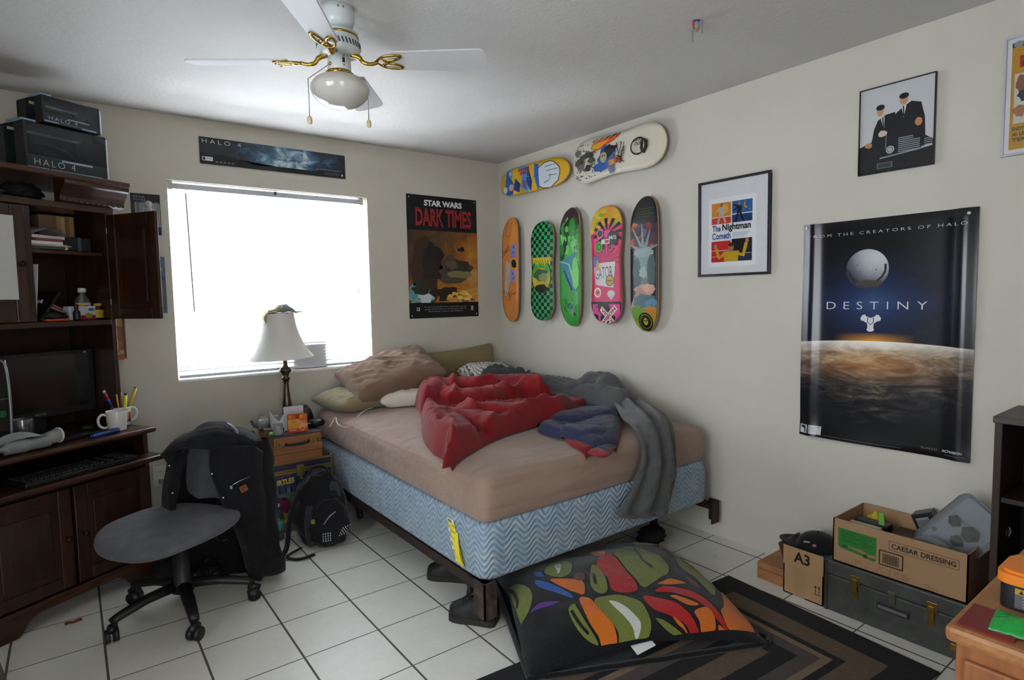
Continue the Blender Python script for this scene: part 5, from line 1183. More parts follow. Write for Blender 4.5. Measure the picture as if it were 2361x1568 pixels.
pen('highlighter', 'bright yellow highlighter in the pen mug', 'highlighter', (.0, -.022, .02), (.012, -.024, .152), .008, [('c9c41f', 0, 1, 1)])
pen('marker_pen', 'black marker standing upright in the pen mug', 'marker', (.018, .0, .02), (.03, .0, .158), .0085, [('16181a', 0, 1, 1)])
pen('blue_pen', 'thin pale blue pen tip showing behind the highlighter', 'pen', (.012, .015, .02), (.022, .02, .172), .0035, [('5f86a8', 0, 1, 1)])
pen('striped_pen', 'black and yellow striped pen leaning right in the pen mug', 'pen', (.02, -.005, .03), (.082, .0, .182), .008, [('1a1a1a', 0, 1, 1), ('b59a2a', .3, .97, 1.02)])
# keyboard and phone on the tray
o = dthing('keyboard', 'black keyboard on the pulled out keyboard tray', 'keyboard', -.335, .035, .617, .0)
m = M(); m.box((0, 0, .010), (.47, .165, .02), MBL, .005); m.build('case', o)
m = M(); MK = C('1f2023', .5)
for rr in range(6):
    for cc in range(20):
        if cc in (14, 16): continue
        m.box((-.215+cc*.0226, -.06+rr*.0225+(.004 if rr == 5 else 0), .022), (.0185, .018, .008), MK, .002, taper=.8, seg=1)
m.build('keys', o)
m = M(); m.blob((0, 0, 0), (.13, .075, .032), C('131316', .18), .04, 2, 32, 4, 2.6); dsolo(m, 'tray_mouse', 'large glossy black mouse on the right of the keyboard tray', 'mouse', -.075, .12, .617, .3)
# ================================================= OFFICE CHAIR AND JACKET
CC = Vector((-2.51, -1.02, 0)); CRZ = math.radians(35.6-90)
MPL = C('161618', .42, 0, .45); MSF = fabric('charcoal_upholstery', '48484c', '66666c', 420, 20, .35, .95, .1)
ch = thing('office_chair', 'black office chair with charcoal fabric seat, a black jacket over its back', 'chair', CC, CRZ)
angs = [math.radians(a)-CRZ for a in (54, 126, 198, 270, 342)]
for i, a in enumerate(angs):
    c_, s_ = math.cos(a), math.sin(a)
    m = M(); m.tube([(.03*c_, .03*s_, .125), (.15*c_, .15*s_, .118), (.26*c_, .26*s_, .092), (.285*c_, .285*s_, .082)], [.027, .025, .021, .019], MPL, 10, True, .8)
    m.cyl((.272*c_, .272*s_, .05), (.272*c_, .272*s_, .09), .011, MPL); lg = m.build('leg', ch)
    m = M(); sw = a+.9+i; p = Vector((.285*c_, .285*s_, .0)); d = Vector((math.cos(sw), math.sin(sw), 0))
    for k in (-1, 1): m.cyl(p+d*(.006*k)+Vector((0, 0, .0275)), p+d*(.024*k)+Vector((0, 0, .0275)), .0275, MPL, seg=20)
    q = Vector((-d.y, d.x, 0)); m.tube([p+q*.026+Vector((0, 0, .05)), p+Vector((0, 0, .062)), p-q*.02+Vector((0, 0, .05))], .014, MPL, 8); m.build('caster', lg)
m = M(); m.lathe([(.001, .095), (.045, .095), (.046, .14), (.036, .15), (.036, .30), (.030, .302), (.030, .34), (.001, .34)], MPL, seg=24); m.bx(-.09, .09, -.12, .16, .335, .352, MPL, .004); m.build('column', ch)
def seat(u, v):
    a = 2*PI*u; f = lambda x: math.copysign(abs(x)**(2/2.5), x); b = PI*(v-.5)
    x, y, z = f(math.cos(a))*abs(math.cos(b))**.55, f(math.sin(a))*abs(math.cos(b))**.55, math.sin(b)
    r = min(1, math.hypot(x, y)); zz = (.034 if z > 0 else .042)*math.copysign(abs(z)**.8, z)
    saddle = .022*abs(x)**2.2*(y > -2)-.030*max(0, -y-.35)**1.6*1.5+.012*max(0, y)**2
    return (x*.262, y*.25-.045, .388+zz+saddle)
m = M(); m.grid(seat, 64, 33, MSF, closeu=True); m.build('seat', ch)
def back(side):
    def fn(u, v):
        x = -1+2*u; z = v; w_ = .150*(1-.30*max(0, z-.55)**1.5-.12*max(0, .25-z)*2)
        w_ *= math.sqrt(max(.0, 1-max(0, z-.80)**2/.05)) if z > .8 else 1
        w_ *= math.sqrt(max(.12, 1-max(0, .15-z)**2/.03))
        e = max(0, 1-abs(x)**4)*max(0, 1-abs(2*z-1)**6)
        return (x*w_, .215+.06*z-.05*(1-x*x)*0+.035*x*x*-1+side*.022*e**.5+.012*math.sin(PI*z)*-1, .44+.355*z)
    return fn
m = M(); m.grid(back(-1), 30, 34, MSF); m.build('backrest', ch)
m = M(); m.grid(back(1), 30, 34, MPL); m.bx(-.03, .03, .16, .26, .335, .355, MPL, .004); m.bx(-.03, .03, .235, .258, .335, .55, MPL, .006); m.build('back_shell', ch)
m = M(); m.tube([(.0, .05, .33), (.12, .05, .33), (.17, .05, .325)], .006, MPL, 8); m.box((.18, .05, .325), (.04, .022, .01), MPL, .004); m.build('lever', ch)
# black canvas work jacket
JB = CC+Vector((math.cos(math.radians(35.6)), math.sin(math.radians(35.6)), 0))*.24; JV = Vector((.172, .985, 0))
jk = thing('work_jacket', 'black canvas work jacket with a tan patch hung over the office chair back', 'jacket', (JB.x, JB.y, 0))
def J(x, y, d): return WP(x, y, JB-JV*d, JV)-Vector((JB.x, JB.y, 0))
t = NT('black_canvas'); t.set(rough=.95, spec=.12, sheen=.08); f = t.noise(350, 2); g = t.noise(7, 4)
t.col(t.ramp(t.math('ADD', t.math('MULTIPLY', f, .4), t.math('MULTIPLY', g, .6)), [(.3, '131315'), (.7, '1e1e21')])); t.bump(t.math('ADD', g, t.math('MULTIPLY', f, .1)), .5, .02); MJK = t.m
def patch(m, rows, nu=22, nv=50, bul=.03, wr=.008, seed=0, mt=None):
    cols = list(zip(*[[J(*p) for p in r] for r in rows])); cs = [catmull(c, 8) for c in cols]; n = len(cs)
    def at(u, v):
        def cp(k): q = v*(len(cs[k])-1); i = min(int(q), len(cs[k])-2); return cs[k][i].lerp(cs[k][i+1], q-i)
        q = u*(n-1); i = min(int(q), n-2); a = cp(i).lerp(cp(i+1), q-i)
        w = wr*(nz(u*4+seed, v*7, seed)+.6*(1-2*abs(nz(u*6+3*v, v*10-u*4, seed+3)))); e = math.sin(PI*u)**.5
        return a-JV*(bul*e+w)
    m.grid(at, nu, nv, mt or MJK)
m = M()
# back panel behind the backrest
patch(m, [[(418, 1010, -.05), (500, 983, -.07), (585, 995, -.08), (620, 1040, -.08)], [(395, 1080, -.08), (500, 1060, -.12), (600, 1070, -.12), (632, 1100, -.08)], [(385, 1160, -.09), (490, 1150, -.14), (600, 1150, -.13), (640, 1180, -.07)], [(405, 1240, -.09), (490, 1240, -.14), (585, 1250, -.12), (632, 1270, -.06)], [(440, 1310, -.08), (490, 1328, -.12), (560, 1335, -.10), (600, 1338, -.05)]], bul=-.01, seed=1)
# yoke over the top of the backrest, front edge is the neck opening
patch(m, [[(405, 1016, -.05), (440, 994, -.06), (500, 979, -.07), (560, 986, -.07), (612, 1012, -.06)], [(408, 1022, .03), (445, 1004, .07), (500, 992, .09), (560, 1002, .08), (618, 1040, .0)], [(415, 1040, .06), (440, 1034, .10), (487, 1034, .13), (560, 1045, .12), (625, 1075, .02)]], bul=.012, wr=.005, seed=2)
# right-hand front panel, falls from the shoulder to the hem
patch(m, [[(486, 1030, .12), (530, 1025, .14), (585, 1025, .10), (620, 1050, .01)], [(484, 1080, .14), (530, 1090, .16), (590, 1090, .11), (632, 1110, .0)], [(505, 1140, .15), (550, 1150, .17), (600, 1160, .11), (638, 1180, .0)], [(532, 1200, .12), (565, 1215, .14), (605, 1220, .08), (640, 1240, .0)], [(555, 1258, .06), (575, 1275, .10), (605, 1280, .07), (630, 1290, .0)], [(568, 1310, .05), (582, 1333, .08), (600, 1335, .06), (612, 1320, .0)]], bul=.02, seed=3)
# left-hand front panel
patch(m, [[(392, 1036, .0), (412, 1030, .05), (436, 1034, .06)], [(384, 1085, .0), (402, 1090, .06), (421, 1085, .07)], [(376, 1130, -.02), (393, 1135, .05), (410, 1130, .06)], [(376, 1175, -.04), (392, 1180, .03), (406, 1172, .05)], [(392, 1225, -.05), (402, 1230, .0), (410, 1222, .02)]], bul=.012, nu=12, nv=36, seed=4)
o = m.build('body', jk); k = o.modifiers.new('thickness', 'SOLIDIFY'); k.thickness = .008; k.offset = 0
m = M()
patch(m, [[(425, 1001, .0), (455, 990, .04), (500, 984, .06), (540, 990, .07)], [(400, 1018, .05), (440, 1010, .09), (490, 1010, .12), (545, 1020, .13)], [(371, 1050, .08), (420, 1030, .11), (485, 1036, .15), (520, 1042, .15)]], nu=26, nv=14, bul=.012, wr=.004, seed=6)
patch(m, [[(372, 1047, .085), (385, 1040, .095), (400, 1033, .10)], [(380, 1058, .085), (388, 1052, .09), (400, 1045, .10)], [(386, 1066, .08), (391, 1062, .085), (398, 1056, .09)]], nu=8, nv=8, bul=.004, wr=.001, seed=7)
o = m.build('collar', jk); k = o.modifiers.new('thickness', 'SOLIDIFY'); k.thickness = .009; k.offset = 0
m = M(); pts = catmull([J(585, 1014, .0), J(594, 1060, .03), (J(600, 1120, .04)), J(609, 1180, .05), J(618, 1240, .05), J(624, 1285, .05)], 8); n = len(pts)
sl = [p for p in pts]
def slv(u, v):
    q = v*(n-1); i = min(int(q), n-2); p = sl[i].lerp(sl[i+1], q-i); a = 2*PI*u; r = .062-.010*v+.010*math.sin(PI*min(1, v*1.6))
    r *= 1+.16*nz(math.cos(a)*1.3+4, math.sin(a)*1.3, v*6)+.06*math.sin(v*34+2*math.sin(a))*v
    X = Vector((.985, -.172, 0)); return p+X*math.cos(a)*r-JV*math.sin(a)*r*.8
m.grid(slv, 32, 60, MJK, closeu=True); m.build('sleeve', jk)
m = M(); c0, c1 = J(627, 1282, .05), J(630, 1318, .05)
def cuf(u, v):
    vv = [0, .0, .5, 1, 1, .97, .6][int(round(v*6))]; rr = [.050, .058, .060, .058, .052, .045, .044][int(round(v*6))]; a = 2*PI*u; p = c0.lerp(c1, vv); X = Vector((.985, -.172, 0))
    return p+X*math.cos(a)*rr-JV*math.sin(a)*rr*.8
m.grid(cuf, 32, 7, MJK, closeu=True); m.build('cuff', jk)
MSN = C('b9b9b4', .25, .9)
for x, y, d in ((391, 1074, .075), (398, 1137, .075), (489, 1093, .175), (515, 1148, .185), (567, 1259, .12), (575, 1300, .10)):
    m = M(); m.sphere(J(x, y, d), .0055, MSN, (1, .6, 1), 12, 8); m.build('snap_button', jk)
m = M(); m.tube([J(531, 1122, .20), J(550, 1110, .195), J(575, 1099, .17)], .0028, MSN, 6); m.box(J(533, 1124, .205), (.012, .004, .016), MSN, .002); m.build('pocket_zipper', jk)
m = M(); pa = [J(551, 1124, .203), J(566, 1116, .193), J(573, 1129, .190), J(557, 1137, .203)]; m._add(pa+[p-JV*.003 for p in pa], [[0, 1, 2, 3], [4, 5, 6, 7], [0, 1, 5, 4], [1, 2, 6, 5], [2, 3, 7, 6], [3, 0, 4, 7]], C('7a4a26', .7)); o = m.build('logo_patch', jk)
m = M(); ctr = sum(pa, Vector())/4-JV*.0045
for s_ in (0, 1): m.tube([ctr+Vector((.008*math.cos(a_)*(1-.3*s_), -.001, .008*math.sin(a_)*(1-.3*s_))) for a_ in [PI*.2+i*.3 for i in range(14)]], .0012, C('4a2c16', .7), 5)
m.build('logo_mark', o)
# shoes, bag and cables on the floor behind the chair
MSH2 = C('131212', .6)
def shoe(name, label, p, rz, L=.29, mt=MSH2, sole='26221f'):
    o = thing(name, label, 'shoe', p, rz); m = M()
    prof = [(-.5, .045, .085), (-.42, .06, .10), (-.2, .058, .105), (0, .058, .085), (.2, .064, .065), (.36, .06, .05), (.46, .045, .04), (.5, .02, .03)]
    def up(u, v):
        q = v*(len(prof)-1); i = min(int(q), len(prof)-2); f = q-i; x = (prof[i][0]*(1-f)+prof[i+1][0]*f)*L; w_ = (prof[i][1]*(1-f)+prof[i+1][1]*f)*.8; h = prof[i][2]*(1-f)+prof[i+1][2]*f
        a = PI*u; return (x, w_*math.cos(a), .02+h*math.sin(a)**.7)
    m.grid(up, 18, 40, mt); m.build('upper', o)
    m = M(); ol = [(p_[0]*L*1.02, p_[1]*.84) for p_ in prof]+[(p_[0]*L*1.02, -p_[1]*.84) for p_ in reversed(prof)]; m.prism(ol, .0, .026, C(sole, .7)); m.build('sole', o)
    m = M()
    for i in range(5): m.tube([(L*(.02+.06*i), -.03, .02+.088-.009*i), (L*(.03+.06*i), 0, .02+.098-.010*i), (L*(.02+.06*i), .03, .02+.088-.009*i)], .003, C('2c2a29', .8), 6)
    m.build('laces', o); return o
shoe('shoe', 'dark shoe on the floor between the desk foot and the chair column', (-2.475, -.60, 0), 2.4)
shoe('shoe', 'black laced shoe behind the chair, under the jacket hem', (-2.27, -.66, 0), .5)
m = M(); m.blob((0, 0, 0), (.30, .26, .34), C('0f0f10', .85), .25, 3, 40, 6); tag(m.build('duffel_bag', loc=(-2.33, -.42, 0)), 'black bag on the floor behind the office chair', 'bag')
m = M()
for k in range(3): m.tube(catmull([(-.12+.03*k, .02*k, .004), (-.05, .03+.02*k, .02+.01*k), (.0, -.02, .035), (.05, .03-.02*k, .015), (.10, .01*k, .004)], 6), .0045, C(('6f6f6c', '1c1c1c', '8a8a86')[k], .6), 6)
tag(m.build('power_cable', loc=(-2.53, -.34, .0)), 'grey and black power cables heaped on the floor beside the desk side', 'cable')
m = M(); m.grid(lambda u, v: (-.03+.06*u, -.012+.024*v, .002+.007*math.sin(PI*v)*(1-.4*u)+.002*math.sin(9*u)), 14, 6, C('6a2f1a', .7)); o = m.build('candy_wrapper', loc=(-2.905, -.822, 0), rz=.1); k = o.modifiers.new('thickness', 'SOLIDIFY'); k.thickness = .002; tag(o, 'small red-brown scrap lying on the tiles in front of the desk', 'scrap')
# wheeled bag at the left picture edge
o = thing('wheeled_bag', 'black wheeled bag with grey trim cut off by the lower left picture corner', 'bag', (-3.22, -1.32, 0))
m = M(); m.blob((0, 0, .03), (.22, .34, .42), C('101011', .8), .06, 3, 48, 2, 3.0, False); m.build('body', o)
m = M(); m.tube(catmull([(.06, -.10, .42), (.10, -.13, .30), (.135, -.16, .16), (.16, -.19, .05)], 8), .017, C('4c463e', .7), 8, True, .5); m.build('trim', o)
m = M(); m.cyl((.13, -.02, .032), (.165, -.03, .032), .032, C('151515', .5)); m.build('wheel', o)
m = M(); m.sphere((.085, -.05, .40), .012, C('7a4058', .5), seg=12, rings=8); m.build('zip_charm', o)
# =================================================== CHEST, LAMP, NIGHT CLUTTER
tx0, tx1, ty0, ty1, th_ = -1.985, -1.605, -.40, -.03, .418
MBR = C('9a8a4a', .35, .7); MBRD = C('6a6048', .4, .5)
tk = thing('storage_chest', 'printed storage chest with brass edges and yellow lettering under the wooden box', 'chest', ((tx0+tx1)/2, (ty0+ty1)/2, 0)); w, d_ = tx1-tx0, ty1-ty0
t = NT('chest_print'); t.set(rough=.4, spec=.4); sp = t.N('ShaderNodeSeparateXYZ'); t.L(t.coord(), sp.inputs[0])
t.col(t.ramp(t.math('MULTIPLY', sp.outputs[2], 2.6), [(.05, '5a5648'), (.45, '6a6450'), (.62, '5a6478'), (.75, '2c3a70'), (.9, '24306a')])); MCP = t.m
m = M(); m.bx(-w/2, w/2, -d_/2, d_/2, .0, .355, MCP); T = fr((1, 0, 0), (0, 0, 1), (0, -1, 0), (-w/2, -d_/2, 0)); a = Art(m, T); a.clip = (0, 0, w, .355)
r4 = random.Random(11)
for i in range(22): x = .01+i*.017; a.rect(x, .235, x+.012, .255+.05*r4.random(), ['3a4258', '2b3048', '6a7080', '20263c'][i % 4])
for i in range(26): a.lump(.03+.24*r4.random(), .10+.13*r4.random(), .025, .02, ['5a2a44', '2f5a34', 'a8742a', '3f7a40', '7a3050', '8a8478', '24401f', 'b5862c'][i % 8], i, .6, 14)
a.lump(.20, .20, .04, .07, '2f6a3a', 4, .4); a.lump(.225, .17, .025, .05, 'b5862c', 6, .4); a.lump(.08, .17, .045, .05, '6a2440', 8, .6)
a.text('TEENAGE MUTANT NINJA', .022, .326, .115, .009, 'b03a30', bold=.04, rot=.06); a.text('TURTLES', .016, .284, .138, .034, 'c9b42c', bold=.05, rot=.04); a.text('HAELANG', .066, .058, .147, .024, 'c9b42c', bold=.05, rot=.03)
a.poly([(.0, .20), (.022, .205), (.018, .24), (.0, .24)], 'c9c9c4'); m.build('body', tk)
m = M(); m.bx(-w/2-.003, w/2+.003, -d_/2-.003, d_/2, .358, th_-.004, C('3a2f52', .4), .004); m.bx(-w/2-.003, w/2+.003, -d_/2-.003, d_/2, th_-.006, th_, C('5a4430', .5)); m.build('lid', tk)
m = M()
for z in (.0, .346, .360, th_-.012): m.bx(-w/2-.006, w/2+.006, -d_/2-.006, -d_/2+.004, z, z+.012, MBR if z else MBRD, .002)
for x in (-w/2-.006, w/2-.006): m.bx(x, x+.012, -d_/2-.006, -d_/2+.004, 0, th_, MBR, .002)
for x in (-w/2-.006, w/2+.006-.012): m.bx(x, x+.012, -d_/2, d_/2, th_-.010, th_+.002, MBR, .002)
for x in (-w/2, w/2): m.sphere((x, -d_/2, th_), .010, C('b9b0a0', .2, .9), seg=12, rings=8)
m.build('edging', tk)
m = M(); m.bx(-.022, .022, -d_/2-.012, -d_/2-.002, .325, .392, MBR, .003); m.bx(-.010, .010, -d_/2-.018, -d_/2-.01, .315, .36, MBR, .003); m.cyl((0, -d_/2-.02, .31), (0, -d_/2-.008, .31), .008, MBR); m.build('latch', tk)
# wooden case on the chest
MPN = wood('pine_case', ['7c5230', '935f3a', 'a67247'], 0, 12, .5, .35)
wx0, wx1, wy0, wy1, wz0, wz1 = -1.945, -1.668, -.425, -.075, .421, .582; w2, d2_ = wx1-wx0, wy1-wy0
wc = thing('wooden_case', 'small wooden case with brass latches and black handle on the chest', 'case', ((wx0+wx1)/2, (wy0+wy1)/2, wz0)); h2 = wz1-wz0
m = M(); m.bx(-w2/2, w2/2, -d2_/2, d2_/2, 0, .050, MPN, .002); m.bx(-w2/2-.002, w2/2+.002, -d2_/2-.002, d2_/2, .052, .098, MPN, .002); m.build('body', wc)
m = M(); m.bx(-w2/2+.002, w2/2-.002, -d2_/2+.004, d2_/2, .100, h2-.008, MPN, .002); m.bx(-w2/2-.004, w2/2+.004, -d2_/2, d2_/2+.004, h2-.008, h2, C('3d3c3a', .5), .002); m.build('lid', wc)
for x in (-w2/2+.028, w2/2-.030):
    m = M(); m.bx(x-.013, x+.013, -d2_/2-.006, -d2_/2+.004, .092, .132, C('a08a4a', .3, .8), .002); m.bx(x-.007, x+.007, -d2_/2-.010, -d2_/2-.004, .098, .124, C('7a6a3a', .3, .8), .002); m.build('latch', wc)
m = M(); m.tube(catmull([(-.075, -d2_/2-.004, .112), (-.06, -d2_/2-.014, .106), (.0, -d2_/2-.018, .104), (.045, -d2_/2-.014, .106), (.06, -d2_/2-.004, .112)], 6), .010, C('161616', .6), 8, True, .7); m.bx(.062, .072, -d2_/2-.004, -d2_/2+.004, .10, .122, MBR); m.build('handle', wc)
TZ = wz1+.001
# table lamp
lm = thing('table_lamp', 'table lamp with white bell shade and bronze base in front of the window', 'lamp', (-1.80, -.21, TZ))
t = NT('lamp_bronze'); t.set(rough=.28, metal=.9); t.col(t.ramp(t.noise(20, 3), [(.3, '4a4038'), (.7, '6a5d50')])); MLB = t.m
m = M(); m.lathe([(.001, 0), (.062, 0), (.064, .008), (.06, .02), (.035, .035), (.028, .06), (.030, .10), (.026, .16), (.018, .22), (.015, .27), (.017, .295), (.026, .305), (.026, .312), (.018, .320), (.020, .335), (.034, .352), (.037, .362), (.030, .372), (.018, .378), (.013, .39), (.012, .455), (.001, .456)], MLB, seg=32); m.build('base', lm)
t = NT('shade_linen'); df = t.N('ShaderNodeBsdfDiffuse'); df.inputs[0].default_value = RGB('d6d3cc'); tr = t.N('ShaderNodeBsdfTranslucent'); tr.inputs[0].default_value = RGB('c9c4ba'); mx = t.N('ShaderNodeMixShader'); mx.inputs[0].default_value = .07
t.L(df.outputs[0], mx.inputs[1]); t.L(tr.outputs[0], mx.inputs[2]); t.L(mx.outputs[0], t.out.inputs[0]); MLS = t.m
sp_ = [(.088, .710), (.090, .690), (.096, .64), (.107, .59), (.124, .54), (.147, .49), (.172, .452), (.186, .435)]
sm_ = catmull([(r, z, 0) for r, z in sp_], 5)
m = M()
def shade(u, v):
    q = v*(len(sm_)-1); i = min(int(q), len(sm_)-2); p = sm_[i].lerp(sm_[i+1], q-i); a = 2*PI*u; r = p.x*(1-.012*(.5+.5*math.cos(6*a)))
    return (r*math.cos(a), r*math.sin(a), p.y)
m.grid(shade, 72, 36, MLS, closeu=True); o = m.build('lamp_shade', lm); o.rotation_euler = (0, math.radians(-2.2), 0)
m = M(); m.tube([(0, 0, .45), (0, 0, .70)], .004, MLB, 8); m.tube([(-.088, 0, .708), (.088, 0, .708)], .003, MLB, 6); m.tube([(0, -.088, .708), (0, .088, .708)], .003, MLB, 6); m.sphere((0, 0, .56), .03, C('d8d4c8', .3), (1, 1, 1.4), 16, 12); m.build('bulb', lm)
m = M(); m.grid(lambda u, v: (-.10+.20*u, -.07+.13*v, .716+.005*nz(u*6, v*5, 2)+(.046+.012*nz(u*9, v*7, 5))*max(0, math.sin(PI*min(1, max(0, (u-.22)*1.7))))**.7*math.sin(PI*v)**.6), 40, 24, fabric('cap_cloth', '5a6264', '757c7c', 200, 9))
m.grid(lambda u, v: (-.103-.014*math.sin(PI*v)-.012*v, -.05+.05*u, .716-.065*v), 8, 12, C('a8964a', .8)); m.tube(catmull([(-.10, -.05, .722), (-.06, -.065, .730), (-.03, -.06, .748)], 6), .006, C('a8964a', .8), 8)
o = m.build('cloth_cap', loc=(-1.80, -.21, TZ)); k = o.modifiers.new('thickness', 'SOLIDIFY'); k.thickness = .003; tag(o, 'grey and yellow cloth lying on top of the lamp shade', 'cloth')
# speckled tea things
t = NT('speckled_glaze'); t.set(rough=.3, spec=.5); vo = t.N('ShaderNodeTexVoronoi'); vo.inputs['Scale'].default_value = 240; t.L(t.coord(), vo.inputs[0]); t.col(t.ramp(t.math('ADD', vo.outputs['Distance'], t.math('MULTIPLY', t.noise(90, 3), .35)), [(.42, '1b1e22'), (.62, '9a9c9a')])); MSPK = t.m
tp = thing('teapot', 'small speckled grey teapot with a lid at the left of the wooden case', 'teapot', (-1.93, -.14, TZ), .2)
m = M(); m.lathe([(.001, 0), (.026, 0), (.036, .012), (.042, .032), (.038, .052), (.026, .064), (.001, .065)], MSPK, seg=28); m.build('pot', tp)
m = M(); m.lathe([(.027, .062), (.022, .072), (.010, .080), (.006, .084), (.010, .090), (.008, .096), (.001, .098)], MSPK, seg=24); m.build('lid', tp)
m = M(); m.tube(catmull([(-.036, 0, .022), (-.056, 0, .034), (-.064, 0, .054), (-.074, 0, .062)], 5), [.013]*5+[.010]*6+[.008]*5, C('5a5d58', .35), 12); m.build('spout', tp)
m = M(); m.tube(catmull([(.036, 0, .05), (.062, 0, .054), (.064, 0, .03), (.038, 0, .018)], 6), .005, C('5a5d58', .35), 8); m.build('handle', tp)
def tcup(label, x, y, r, h):
    o = thing('tea_cup', label, 'cup', (x, y, TZ)); m = M(); m.lathe([(.001, .004), (r*.8, .0), (r*.94, .004), (r, .012), (r, h), (r*.93, h), (r*.90, .012), (.001, .010)], MSPK, seg=28); m.lathe([(r, h-.003), (r*1.02, h), (r*.93, h+.001)], C('8d8f88', .3), seg=28); m.build('cup', o); return o
tcup('speckled grey cup at the front of the wooden case holding a folded paper', -1.905, -.378, .028, .068)
tcup('darker speckled cup behind the folded paper, right of the teapot', -1.868, -.17, .027, .075)
m = M(); m.grid(lambda u, v: (-.040+.080*u, -.004+.03*(u-.5)**2*4*.4, .0+(.035+.055*abs(2*u-1)**1.3+.012*(u < .5))*v), 20, 6, C('b4b5ba', .7)); m.grid(lambda u, v: (-.040+.05*u, .008+.006*u, .0+(.035+.05*(1-u))*v), 10, 6, C('c0c1c5', .7))
o = m.build('folded_paper', loc=(-1.905, -.378, TZ+.040), rz=-.3); k = o.modifiers.new('thickness', 'SOLIDIFY'); k.thickness = .001; tag(o, 'folded white paper stuck in the speckled cup', 'paper')
m = M(); m.box((0, 0, .013), (.075, .05, .026), C('4a3b30', .6), .003); m.box((0, -.0255, .008), (.07, .001, .012), C('7a6038', .6)); tag(m.build('matchbox', loc=(-1.925, -.29, TZ), rz=-.2), 'flat brown box between the teapot and the speckled cup', 'box')
m = M(); m.tube([(-.03, 0, .008), (.02, 0, .008)], .008, C('3f8f3c', .4), 10); m.tube([(.02, 0, .008), (.035, 0, .008)], .008, C('b9c9b9', .3), 10); tag(m.build('cigarette_lighter', loc=(-1.935, -.385, TZ), rz=.35), 'green lighter at the front left edge of the wooden case', 'lighter')
m = M(); m.lathe([(.001, 0), (.012, .001), (.013, .01), (.008, .014), (.001, .015)], C('b5c81f', .5)); tag(m.build('bottle_cap', loc=(-1.935, -.345, TZ)), 'tiny lime green cap beside the green lighter', 'cap')
m = M(); m.bx(-.058, .058, -.0012, .0012, 0, .145, C('c4c4c8', .6)); m.bx(-.058, .058, .0012, .004, 0, .142, C('a8a8ae', .6)); o = m.build('greeting_card', loc=(-1.790, -.30, TZ), rz=-.05); tag(o, 'white card standing behind the orange carton in front of the lamp', 'card')
ob = thing('tissue_carton', 'bright orange and red open carton at the front of the wooden case', 'carton', (-1.785, -.352, TZ), -.22)
MOR = C('c8551a', .5); m = M()
for b in ((-.055, .055, -.03, -.0285, 0, .078), (-.055, .055, .0285, .03, 0, .10), (-.055, -.0535, -.03, .03, 0, .085), (.0535, .055, -.03, .03, 0, .085), (-.055, .055, -.03, .03, 0, .002)): m.bx(*b, MOR)
a = Art(m, fr((1, 0, 0), (0, 0, 1), (0, -1, 0), (-.055, -.0302, 0)))
a.rect(0, .022, .11, .05, 'd0862a'); a.rect(0, .05, .065, .078, 'c9a02c'); a.rect(0, 0, .11, .022, 'c03a1c'); a.rect(.012, .056, .054, .059, 'b04a1c'); a.rect(.012, .064, .050, .071, 'c9701c'); a.rect(.008, .012, .045, .016, 'd8c8b0')
for x, y in ((.07, .06), (.09, .058), (.08, .045), (.098, .04), (.075, .03)): a.ring(x, y, .007, .003, 'd8a890', 12)
a.ell(.08, .02, .013, .013, 'c8501c'); a.ring(.08, .02, .012, .003, 'e0b8a0', 16); m.build('box', ob)
m = M(); m.grid(lambda u, v: (-.055+.11*u, -.0295-.006*v, .078+.032*v), 4, 3, C('c23a1c', .5)); a = Art(m, fr((1, 0, 0), (0, -.2, 1), (0, -1, -.2), (-.055, -.0302, .079)))
for i, c in enumerate(('d8862a', 'c9601c', 'a8281c', 'd89a2c', 'c8701f')): a.poly([(.004+i*.021, .003), (.022+i*.021, .003), (.024+i*.021, .028), (.002+i*.021, .026)], c)
m.build('flap', ob)
m = M(); CG = clear('drinking_glass', 'eef2f2', .25); m.lathe([(.001, .003), (.026, .003), (.029, .118), (.031, .118), (.028, 0), (.001, 0)], CG, seg=28); gl_ = thing('juice_glass', 'clear glass with a little yellow drink behind the orange carton', 'glass', (-1.712, -.255, TZ)); m.build('glass', gl_)
m = M(); m.lathe([(.001, .004), (.0255, .004), (.0275, .085), (.001, .085)], C('8a8a3c', .2), seg=24); m.build('drink', gl_)
cp_ = thing('baseball_cap', 'black cap standing on edge behind the glass on the wooden case', 'cap', (-1.672, -.135, TZ), .3)
m = M(); m.grid(lambda u, v: (.072*math.cos(PI*u)*math.cos(v*PI/2*.97), -.05*math.sin(v*PI/2)+.02, .115*math.sin(PI*u)*math.cos(v*PI/2*.97)**.8), 24, 12, C('131316', .8)); m.build('crown', cp_)
m = M(); m.grid(lambda u, v: (.07*math.cos(PI*u)*(1+.1*v)+.04*v, .02+.035*v, .03*math.sin(PI*u)*(1-v)+.003), 20, 6, C('131316', .8)); o = m.build('brim', cp_); k = o.modifiers.new('thickness', 'SOLIDIFY'); k.thickness = .003
# nightstand stool hidden behind the case carries the small alarm clock
m = M(); m.blob((0, 0, 0), (.10, .085, .05), C('17171a', .3), .08, 3, 36, 3, 2.6); m.box((-.05, -.01, .03), (.06, .012, .006), C('9a9a96', .3), .002)
tag(m.build('clock_radio', loc=(-1.655, -.30, TZ), rz=.2), 'black rounded clock radio between the glass and the mattress', 'clock radio')
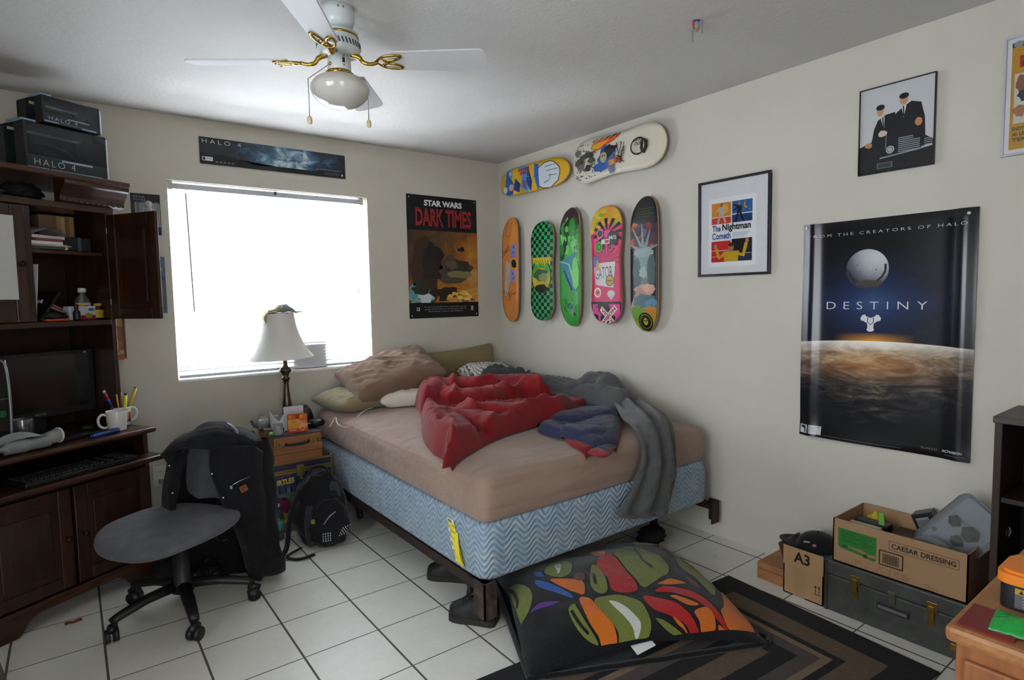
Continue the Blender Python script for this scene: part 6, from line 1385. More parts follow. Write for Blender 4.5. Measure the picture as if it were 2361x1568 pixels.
# water bottle
wb = thing('water_bottle', 'clear water bottle with a teal label between the jacket and the chest', 'bottle', (-1.955, -.475, 0))
m = M(); m.lathe([(.001, .004), (.028, 0), (.032, .01), (.030, .04), (.032, .05), (.032, .14), (.028, .155), (.013, .185), (.012, .20), (.001, .20)], clear('pet_plastic', 'e2eaec', .3, .03), seg=28); m.build('bottle', wb)
m = M(); m.lathe([(.0325, .055), (.0325, .115)], C('4a9a98', .4), seg=28); m.build('label', wb); m = M(); m.lathe([(.0135, .19), (.0135, .208), (.001, .209)], C('c9c9c9', .5)); m.build('cap', wb)
# backpack leaning on the bed
bp = thing('backpack', 'black backpack with grey panels and reflective dots on the floor by the bed', 'backpack', (-1.775, -.665, 0), math.radians(-20))
MBK = fabric('black_nylon', '111113', '1c1c1f', 300, 12, .3, .75); MGP = fabric('grey_panel', '2e2e31', '3a3a3e', 300, 10, .3, .8)
def pk(m, c, d, mt, lean=.16, p=2.8, seed=0, amp=.08):
    def fn(u, v):
        a = 2*PI*u; b = PI*(v-.5); f = lambda x: math.copysign(abs(x)**(2/p), x); q = Vector((f(math.cos(b))*f(math.cos(a)), f(math.cos(b))*f(math.sin(a)), f(math.sin(b))))
        k = 1+amp*nz(q.x*2.2+seed, q.y*2.2, q.z*2.6+seed); z = max(.002, c[2]+q.z*k*d[2]/2); tp_ = 1-.28*max(0, q.z)
        return (c[0]+q.x*k*d[0]/2*tp_, c[1]+q.y*k*d[1]/2*tp_+lean*z, z)
    m.grid(fn, 48, 32, mt, closeu=True)
m = M(); pk(m, (0, 0, .19), (.29, .17, .40), MBK, .20, 2.6, 1, .16); m.build('body', bp)
m = M(); pk(m, (.045, -.085, .13), (.22, .10, .25), MBK, .22, 2.6, 3, .14); m.build('front_pocket', bp)
m = M(); pk(m, (-.05, -.075, .14), (.07, .09, .26), MGP, .3, 2.4, 4, .1); pk(m, (.075, -.05, .27), (.08, .06, .13), MGP, .25, 2.4, 5, .1); m.build('grey_panel', bp)
m = M(); m.tube(catmull([(-.10, -.02, .33), (-.15, -.10, .20), (-.17, -.16, .06), (-.20, -.19, .012)], 8), .016, MBK, 8, True, .4); m.tube(catmull([(-.10, -.10, .02), (-.17, -.17, .010), (-.11, -.22, .008), (-.03, -.19, .010)], 8), .010, MBK, 8, True, .5); m.build('strap', bp)
m = M(); m.tube(catmull([(-.05, .03, .385), (-.03, .03, .42), (.03, .03, .42), (.05, .03, .385)], 6), .008, MBK, 8); m.build('carry_handle', bp)
MDT = C('c4c4c4', .3)
m = M()
for (x0, z0, s_) in ((.015, .05, .0), (.10, .07, .35)):
    for i in range(4):
        for j in range(4): m.box((x0+i*.0125+s_*.02*j, -.142+.22*z0+s_*.03*i+.05*(z0+j*.013-.05)+.004, z0+j*.013), (.0055, .008, .0065), MDT, .001)
m.build('reflector_dots', bp)
m = M(); m.tube(catmull([(.02, -.115, .14), (.05, -.12, .18), (.085, -.105, .20)], 6), .004, C('9a9a9c', .3, .6), 6); m.box((-.035, -.125, .165), (.02, .01, .024), C('8a7a30', .6), .002); m.build('trim', bp)
# ============================================================= CEILING FAN
FA = Vector((-1.985, -1.735, 0)); MWH = C('c9cfd0', .3, 0, .5, .02); MGD = C('b08f3c', .22, .95, .5, .03); MBLD = C('c6c6c8', .5, 0, .3, .03)
fn_ = thing('ceiling_fan', 'white four-blade ceiling fan with brass fittings and a globe light', 'ceiling fan', (FA.x, FA.y, 2.44))
def fp(m, n, p=None): return m.build(n, p or fn_)
m = M(); m.lathe([(.062, 0), (.062, -.03), (.060, -.036), (.061, -.044), (.054, -.066), (.040, -.074), (.001, -.074)], MWH, seg=40); cz_ = -.018
ca = fp(m, 'canopy')
for a_ in (-1.9, -1.6): m = M(); m.sphere((.0615*math.cos(a_), .0615*math.sin(a_), -.016), .004, MGD, (1, 1, 1), 10, 6); fp(m, 'screw', ca)
m = M(); m.lathe([(.030, -.072), (.030, -.080), (.060, -.084), (.072, -.092), (.073, -.106), (.070, -.112), (.078, -.122), (.079, -.150), (.072, -.164), (.050, -.168), (.001, -.168)], MWH, seg=48)
mo_ = fp(m, 'motor'); m = M(); m.lathe([(.0732, -.100), (.0745, -.104), (.0732, -.108)], MGD, seg=48); fp(m, 'brass_band', mo_)
m = M(); MVT = C('2a2d30', .5)
for i in range(36): a_ = 2*PI*i/36; m.box((.0782*math.cos(a_), .0782*math.sin(a_), -.138), (.004, .0045, .020), MVT, R=Matrix.Rotation(a_, 3, 'Z') @ Matrix.Rotation(.35, 3, 'X'))
fp(m, 'vent_slots', mo_)
m = M(); m.lathe([(.020, -.166), (.020, -.176), (.042, -.178), (.043, -.226), (.040, -.230), (.001, -.230)], MWH, seg=36); m.box((0, -.0432, -.197), (.010, .003, .018), C('23252c', .4), .002); sw_ = fp(m, 'switch_housing')
for dz in (-.183, -.214): m = M(); m.sphere((0, -.0432, dz), .0035, MGD, seg=10, rings=6); fp(m, 'screw', sw_)
m = M(); m.lathe([(.040, -.226), (.046, -.229), (.047, -.238), (.044, -.244), (.040, -.245)], MGD, seg=36)
for i in range(10): a_ = 2*PI*i/10; m.sphere((.0455*math.cos(a_), .0455*math.sin(a_), -.236), .007, MGD, (1, 1, .8), 8, 6)
fp(m, 'fitter_ring')
t = NT('opal_glass'); t.set(rough=.12, spec=.6); t.col(t.ramp(t.noise(8, 2), [(.3, 'bdbab3'), (.7, 'c4c1ba')])); m = M(); m.lathe([(max(.001, p.x), p.y) for p in catmull([(.044, -.240, 0), (.062, -.246, 0), (.088, -.260, 0), (.104, -.280, 0), (.107, -.296, 0), (.098, -.318, 0), (.078, -.338, 0), (.050, -.352, 0), (.022, -.358, 0), (.001, -.359, 0)], 5)], t.m, seg=72); fp(m, 'globe')
for (x, y, zz, x1, y1, z1) in ((-.040, -.015, -.21, -.128, -.026, -.285), (.040, .012, -.215, .093, -.038, -.30)):
    m = M(); m.sphere((x, y, zz), .007, MGD, seg=10, rings=6); m.tube([(x, y, zz), (x1, y1, z1), (x1, y1, -.415 if x < 0 else -.395)], .0016, C('8a8c8e', .3, .7), 6); pc = fp(m, 'pull_chain')
    m = M(); m.lathe([(.002, .0), (.008, -.006), (.0095, -.018), (.008, -.028), (.003, -.031)], C('c9bc92', .5), (x1, y1, -.415 if x < 0 else -.395), 12); fp(m, 'chain_fob', pc)
BZ = -.188
for ang in (144.5, 54.5, 324.5, 234.5):
    A_ = math.radians(ang); P_ = math.radians(-13)
    R_ = Matrix.Rotation(A_, 4, 'Z')
    Rb = R_ @ Matrix.Translation((0, 0, BZ)) @ Matrix.Rotation(P_, 4, 'X')
    m = M(Rb); L0, L1 = .185, .548; ol = []
    for i in range(9): t_ = -PI/2+PI/2*i/8; ol.append((L1-.03+.03*math.cos(t_), -.064+.03+.03*math.sin(t_)))
    for i in range(9): t_ = PI/2*i/8; ol.append((L1-.03+.03*math.cos(t_), .064-.03+.03*math.sin(t_)))
    for i in range(7): t_ = PI/2+PI/2*i/6; ol.append((L0+.02+.02*math.cos(t_), .052-.02+.02*math.sin(t_)))
    for i in range(7): t_ = PI+PI/2*i/6; ol.append((L0+.02+.02*math.cos(t_), -.052+.02+.02*math.sin(t_)))
    m.prism(ol, -.003, .003, MBLD); fp(m, 'blade')
    m = M(R_)
    m.tube(catmull([(.045, 0, -.166), (.075, 0, -.176), (.09, 0, -.194), (.115, 0, -.200), (.145, 0, -.194)], 6), [.009]*8+[.008]*9+[.007]*8, MGD, 10)
    m.T = Rb
    for sg in (-1, 1): m.tube(catmull([(.135, 0, -.006), (.165, .030*sg, -.006), (.215, .040*sg, -.006), (.232, .030*sg, -.006), (.205, .012*sg, -.006), (.165, .004*sg, -.006)], 6), .0055, MGD, 8, True, .7)
    m.tube(catmull([(.16, -.016, -.007), (.185, 0, -.007), (.16, .016, -.007)], 6), .0045, MGD, 8)
    for q in ((.226, .030), (.226, -.030), (.18, 0)): m.sphere((q[0], q[1], -.010), .0045, C('8a6a2a', .3, .9), seg=8, rings=6)
    fp(m, 'blade_bracket')
# rubber toy stuck to the ceiling
o = thing('ceiling_toy', 'small multicoloured stretchy toy hanging from the ceiling near the top edge', 'toy', (-.80, -2.45, 2.44))
def cy_(x, y, d=0.0): return WP(x, y, (-.80, -2.45, 2.40), (.6, .8, 0))-Vector((-.80, -2.45, 2.44))
def limb(m, pts, r, c): m.tube(catmull([cy_(*p) for p in pts], 6), r, C(c, .4), 10)
m = M(); limb(m, [(1613, -14), (1618, 4), (1622, 12)], .013, '2a9a48'); limb(m, [(1616, -12), (1627, 2), (1629, 10)], .012, '6a3fa8'); m.blob(cy_(1618, 14), (.04, .03, .03), C('2c7a58', .4), .3, 4, 20, 1, flat=False); m.build('head', o)
m = M(); limb(m, [(1609, 18), (1607, 22), (1604, 32)], .008, 'b0442c'); limb(m, [(1604, 26), (1612, 38), (1610, 46), (1600, 44), (1598, 38), (1604, 28)], .007, '2f4fb0'); limb(m, [(1598, 40), (1606, 46), (1614, 42)], .008, '2f3f9a'); m.build('body', o)
m = M(); limb(m, [(1599, 44), (1598, 55), (1600, 66)], .004, 'b03a34'); limb(m, [(1614, 42), (1621, 40), (1622, 34)], .005, 'a84040'); limb(m, [(1610, 14), (1604, 9), (1596, 9), (1590, 12)], .002, '3a3a38'); limb(m, [(1600, 27), (1593, 29), (1589, 31)], .0015, '5a5a54'); m.build('limb', o)
m = M(); limb(m, [(1618, 14), (1622, 24), (1621, 40), (1619, 54), (1618, 76)], .003, '85827a'); limb(m, [(1600, 56), (1597, 74), (1597, 97)], .003, '85827a'); limb(m, [(1606, 50), (1610, 62), (1606, 70), (1600, 68)], .006, '8a867c'); m.build('tail', o)
# =============================================== THINGS ALONG THE RIGHT WALL
MCB = C('9c7c5c', .75, 0, .2, .06, 25); MCB2 = C('a5835f', .75, 0, .2, .06, 25); MCBI = C('7d6046', .8, 0, .2, .05, 25)
def carton(m, x0, x1, y0, y1, z0, z1, mt=MCB, th=.005):
    m.bx(x0, x1, y0, y1, z0, z0+th, mt)
    for b in ((x0, x0+th, y0, y1), (x1-th, x1, y0, y1), (x0, x1, y0, y0+th), (x0, x1, y1-th, y1)): m.bx(*b, z0, z1, mt)
# grey foot locker
LX0, LX1, LY0, LY1 = -.315, -.02, -3.275, -2.768
lk = thing('foot_locker', 'dark grey foot locker with brass clasps under the large carton', 'trunk', ((LX0+LX1)/2, (LY0+LY1)/2, 0)); a0, b0 = (LX1-LX0)/2, (LY1-LY0)/2
t = NT('locker_paint'); t.set(rough=.5, spec=.4); t.col(t.ramp(t.noise(14, 5, .7), [(.3, '33342f'), (.55, '41423e'), (.75, '4c4d49')])); t.bump(t.noise(90, 3), .2, .003); MLK = t.m; MBS = C('8a6f34', .35, .8)
m = M(); m.bx(-a0, a0, -b0, b0, 0, .158, MLK, .005); m.build('body', lk)
m = M(); m.bx(-a0-.003, a0, -b0-.002, b0+.002, .160, .221, MLK, .007); m.build('lid', lk)
m = M()
for y in (b0, -b0): m.bx(-a0-.005, -a0+.012, y-.010, y+.004 if y > 0 else y+.010, 0, .222, C('4a4b4c', .35, .6), .003)
m.build('corner_edge', lk)
for y in (.135, -.135):
    m = M(); m.bx(-a0-.007, -a0-.002, y-.018, y+.018, .150, .190, MBS, .002); m.bx(-a0-.012, -a0-.006, y-.010, y+.010, .118, .176, MBS, .002); m.bx(-a0-.005, -a0, y-.012, y+.012, .095, .122, MBS, .002); m.build('clasp', lk)
m = M(); m.bx(-a0-.008, -a0-.002, -.014, .014, .128, .176, C('5a5a50', .4, .5), .003); m.build('lock_plate', lk)
m = M(); m.bx(-a0-.010, -a0-.002, -.062, .052, .090, .114, C('1b1b1a', .5), .003); m.bx(-a0-.0112, -a0-.009, -.056, .046, .096, .108, C('6f6068', .5)); m.build('nameplate', lk)
m = M(); m.bx(-a0-.004, -a0, -.215, -.195, .035, .06, MBS, .002); m.build('hasp', lk)
# caesar dressing carton on the locker
KX0, KX1, KY0, KY1, KZ0, KZ1 = -.312, -.028, -3.262, -2.792, .2235, .408
kx = thing('dressing_carton', 'large open cardboard carton printed in black with a green label on the foot locker', 'carton', ((KX0+KX1)/2, (KY0+KY1)/2, KZ0)); a0, b0, h0 = (KX1-KX0)/2, (KY1-KY0)/2, KZ1-KZ0
m = M(); carton(m, -a0, a0, -b0, b0, 0, h0); a = Art(m, fr((0, -1, 0), (0, 0, 1), (-1, 0, 0), (-a0, b0, 0))); a.clip = (0, 0, 2*b0, h0); INK = '2a2018'
GRN = '2c7030'; a.poly([(.022, .072), (.034, .064), (.10, .058), (.162, .048), (.168, .054), (.168, .148), (.022, .150)], GRN)
a.poly([(.055, .088), (.07, .080), (.11, .082), (.14, .070), (.165, .074), (.165, .060), (.13, .062), (.09, .072), (.06, .078)], '94704a')
for i in range(5): a.rect(.034, .138-i*.010, .10-.01*(i % 2), .141-i*.010, '1d4a20'); a.rect(.112, .136-i*.010, .16-.012*(i % 3), .1385-i*.010, '1d4a20')
a.line([(.106, .145), (.106, .10)], .0012, '1d4a20'); a.rect(.04, .072, .06, .082, '1d4a20'); a.rect(.12, .052, .135, .068, '1d4a20')
a.text('CAESAR DRESSING', .222, .1245, .212, .020, INK, bold=.025)
for p in (([(.214, .117), (.442, .117)]), ([(.214, .153), (.442, .153)])): a.line(p, .0016, INK)
for x in (.214, .442): a.line([(x, .117), (x, .153)], .0016, INK)
x0, x1, y0, y1 = .180, .262, .048, .106
for p in (((x0, y0), (x1, y0)), ((x0, y1), (x1, y1)), ((x0, y0), (x0, y1)), ((x1, y0), (x1, y1))): a.line(p, .0045, INK)
r5 = random.Random(2); x = .192
while x < .250: w_ = .001+.0022*r5.random(); a.rect(x, .056, x+w_, .096, INK); x += w_+.001+.002*r5.random()
for (x, y) in ((.09, .030), (.17, .032), (.235, .030), (.33, .022)):
    for i in range(6):
        for j in range(3):
            if r5.random() < .7: a.rect(x+i*.009, y-j*.008, x+.006+i*.009, y+.0045-j*.008, '7f5c3a')
m.build('box', kx)
def inbox(m, name, label, cat, y, x, z, rz=0, rx=0, ry=0):
    o = m.build(name, loc=(x, y, z)); o.rotation_euler = (rx, ry, rz); return tag(o, label, cat)
m = M(); m.box((0, 0, .075), (.060, .125, .15), C('17181a', .4), .003); a = Art(m, fr((0, -1, 0), (1, 0, 0), (0, 0, 1), (-.030, .0625, .15))); a.rect(.006, .012, .020, .05, '4a4a48'); a.text('PRO', .085, .03, .030, .012, '9a9a9a', bold=.03)
inbox(m, 'boxed_game', 'tall black box at the back left inside the dressing carton', 'box', -2.885, -.150, .2295)
m = M(); m.box((0, 0, .075), (.020, .120, .150), C('b9b3a4', .5), .002); a = Art(m, fr((-1, 0, 0), (0, 0, 1), (0, -1, 0), (.01, -.0602, 0))); a.rect(.003, .05, .017, .14, '7a7466'); inbox(m, 'paperback_book', 'cream book standing in the dressing carton between two black boxes', 'book', -2.878, -.208, .2295)
m = M(); m.box((0, 0, .0725), (.026, .135, .145), C('1a1b1e', .35), .002); a = Art(m, fr((0, -1, 0), (1, 0, 0), (0, 0, 1), (-.013, .0675, .145))); a.rect(.01, .004, .12, .006, '5a5c60'); inbox(m, 'disc_case', 'black case nearest the carton front, beside the cream book', 'case', -2.872, -.245, .2295)
m = M(); m.lathe([(.001, 0), (.036, .0), (.038, .02), (.030, .042), (.010, .052), (.009, .062), (.001, .064)], C('b5a01c', .4)); inbox(m, 'tape_reel', 'round yellow object behind the black box in the dressing carton', 'toy', -2.865, -.080, .335)
m = M(); m.box((0, 0, .10), (.006, .022, .20), C('5a9a24', .45), .002); inbox(m, 'green_ruler', 'bright green flat stick leaning in the dressing carton', 'stick', -2.950, -.205, .2365, 0, math.radians(-10), math.radians(14))
m = M(); m.box((0, 0, .055), (.20, .19, .11), C('161719', .3), .004); a = Art(m, fr((0, -1, 0), (1, 0, 0), (0, 0, 1), (-.1, .095, .11))); a.rect(.03, .05, .08, .062, '77787a'); a.text('SLIM', .06, .085, .05, .014, '8a8a8c', bold=.03); inbox(m, 'electronics_box', 'large flat black box in the middle of the dressing carton', 'box', -3.045, -.15, .2295+.012, .0, 0, 0)
m = M(); m.box((0, 0, .0), (.07, .075, .075), C('141517', .35), .003); a = Art(m, fr((0, -1, 0), (0, 0, 1), (-1, 0, 0), (-.0352, .0375, -.0375))); a.rect(.012, .02, .058, .058, '7d7f82')
for i in range(9): a.rect(.016+i*.0045, .026, .018+i*.0045, .05, '2a2b2d')
inbox(m, 'small_carton', 'small black carton with a grey barcode label tilted on the flat black box', 'box', -3.055, -.075, .415, .1, math.radians(-24), 0)
m = M(); m.grid(lambda u, v: (-.09+.04*math.sin(2*u), .08-.17*u, .06+.055*math.sin(PI*u*.8)*(1-.3*v)-.05*v), 14, 6, clear('curved_blister', '9aa0a4', .5, .2)); inbox(m, 'plastic_blister', 'curved clear plastic sheet between the black box and the blister pack', 'plastic', -3.10, -.20, .30)
# blister pack with three dark faceted lumps
PA_, PB_, PC_ = (W(x, y, 0, -.20) for x, y in ((2139, 1222), (2262, 1121), (2294, 1240)))
bl_ = thing('blister_pack', 'clear blister pack with three grey faceted lumps standing tilted in the dressing carton', 'package', (-.185, (PA_.y+PC_.y)/2, (PA_.z+PC_.z)/2)); bl_.rotation_euler = (math.atan2(PB_.z-PA_.z, -(PB_.y-PA_.y))*-1, math.radians(8), 0)
w_, h_ = (PB_-PA_).length, (PC_-PB_).length
m = M()
def rr2(w, h, r, n=6): return [(sx_*(w/2-r)+r*math.cos(t_), sy_*(h/2-r)+r*math.sin(t_)) for sx_, sy_, t0 in ((1, 1, 0), (-1, 1, PI/2), (-1, -1, PI), (1, -1, 3*PI/2)) for t_ in [t0+PI/2*i/n for i in range(n+1)]]
m.prism(rr2(w_, h_, .025), -.003, .003, C('8d9094', .35), 'x'); m.build('card', bl_)
m = M(); m.T = fr((0, -1, 0), (0, 0, 1), (-1, 0, 0), (-.004, 0, 0)); m.prism(rr2(w_-.022, h_-.04, .02), 0, .001, C('b9babd', .5)); T = m.T; m.T = Matrix(); a = Art(m, T, .0002, .0013)
for i in range(12): a.rect(.028, .06-i*.0085, .046, .064-i*.0085, '97989b')
for i in range(5): a.rect(-.068+i*.004, -.06-.004*(i % 3), -.05+i*.014, -.0575-.004*(i % 3), '9b9c9f')
a.rect(-.066, .055, -.05, .07, '77787b'); a.rect(-.075, .070, .072, .078, 'a3a4a8'); m.build('insert', bl_)
MRK = C('4c4c4d', .6)
for (y, z, s_) in ((-.02, .04, .024), (.032, -.012, .024), (-.022, -.022, .032)):
    t_ = bmesh.new(); bmesh.ops.create_icosphere(t_, subdivisions=1, radius=s_)
    for v in t_.verts: v.co *= 1+.18*nz(v.co.x*40, v.co.y*40, v.co.z*40+s_*90); v.co.x *= .7
    m = M(); m.join(t_, Matrix.Translation((-.018, y, z)), MRK, False); m.build('lump', bl_)
m = M(); cl2 = clear('blister_shell', 'e9edf0', .35, .03); m.prism(rr2(w_-.004, h_-.004, .025), -.040, -.036, cl2, 'x'); o_ = rr2(w_-.004, h_-.004, .025); m._add([(-.040, *p) for p in o_]+[(-.003, *p) for p in o_], [[i, (i+1) % len(o_), len(o_)+(i+1) % len(o_), len(o_)+i] for i in range(len(o_))], cl2, True); m.build('shell', bl_)
# A3 carton and the low wooden box behind it
ax_ = thing('small_open_carton', 'small open cardboard carton printed A3 beside the foot locker', 'carton', (-.20, -2.667, 0)); a0, b0, h0 = .11, .089, .135
m = M(); carton(m, -a0, a0, -b0, b0, 0, h0, MCB2); a = Art(m, fr((0, -1, 0), (0, 0, 1), (-1, 0, 0), (-a0, b0, 0))); a.rect(.045, .0, .10, h0, '9c7e58')
for x in (.145, .160): a.line([(x, .045), (x, .078)], .003, INK); a.poly([(x-.006, .073), (x+.006, .073), (x, .083)], INK)
a.line([(.138, .042), (.168, .042)], .003, INK); m.build('box', ax_)
m = M(); m.bx(-a0-.003, -a0, -b0, b0, h0, .222, MCB2); a = Art(m, fr((0, -1, 0), (0, 0, 1), (-1, 0, 0), (-a0-.003, b0, h0))); a.text('A3', .048, .022, .072, .050, INK, bold=.03); m.build('front_flap', ax_)
m = M(); m._add([(-a0, b0, h0), (a0, b0, h0), (a0-.02, b0+.03, .215), (-a0+.01, b0+.03, .215)], [[0, 1, 2, 3]], MCBI); o = m.build('side_flap', ax_); k = o.modifiers.new('thickness', 'SOLIDIFY'); k.thickness = .003
m = M(); m.bx(a0-.003, a0, -b0, b0, h0, .20, MCB2); m.build('back_flap', ax_)
cp_ = thing('baseball_cap', 'black baseball cap with a small pink badge on top of the A3 carton', 'cap', (-.175, -2.665, .175), math.radians(120))
m = M(); MCP_ = fabric('black_cap', '121214', '1c1c1f', 300, 10, .3)
m.grid(lambda u, v: (.092*math.cos(2*PI*u)*math.cos(v*PI/2), .085*math.sin(2*PI*u)*math.cos(v*PI/2), .012+.082*math.sin(v*PI/2)**.9), 40, 14, MCP_, closeu=True); m.sphere((0, 0, .095), .006, MCP_, (1, 1, .6), 10, 6); m.build('crown', cp_)
m = M(); m.grid(lambda u, v: ((.085+.075*v*math.sin(PI*u)**.4)*math.cos(-1.1+2.2*u)+.0, (.085+.02*v)*math.sin(-1.1+2.2*u), .014+.035*v-.02*math.sin(-1.1+2.2*u)**2*v), 24, 10, MCP_); o = m.build('brim', cp_); k = o.modifiers.new('thickness', 'SOLIDIFY'); k.thickness = .004
m = M(); m.box((.02, .082, .06), (.016, .008, .012), C('b06a70', .6), .003); m.box((.05, .070, .068), (.026, .006, .008), C('8a8a8a', .6), .002); m.build('badge', cp_)
m = M(); m.box((0, 0, .03), (.09, .05, .06), C('2a5f86', .6), .003); tag(m.build('blue_packet', loc=(-.245, -2.728, .137)), 'blue packet sticking out of the A3 carton under the cap', 'packet')
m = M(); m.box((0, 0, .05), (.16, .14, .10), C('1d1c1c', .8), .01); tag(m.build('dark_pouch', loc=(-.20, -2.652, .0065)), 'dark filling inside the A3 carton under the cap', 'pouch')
t = NT('burnt_wood'); t.set(rough=.6); f = t.noise(60, 3, .6, stretch=(1, .2, 1)); t.col(t.ramp(f, [(.3, '8a5a34'), (.55, '9c6a40'), (.75, 'a8784c')])); MWB = t.m
wo = thing('wooden_box', 'low wooden box with dark patterned lid between the bed and the A3 carton', 'box', (-.18, -2.500, 0)); m = M(); m.bx(-.10, .10, -.070, .067, 0, .048, MWB, .002); m.build('body', wo)
m = M(); m.bx(-.10, .10, -.070, .067, .050, .082, MWB, .003); a = Art(m, fr((0, -1, 0), (1, 0, 0), (0, 0, 1), (-.067, -.10, .082)))
for i in range(26): a.ring(.02+.10*r5.random(), .02+.16*r5.random(), .008+.006*r5.random(), .002, '6a3f20', 12)
for p in (((.01, .01), (.127, .01)), ((.01, .19), (.127, .19)), ((.01, .01), (.01, .19)), ((.127, .01), (.127, .19))): a.line(p, .003, '6a3f20')
m.build('lid', wo)
# bookcase in the right corner of the view
MBC = wood('dark_walnut', ['1a110c', '2b1c14', '3a271b'], 2, 9, .5, .35); MBI = C('14100d', .7)
bc = thing('bookcase', 'dark brown low bookcase against the right wall at the picture edge', 'bookcase', (-.165, -3.80, 0))
for y in (.47, -.47): m = M(); m.bx(-.145, .15, y-.011, y+.011, 0, .898, MBC, .002); m.build('side_panel', bc)
m = M(); m.bx(-.15, .155, -.486, .486, .898, .922, C('3c352e', .45), .003); m.build('top', bc)
m = M(); m.bx(.142, .150, -.46, .46, .02, .898, MBI); m.build('back_panel', bc)
for z in (.06, .34, .62): m = M(); m.bx(-.135, .142, -.459, .459, z, z+.018, MBC, .002); m.build('shelf', bc)
m = M(); m.bx(-.13, -.115, -.459, .459, 0, .06, MBC); m.build('plinth', bc)
# dresser in the near right corner
MDR = wood('worn_oak', ['7d4f2c', '95643a', 'ab7a4c'], 0, 8, .45, .35); MDR2 = wood('worn_oak_front', ['6f4024', '85512e', '98623a'], 2, 8, .5, .3)
GX0, GX1, GY1, GZ = -1.538, -.52, -3.545, .72
dr = thing('oak_dresser', 'worn oak dresser with a rounded top edge in the near right corner', 'dresser', ((GX0+GX1)/2, GY1-.30, 0)); a0 = (GX1-GX0)/2
m = M(); m.bx(-a0, a0, -.30, .30, GZ-.032, GZ, MDR, .010); m.build('top', dr)
m = M(); m.bx(-a0+.018, a0-.018, -.285, .285, .06, GZ-.032, MDR2, .003); m.bx(-a0+.03, a0-.03, -.27, .27, 0, .06, MDR2); m.build('carcass', dr)
m = M()
for y0, y1, z0, z1 in ((-.27, .27, .50, .66), (-.27, .27, .30, .485), (-.27, .27, .10, .285)): m.bx(-a0+.008, -a0+.020, y0, y1, z0, z1, MDR2, .004)
m.build('drawer_fronts', dr)
def ond(x, y, z=GZ): return (x, y, z+.0005)
m = M(); m.bx(-.055, .055, -.042, .042, 0, .004, C('6f1218', .35)); a = Art(m, fr((0, -1, 0), (1, 0, 0), (0, 0, 1), (-.042, -.055, .004))); a.rect(0, 0, .084, .11, '1c1012'); a.rect(.004, .004, .080, .106, '861820'); a.lump(.040, .045, .022, .034, '8f9094', 3, .5); a.text('EXTRA', .008, .09, .03, .006, 'b08a88', rot=0, bold=.03); a.text('BONUS', .045, .012, .03, .009, 'b0a0a0', bold=.03)
tag(m.build('red_booklet', loc=ond(-1.465, -3.602), rz=.02), 'dark red booklet with a grey picture on the dresser corner', 'booklet')
gp = thing('green_packet', 'bright green foil packet lying on the red booklet on the dresser', 'packet', ond(-1.455, -3.640, GZ+.0045), .1); m = M()
m.grid(lambda u, v: (-.045+.09*u, -.040+.08*v, .001+.012*math.sin(PI*u)*math.sin(PI*v)+.002*nz(u*9, v*9)), 20, 18, C('1f9a3f', .3)); a = Art(m, fr((1, 0, 0), (0, 1, 0), (0, 0, 1), (-.045, -.04, 0)), .0004, .0008, warp=lambda x, y, z: (x, y, z+.001+.012*math.sin(PI*x/.09)*math.sin(PI*y/.08)+.002*nz(x*100, y*112)), cuts=[((i*.009, 0, 0), (1, 0, 0)) for i in range(1, 10)]+[((0, i*.008, 0), (0, 1, 0)) for i in range(1, 10)]); a.rect(.0, .0, .016, .08, 'b9c4b9'); a.lump(.05, .035, .016, .02, '3a5a4a', 4, .5); a.lump(.055, .036, .009, .012, 'a8b0a8', 5, .5); o = m.build('packet', gp); k = o.modifiers.new('thickness', 'SOLIDIFY'); k.thickness = .002; k.offset = -1
tb = thing('orange_canister', 'orange lidded black tub with a grey label at the right picture edge on the dresser', 'tub', ond(-1.318, -3.672), .0)
def rpr(m, w, d, r, z0, z1, mt): m.prism([(p[0], p[1]) for p in rr2(w, d, r)], z0, z1, mt)
m = M(); rpr(m, .115, .17, .02, 0, .052, C('17171a', .4)); a = Art(m, fr((0, -1, 0), (0, 0, 1), (-1, 0, 0), (-.0577, .066, 0))); a.rect(.008, .006, .12, .034, '57585c'); a.rect(.008, .034, .12, .046, 'a8862c'); a.poly([(.014, .036), (.022, .036), (.018, .044)], '201a10')
for i in range(4): a.rect(.02, .010+i*.006, .10-.01*i, .012+i*.006, '8a8c90')
m.build('tub', tb)
m = M(); rpr(m, .124, .18, .024, .052, .072, C('d9781a', .4)); rpr(m, .108, .164, .02, .072, .078, C('d9781a', .4)); a = Art(m, fr((0, -1, 0), (1, 0, 0), (0, 0, 1), (-.075, -.05, .078))); a.rect(.012, .016, .13, .034, '6a1c16'); a.text('BATTERY', .03, .02, .08, .009, 'c9b0a0', bold=.03); a.rect(.02, .06, .06, .08, '4a3020'); m.build('lid', tb)
# ============================================================ RUG, CUSHION
t0 = NT('rug_black'); 
def rugm(c1, c2):
    t = NT('rug_pile'); t.set(rough=.97, spec=.08, sheen=.1); f = t.noise(260, 3, .7); g = t.noise(30, 3); t.col(t.ramp(t.math('ADD', t.math('MULTIPLY', f, .7), t.math('MULTIPLY', g, .3)), [(.3, c1), (.7, c2)])); t.bump(f, .8, .004); return t.m
RB, RTN, RG, RC = rugm('0b0b0c', '161517'), rugm('4a3c2f', '6b5945'), rugm('3d3634', '544c49'), rugm('6a5840', '83705a')
rg = M(); RL, RW = 1.62, .885
def rrect3(i, z0, z1, mt): rg.bx(i, RL-i, i, RW-i, z0, z1, mt)
rg.bx(0, RL, 0, RW, 0, .008, RB, .002)
zz = .008
for ins, mt in ((.115, RTN), (.215, RB), (.245, RC), (.275, RG), (.33, RB), (.40, RTN)):
    if ins < RW/2: rg.bx(ins, RL-ins, ins, RW-ins, zz-.001, zz+.0008, mt); zz += .0008
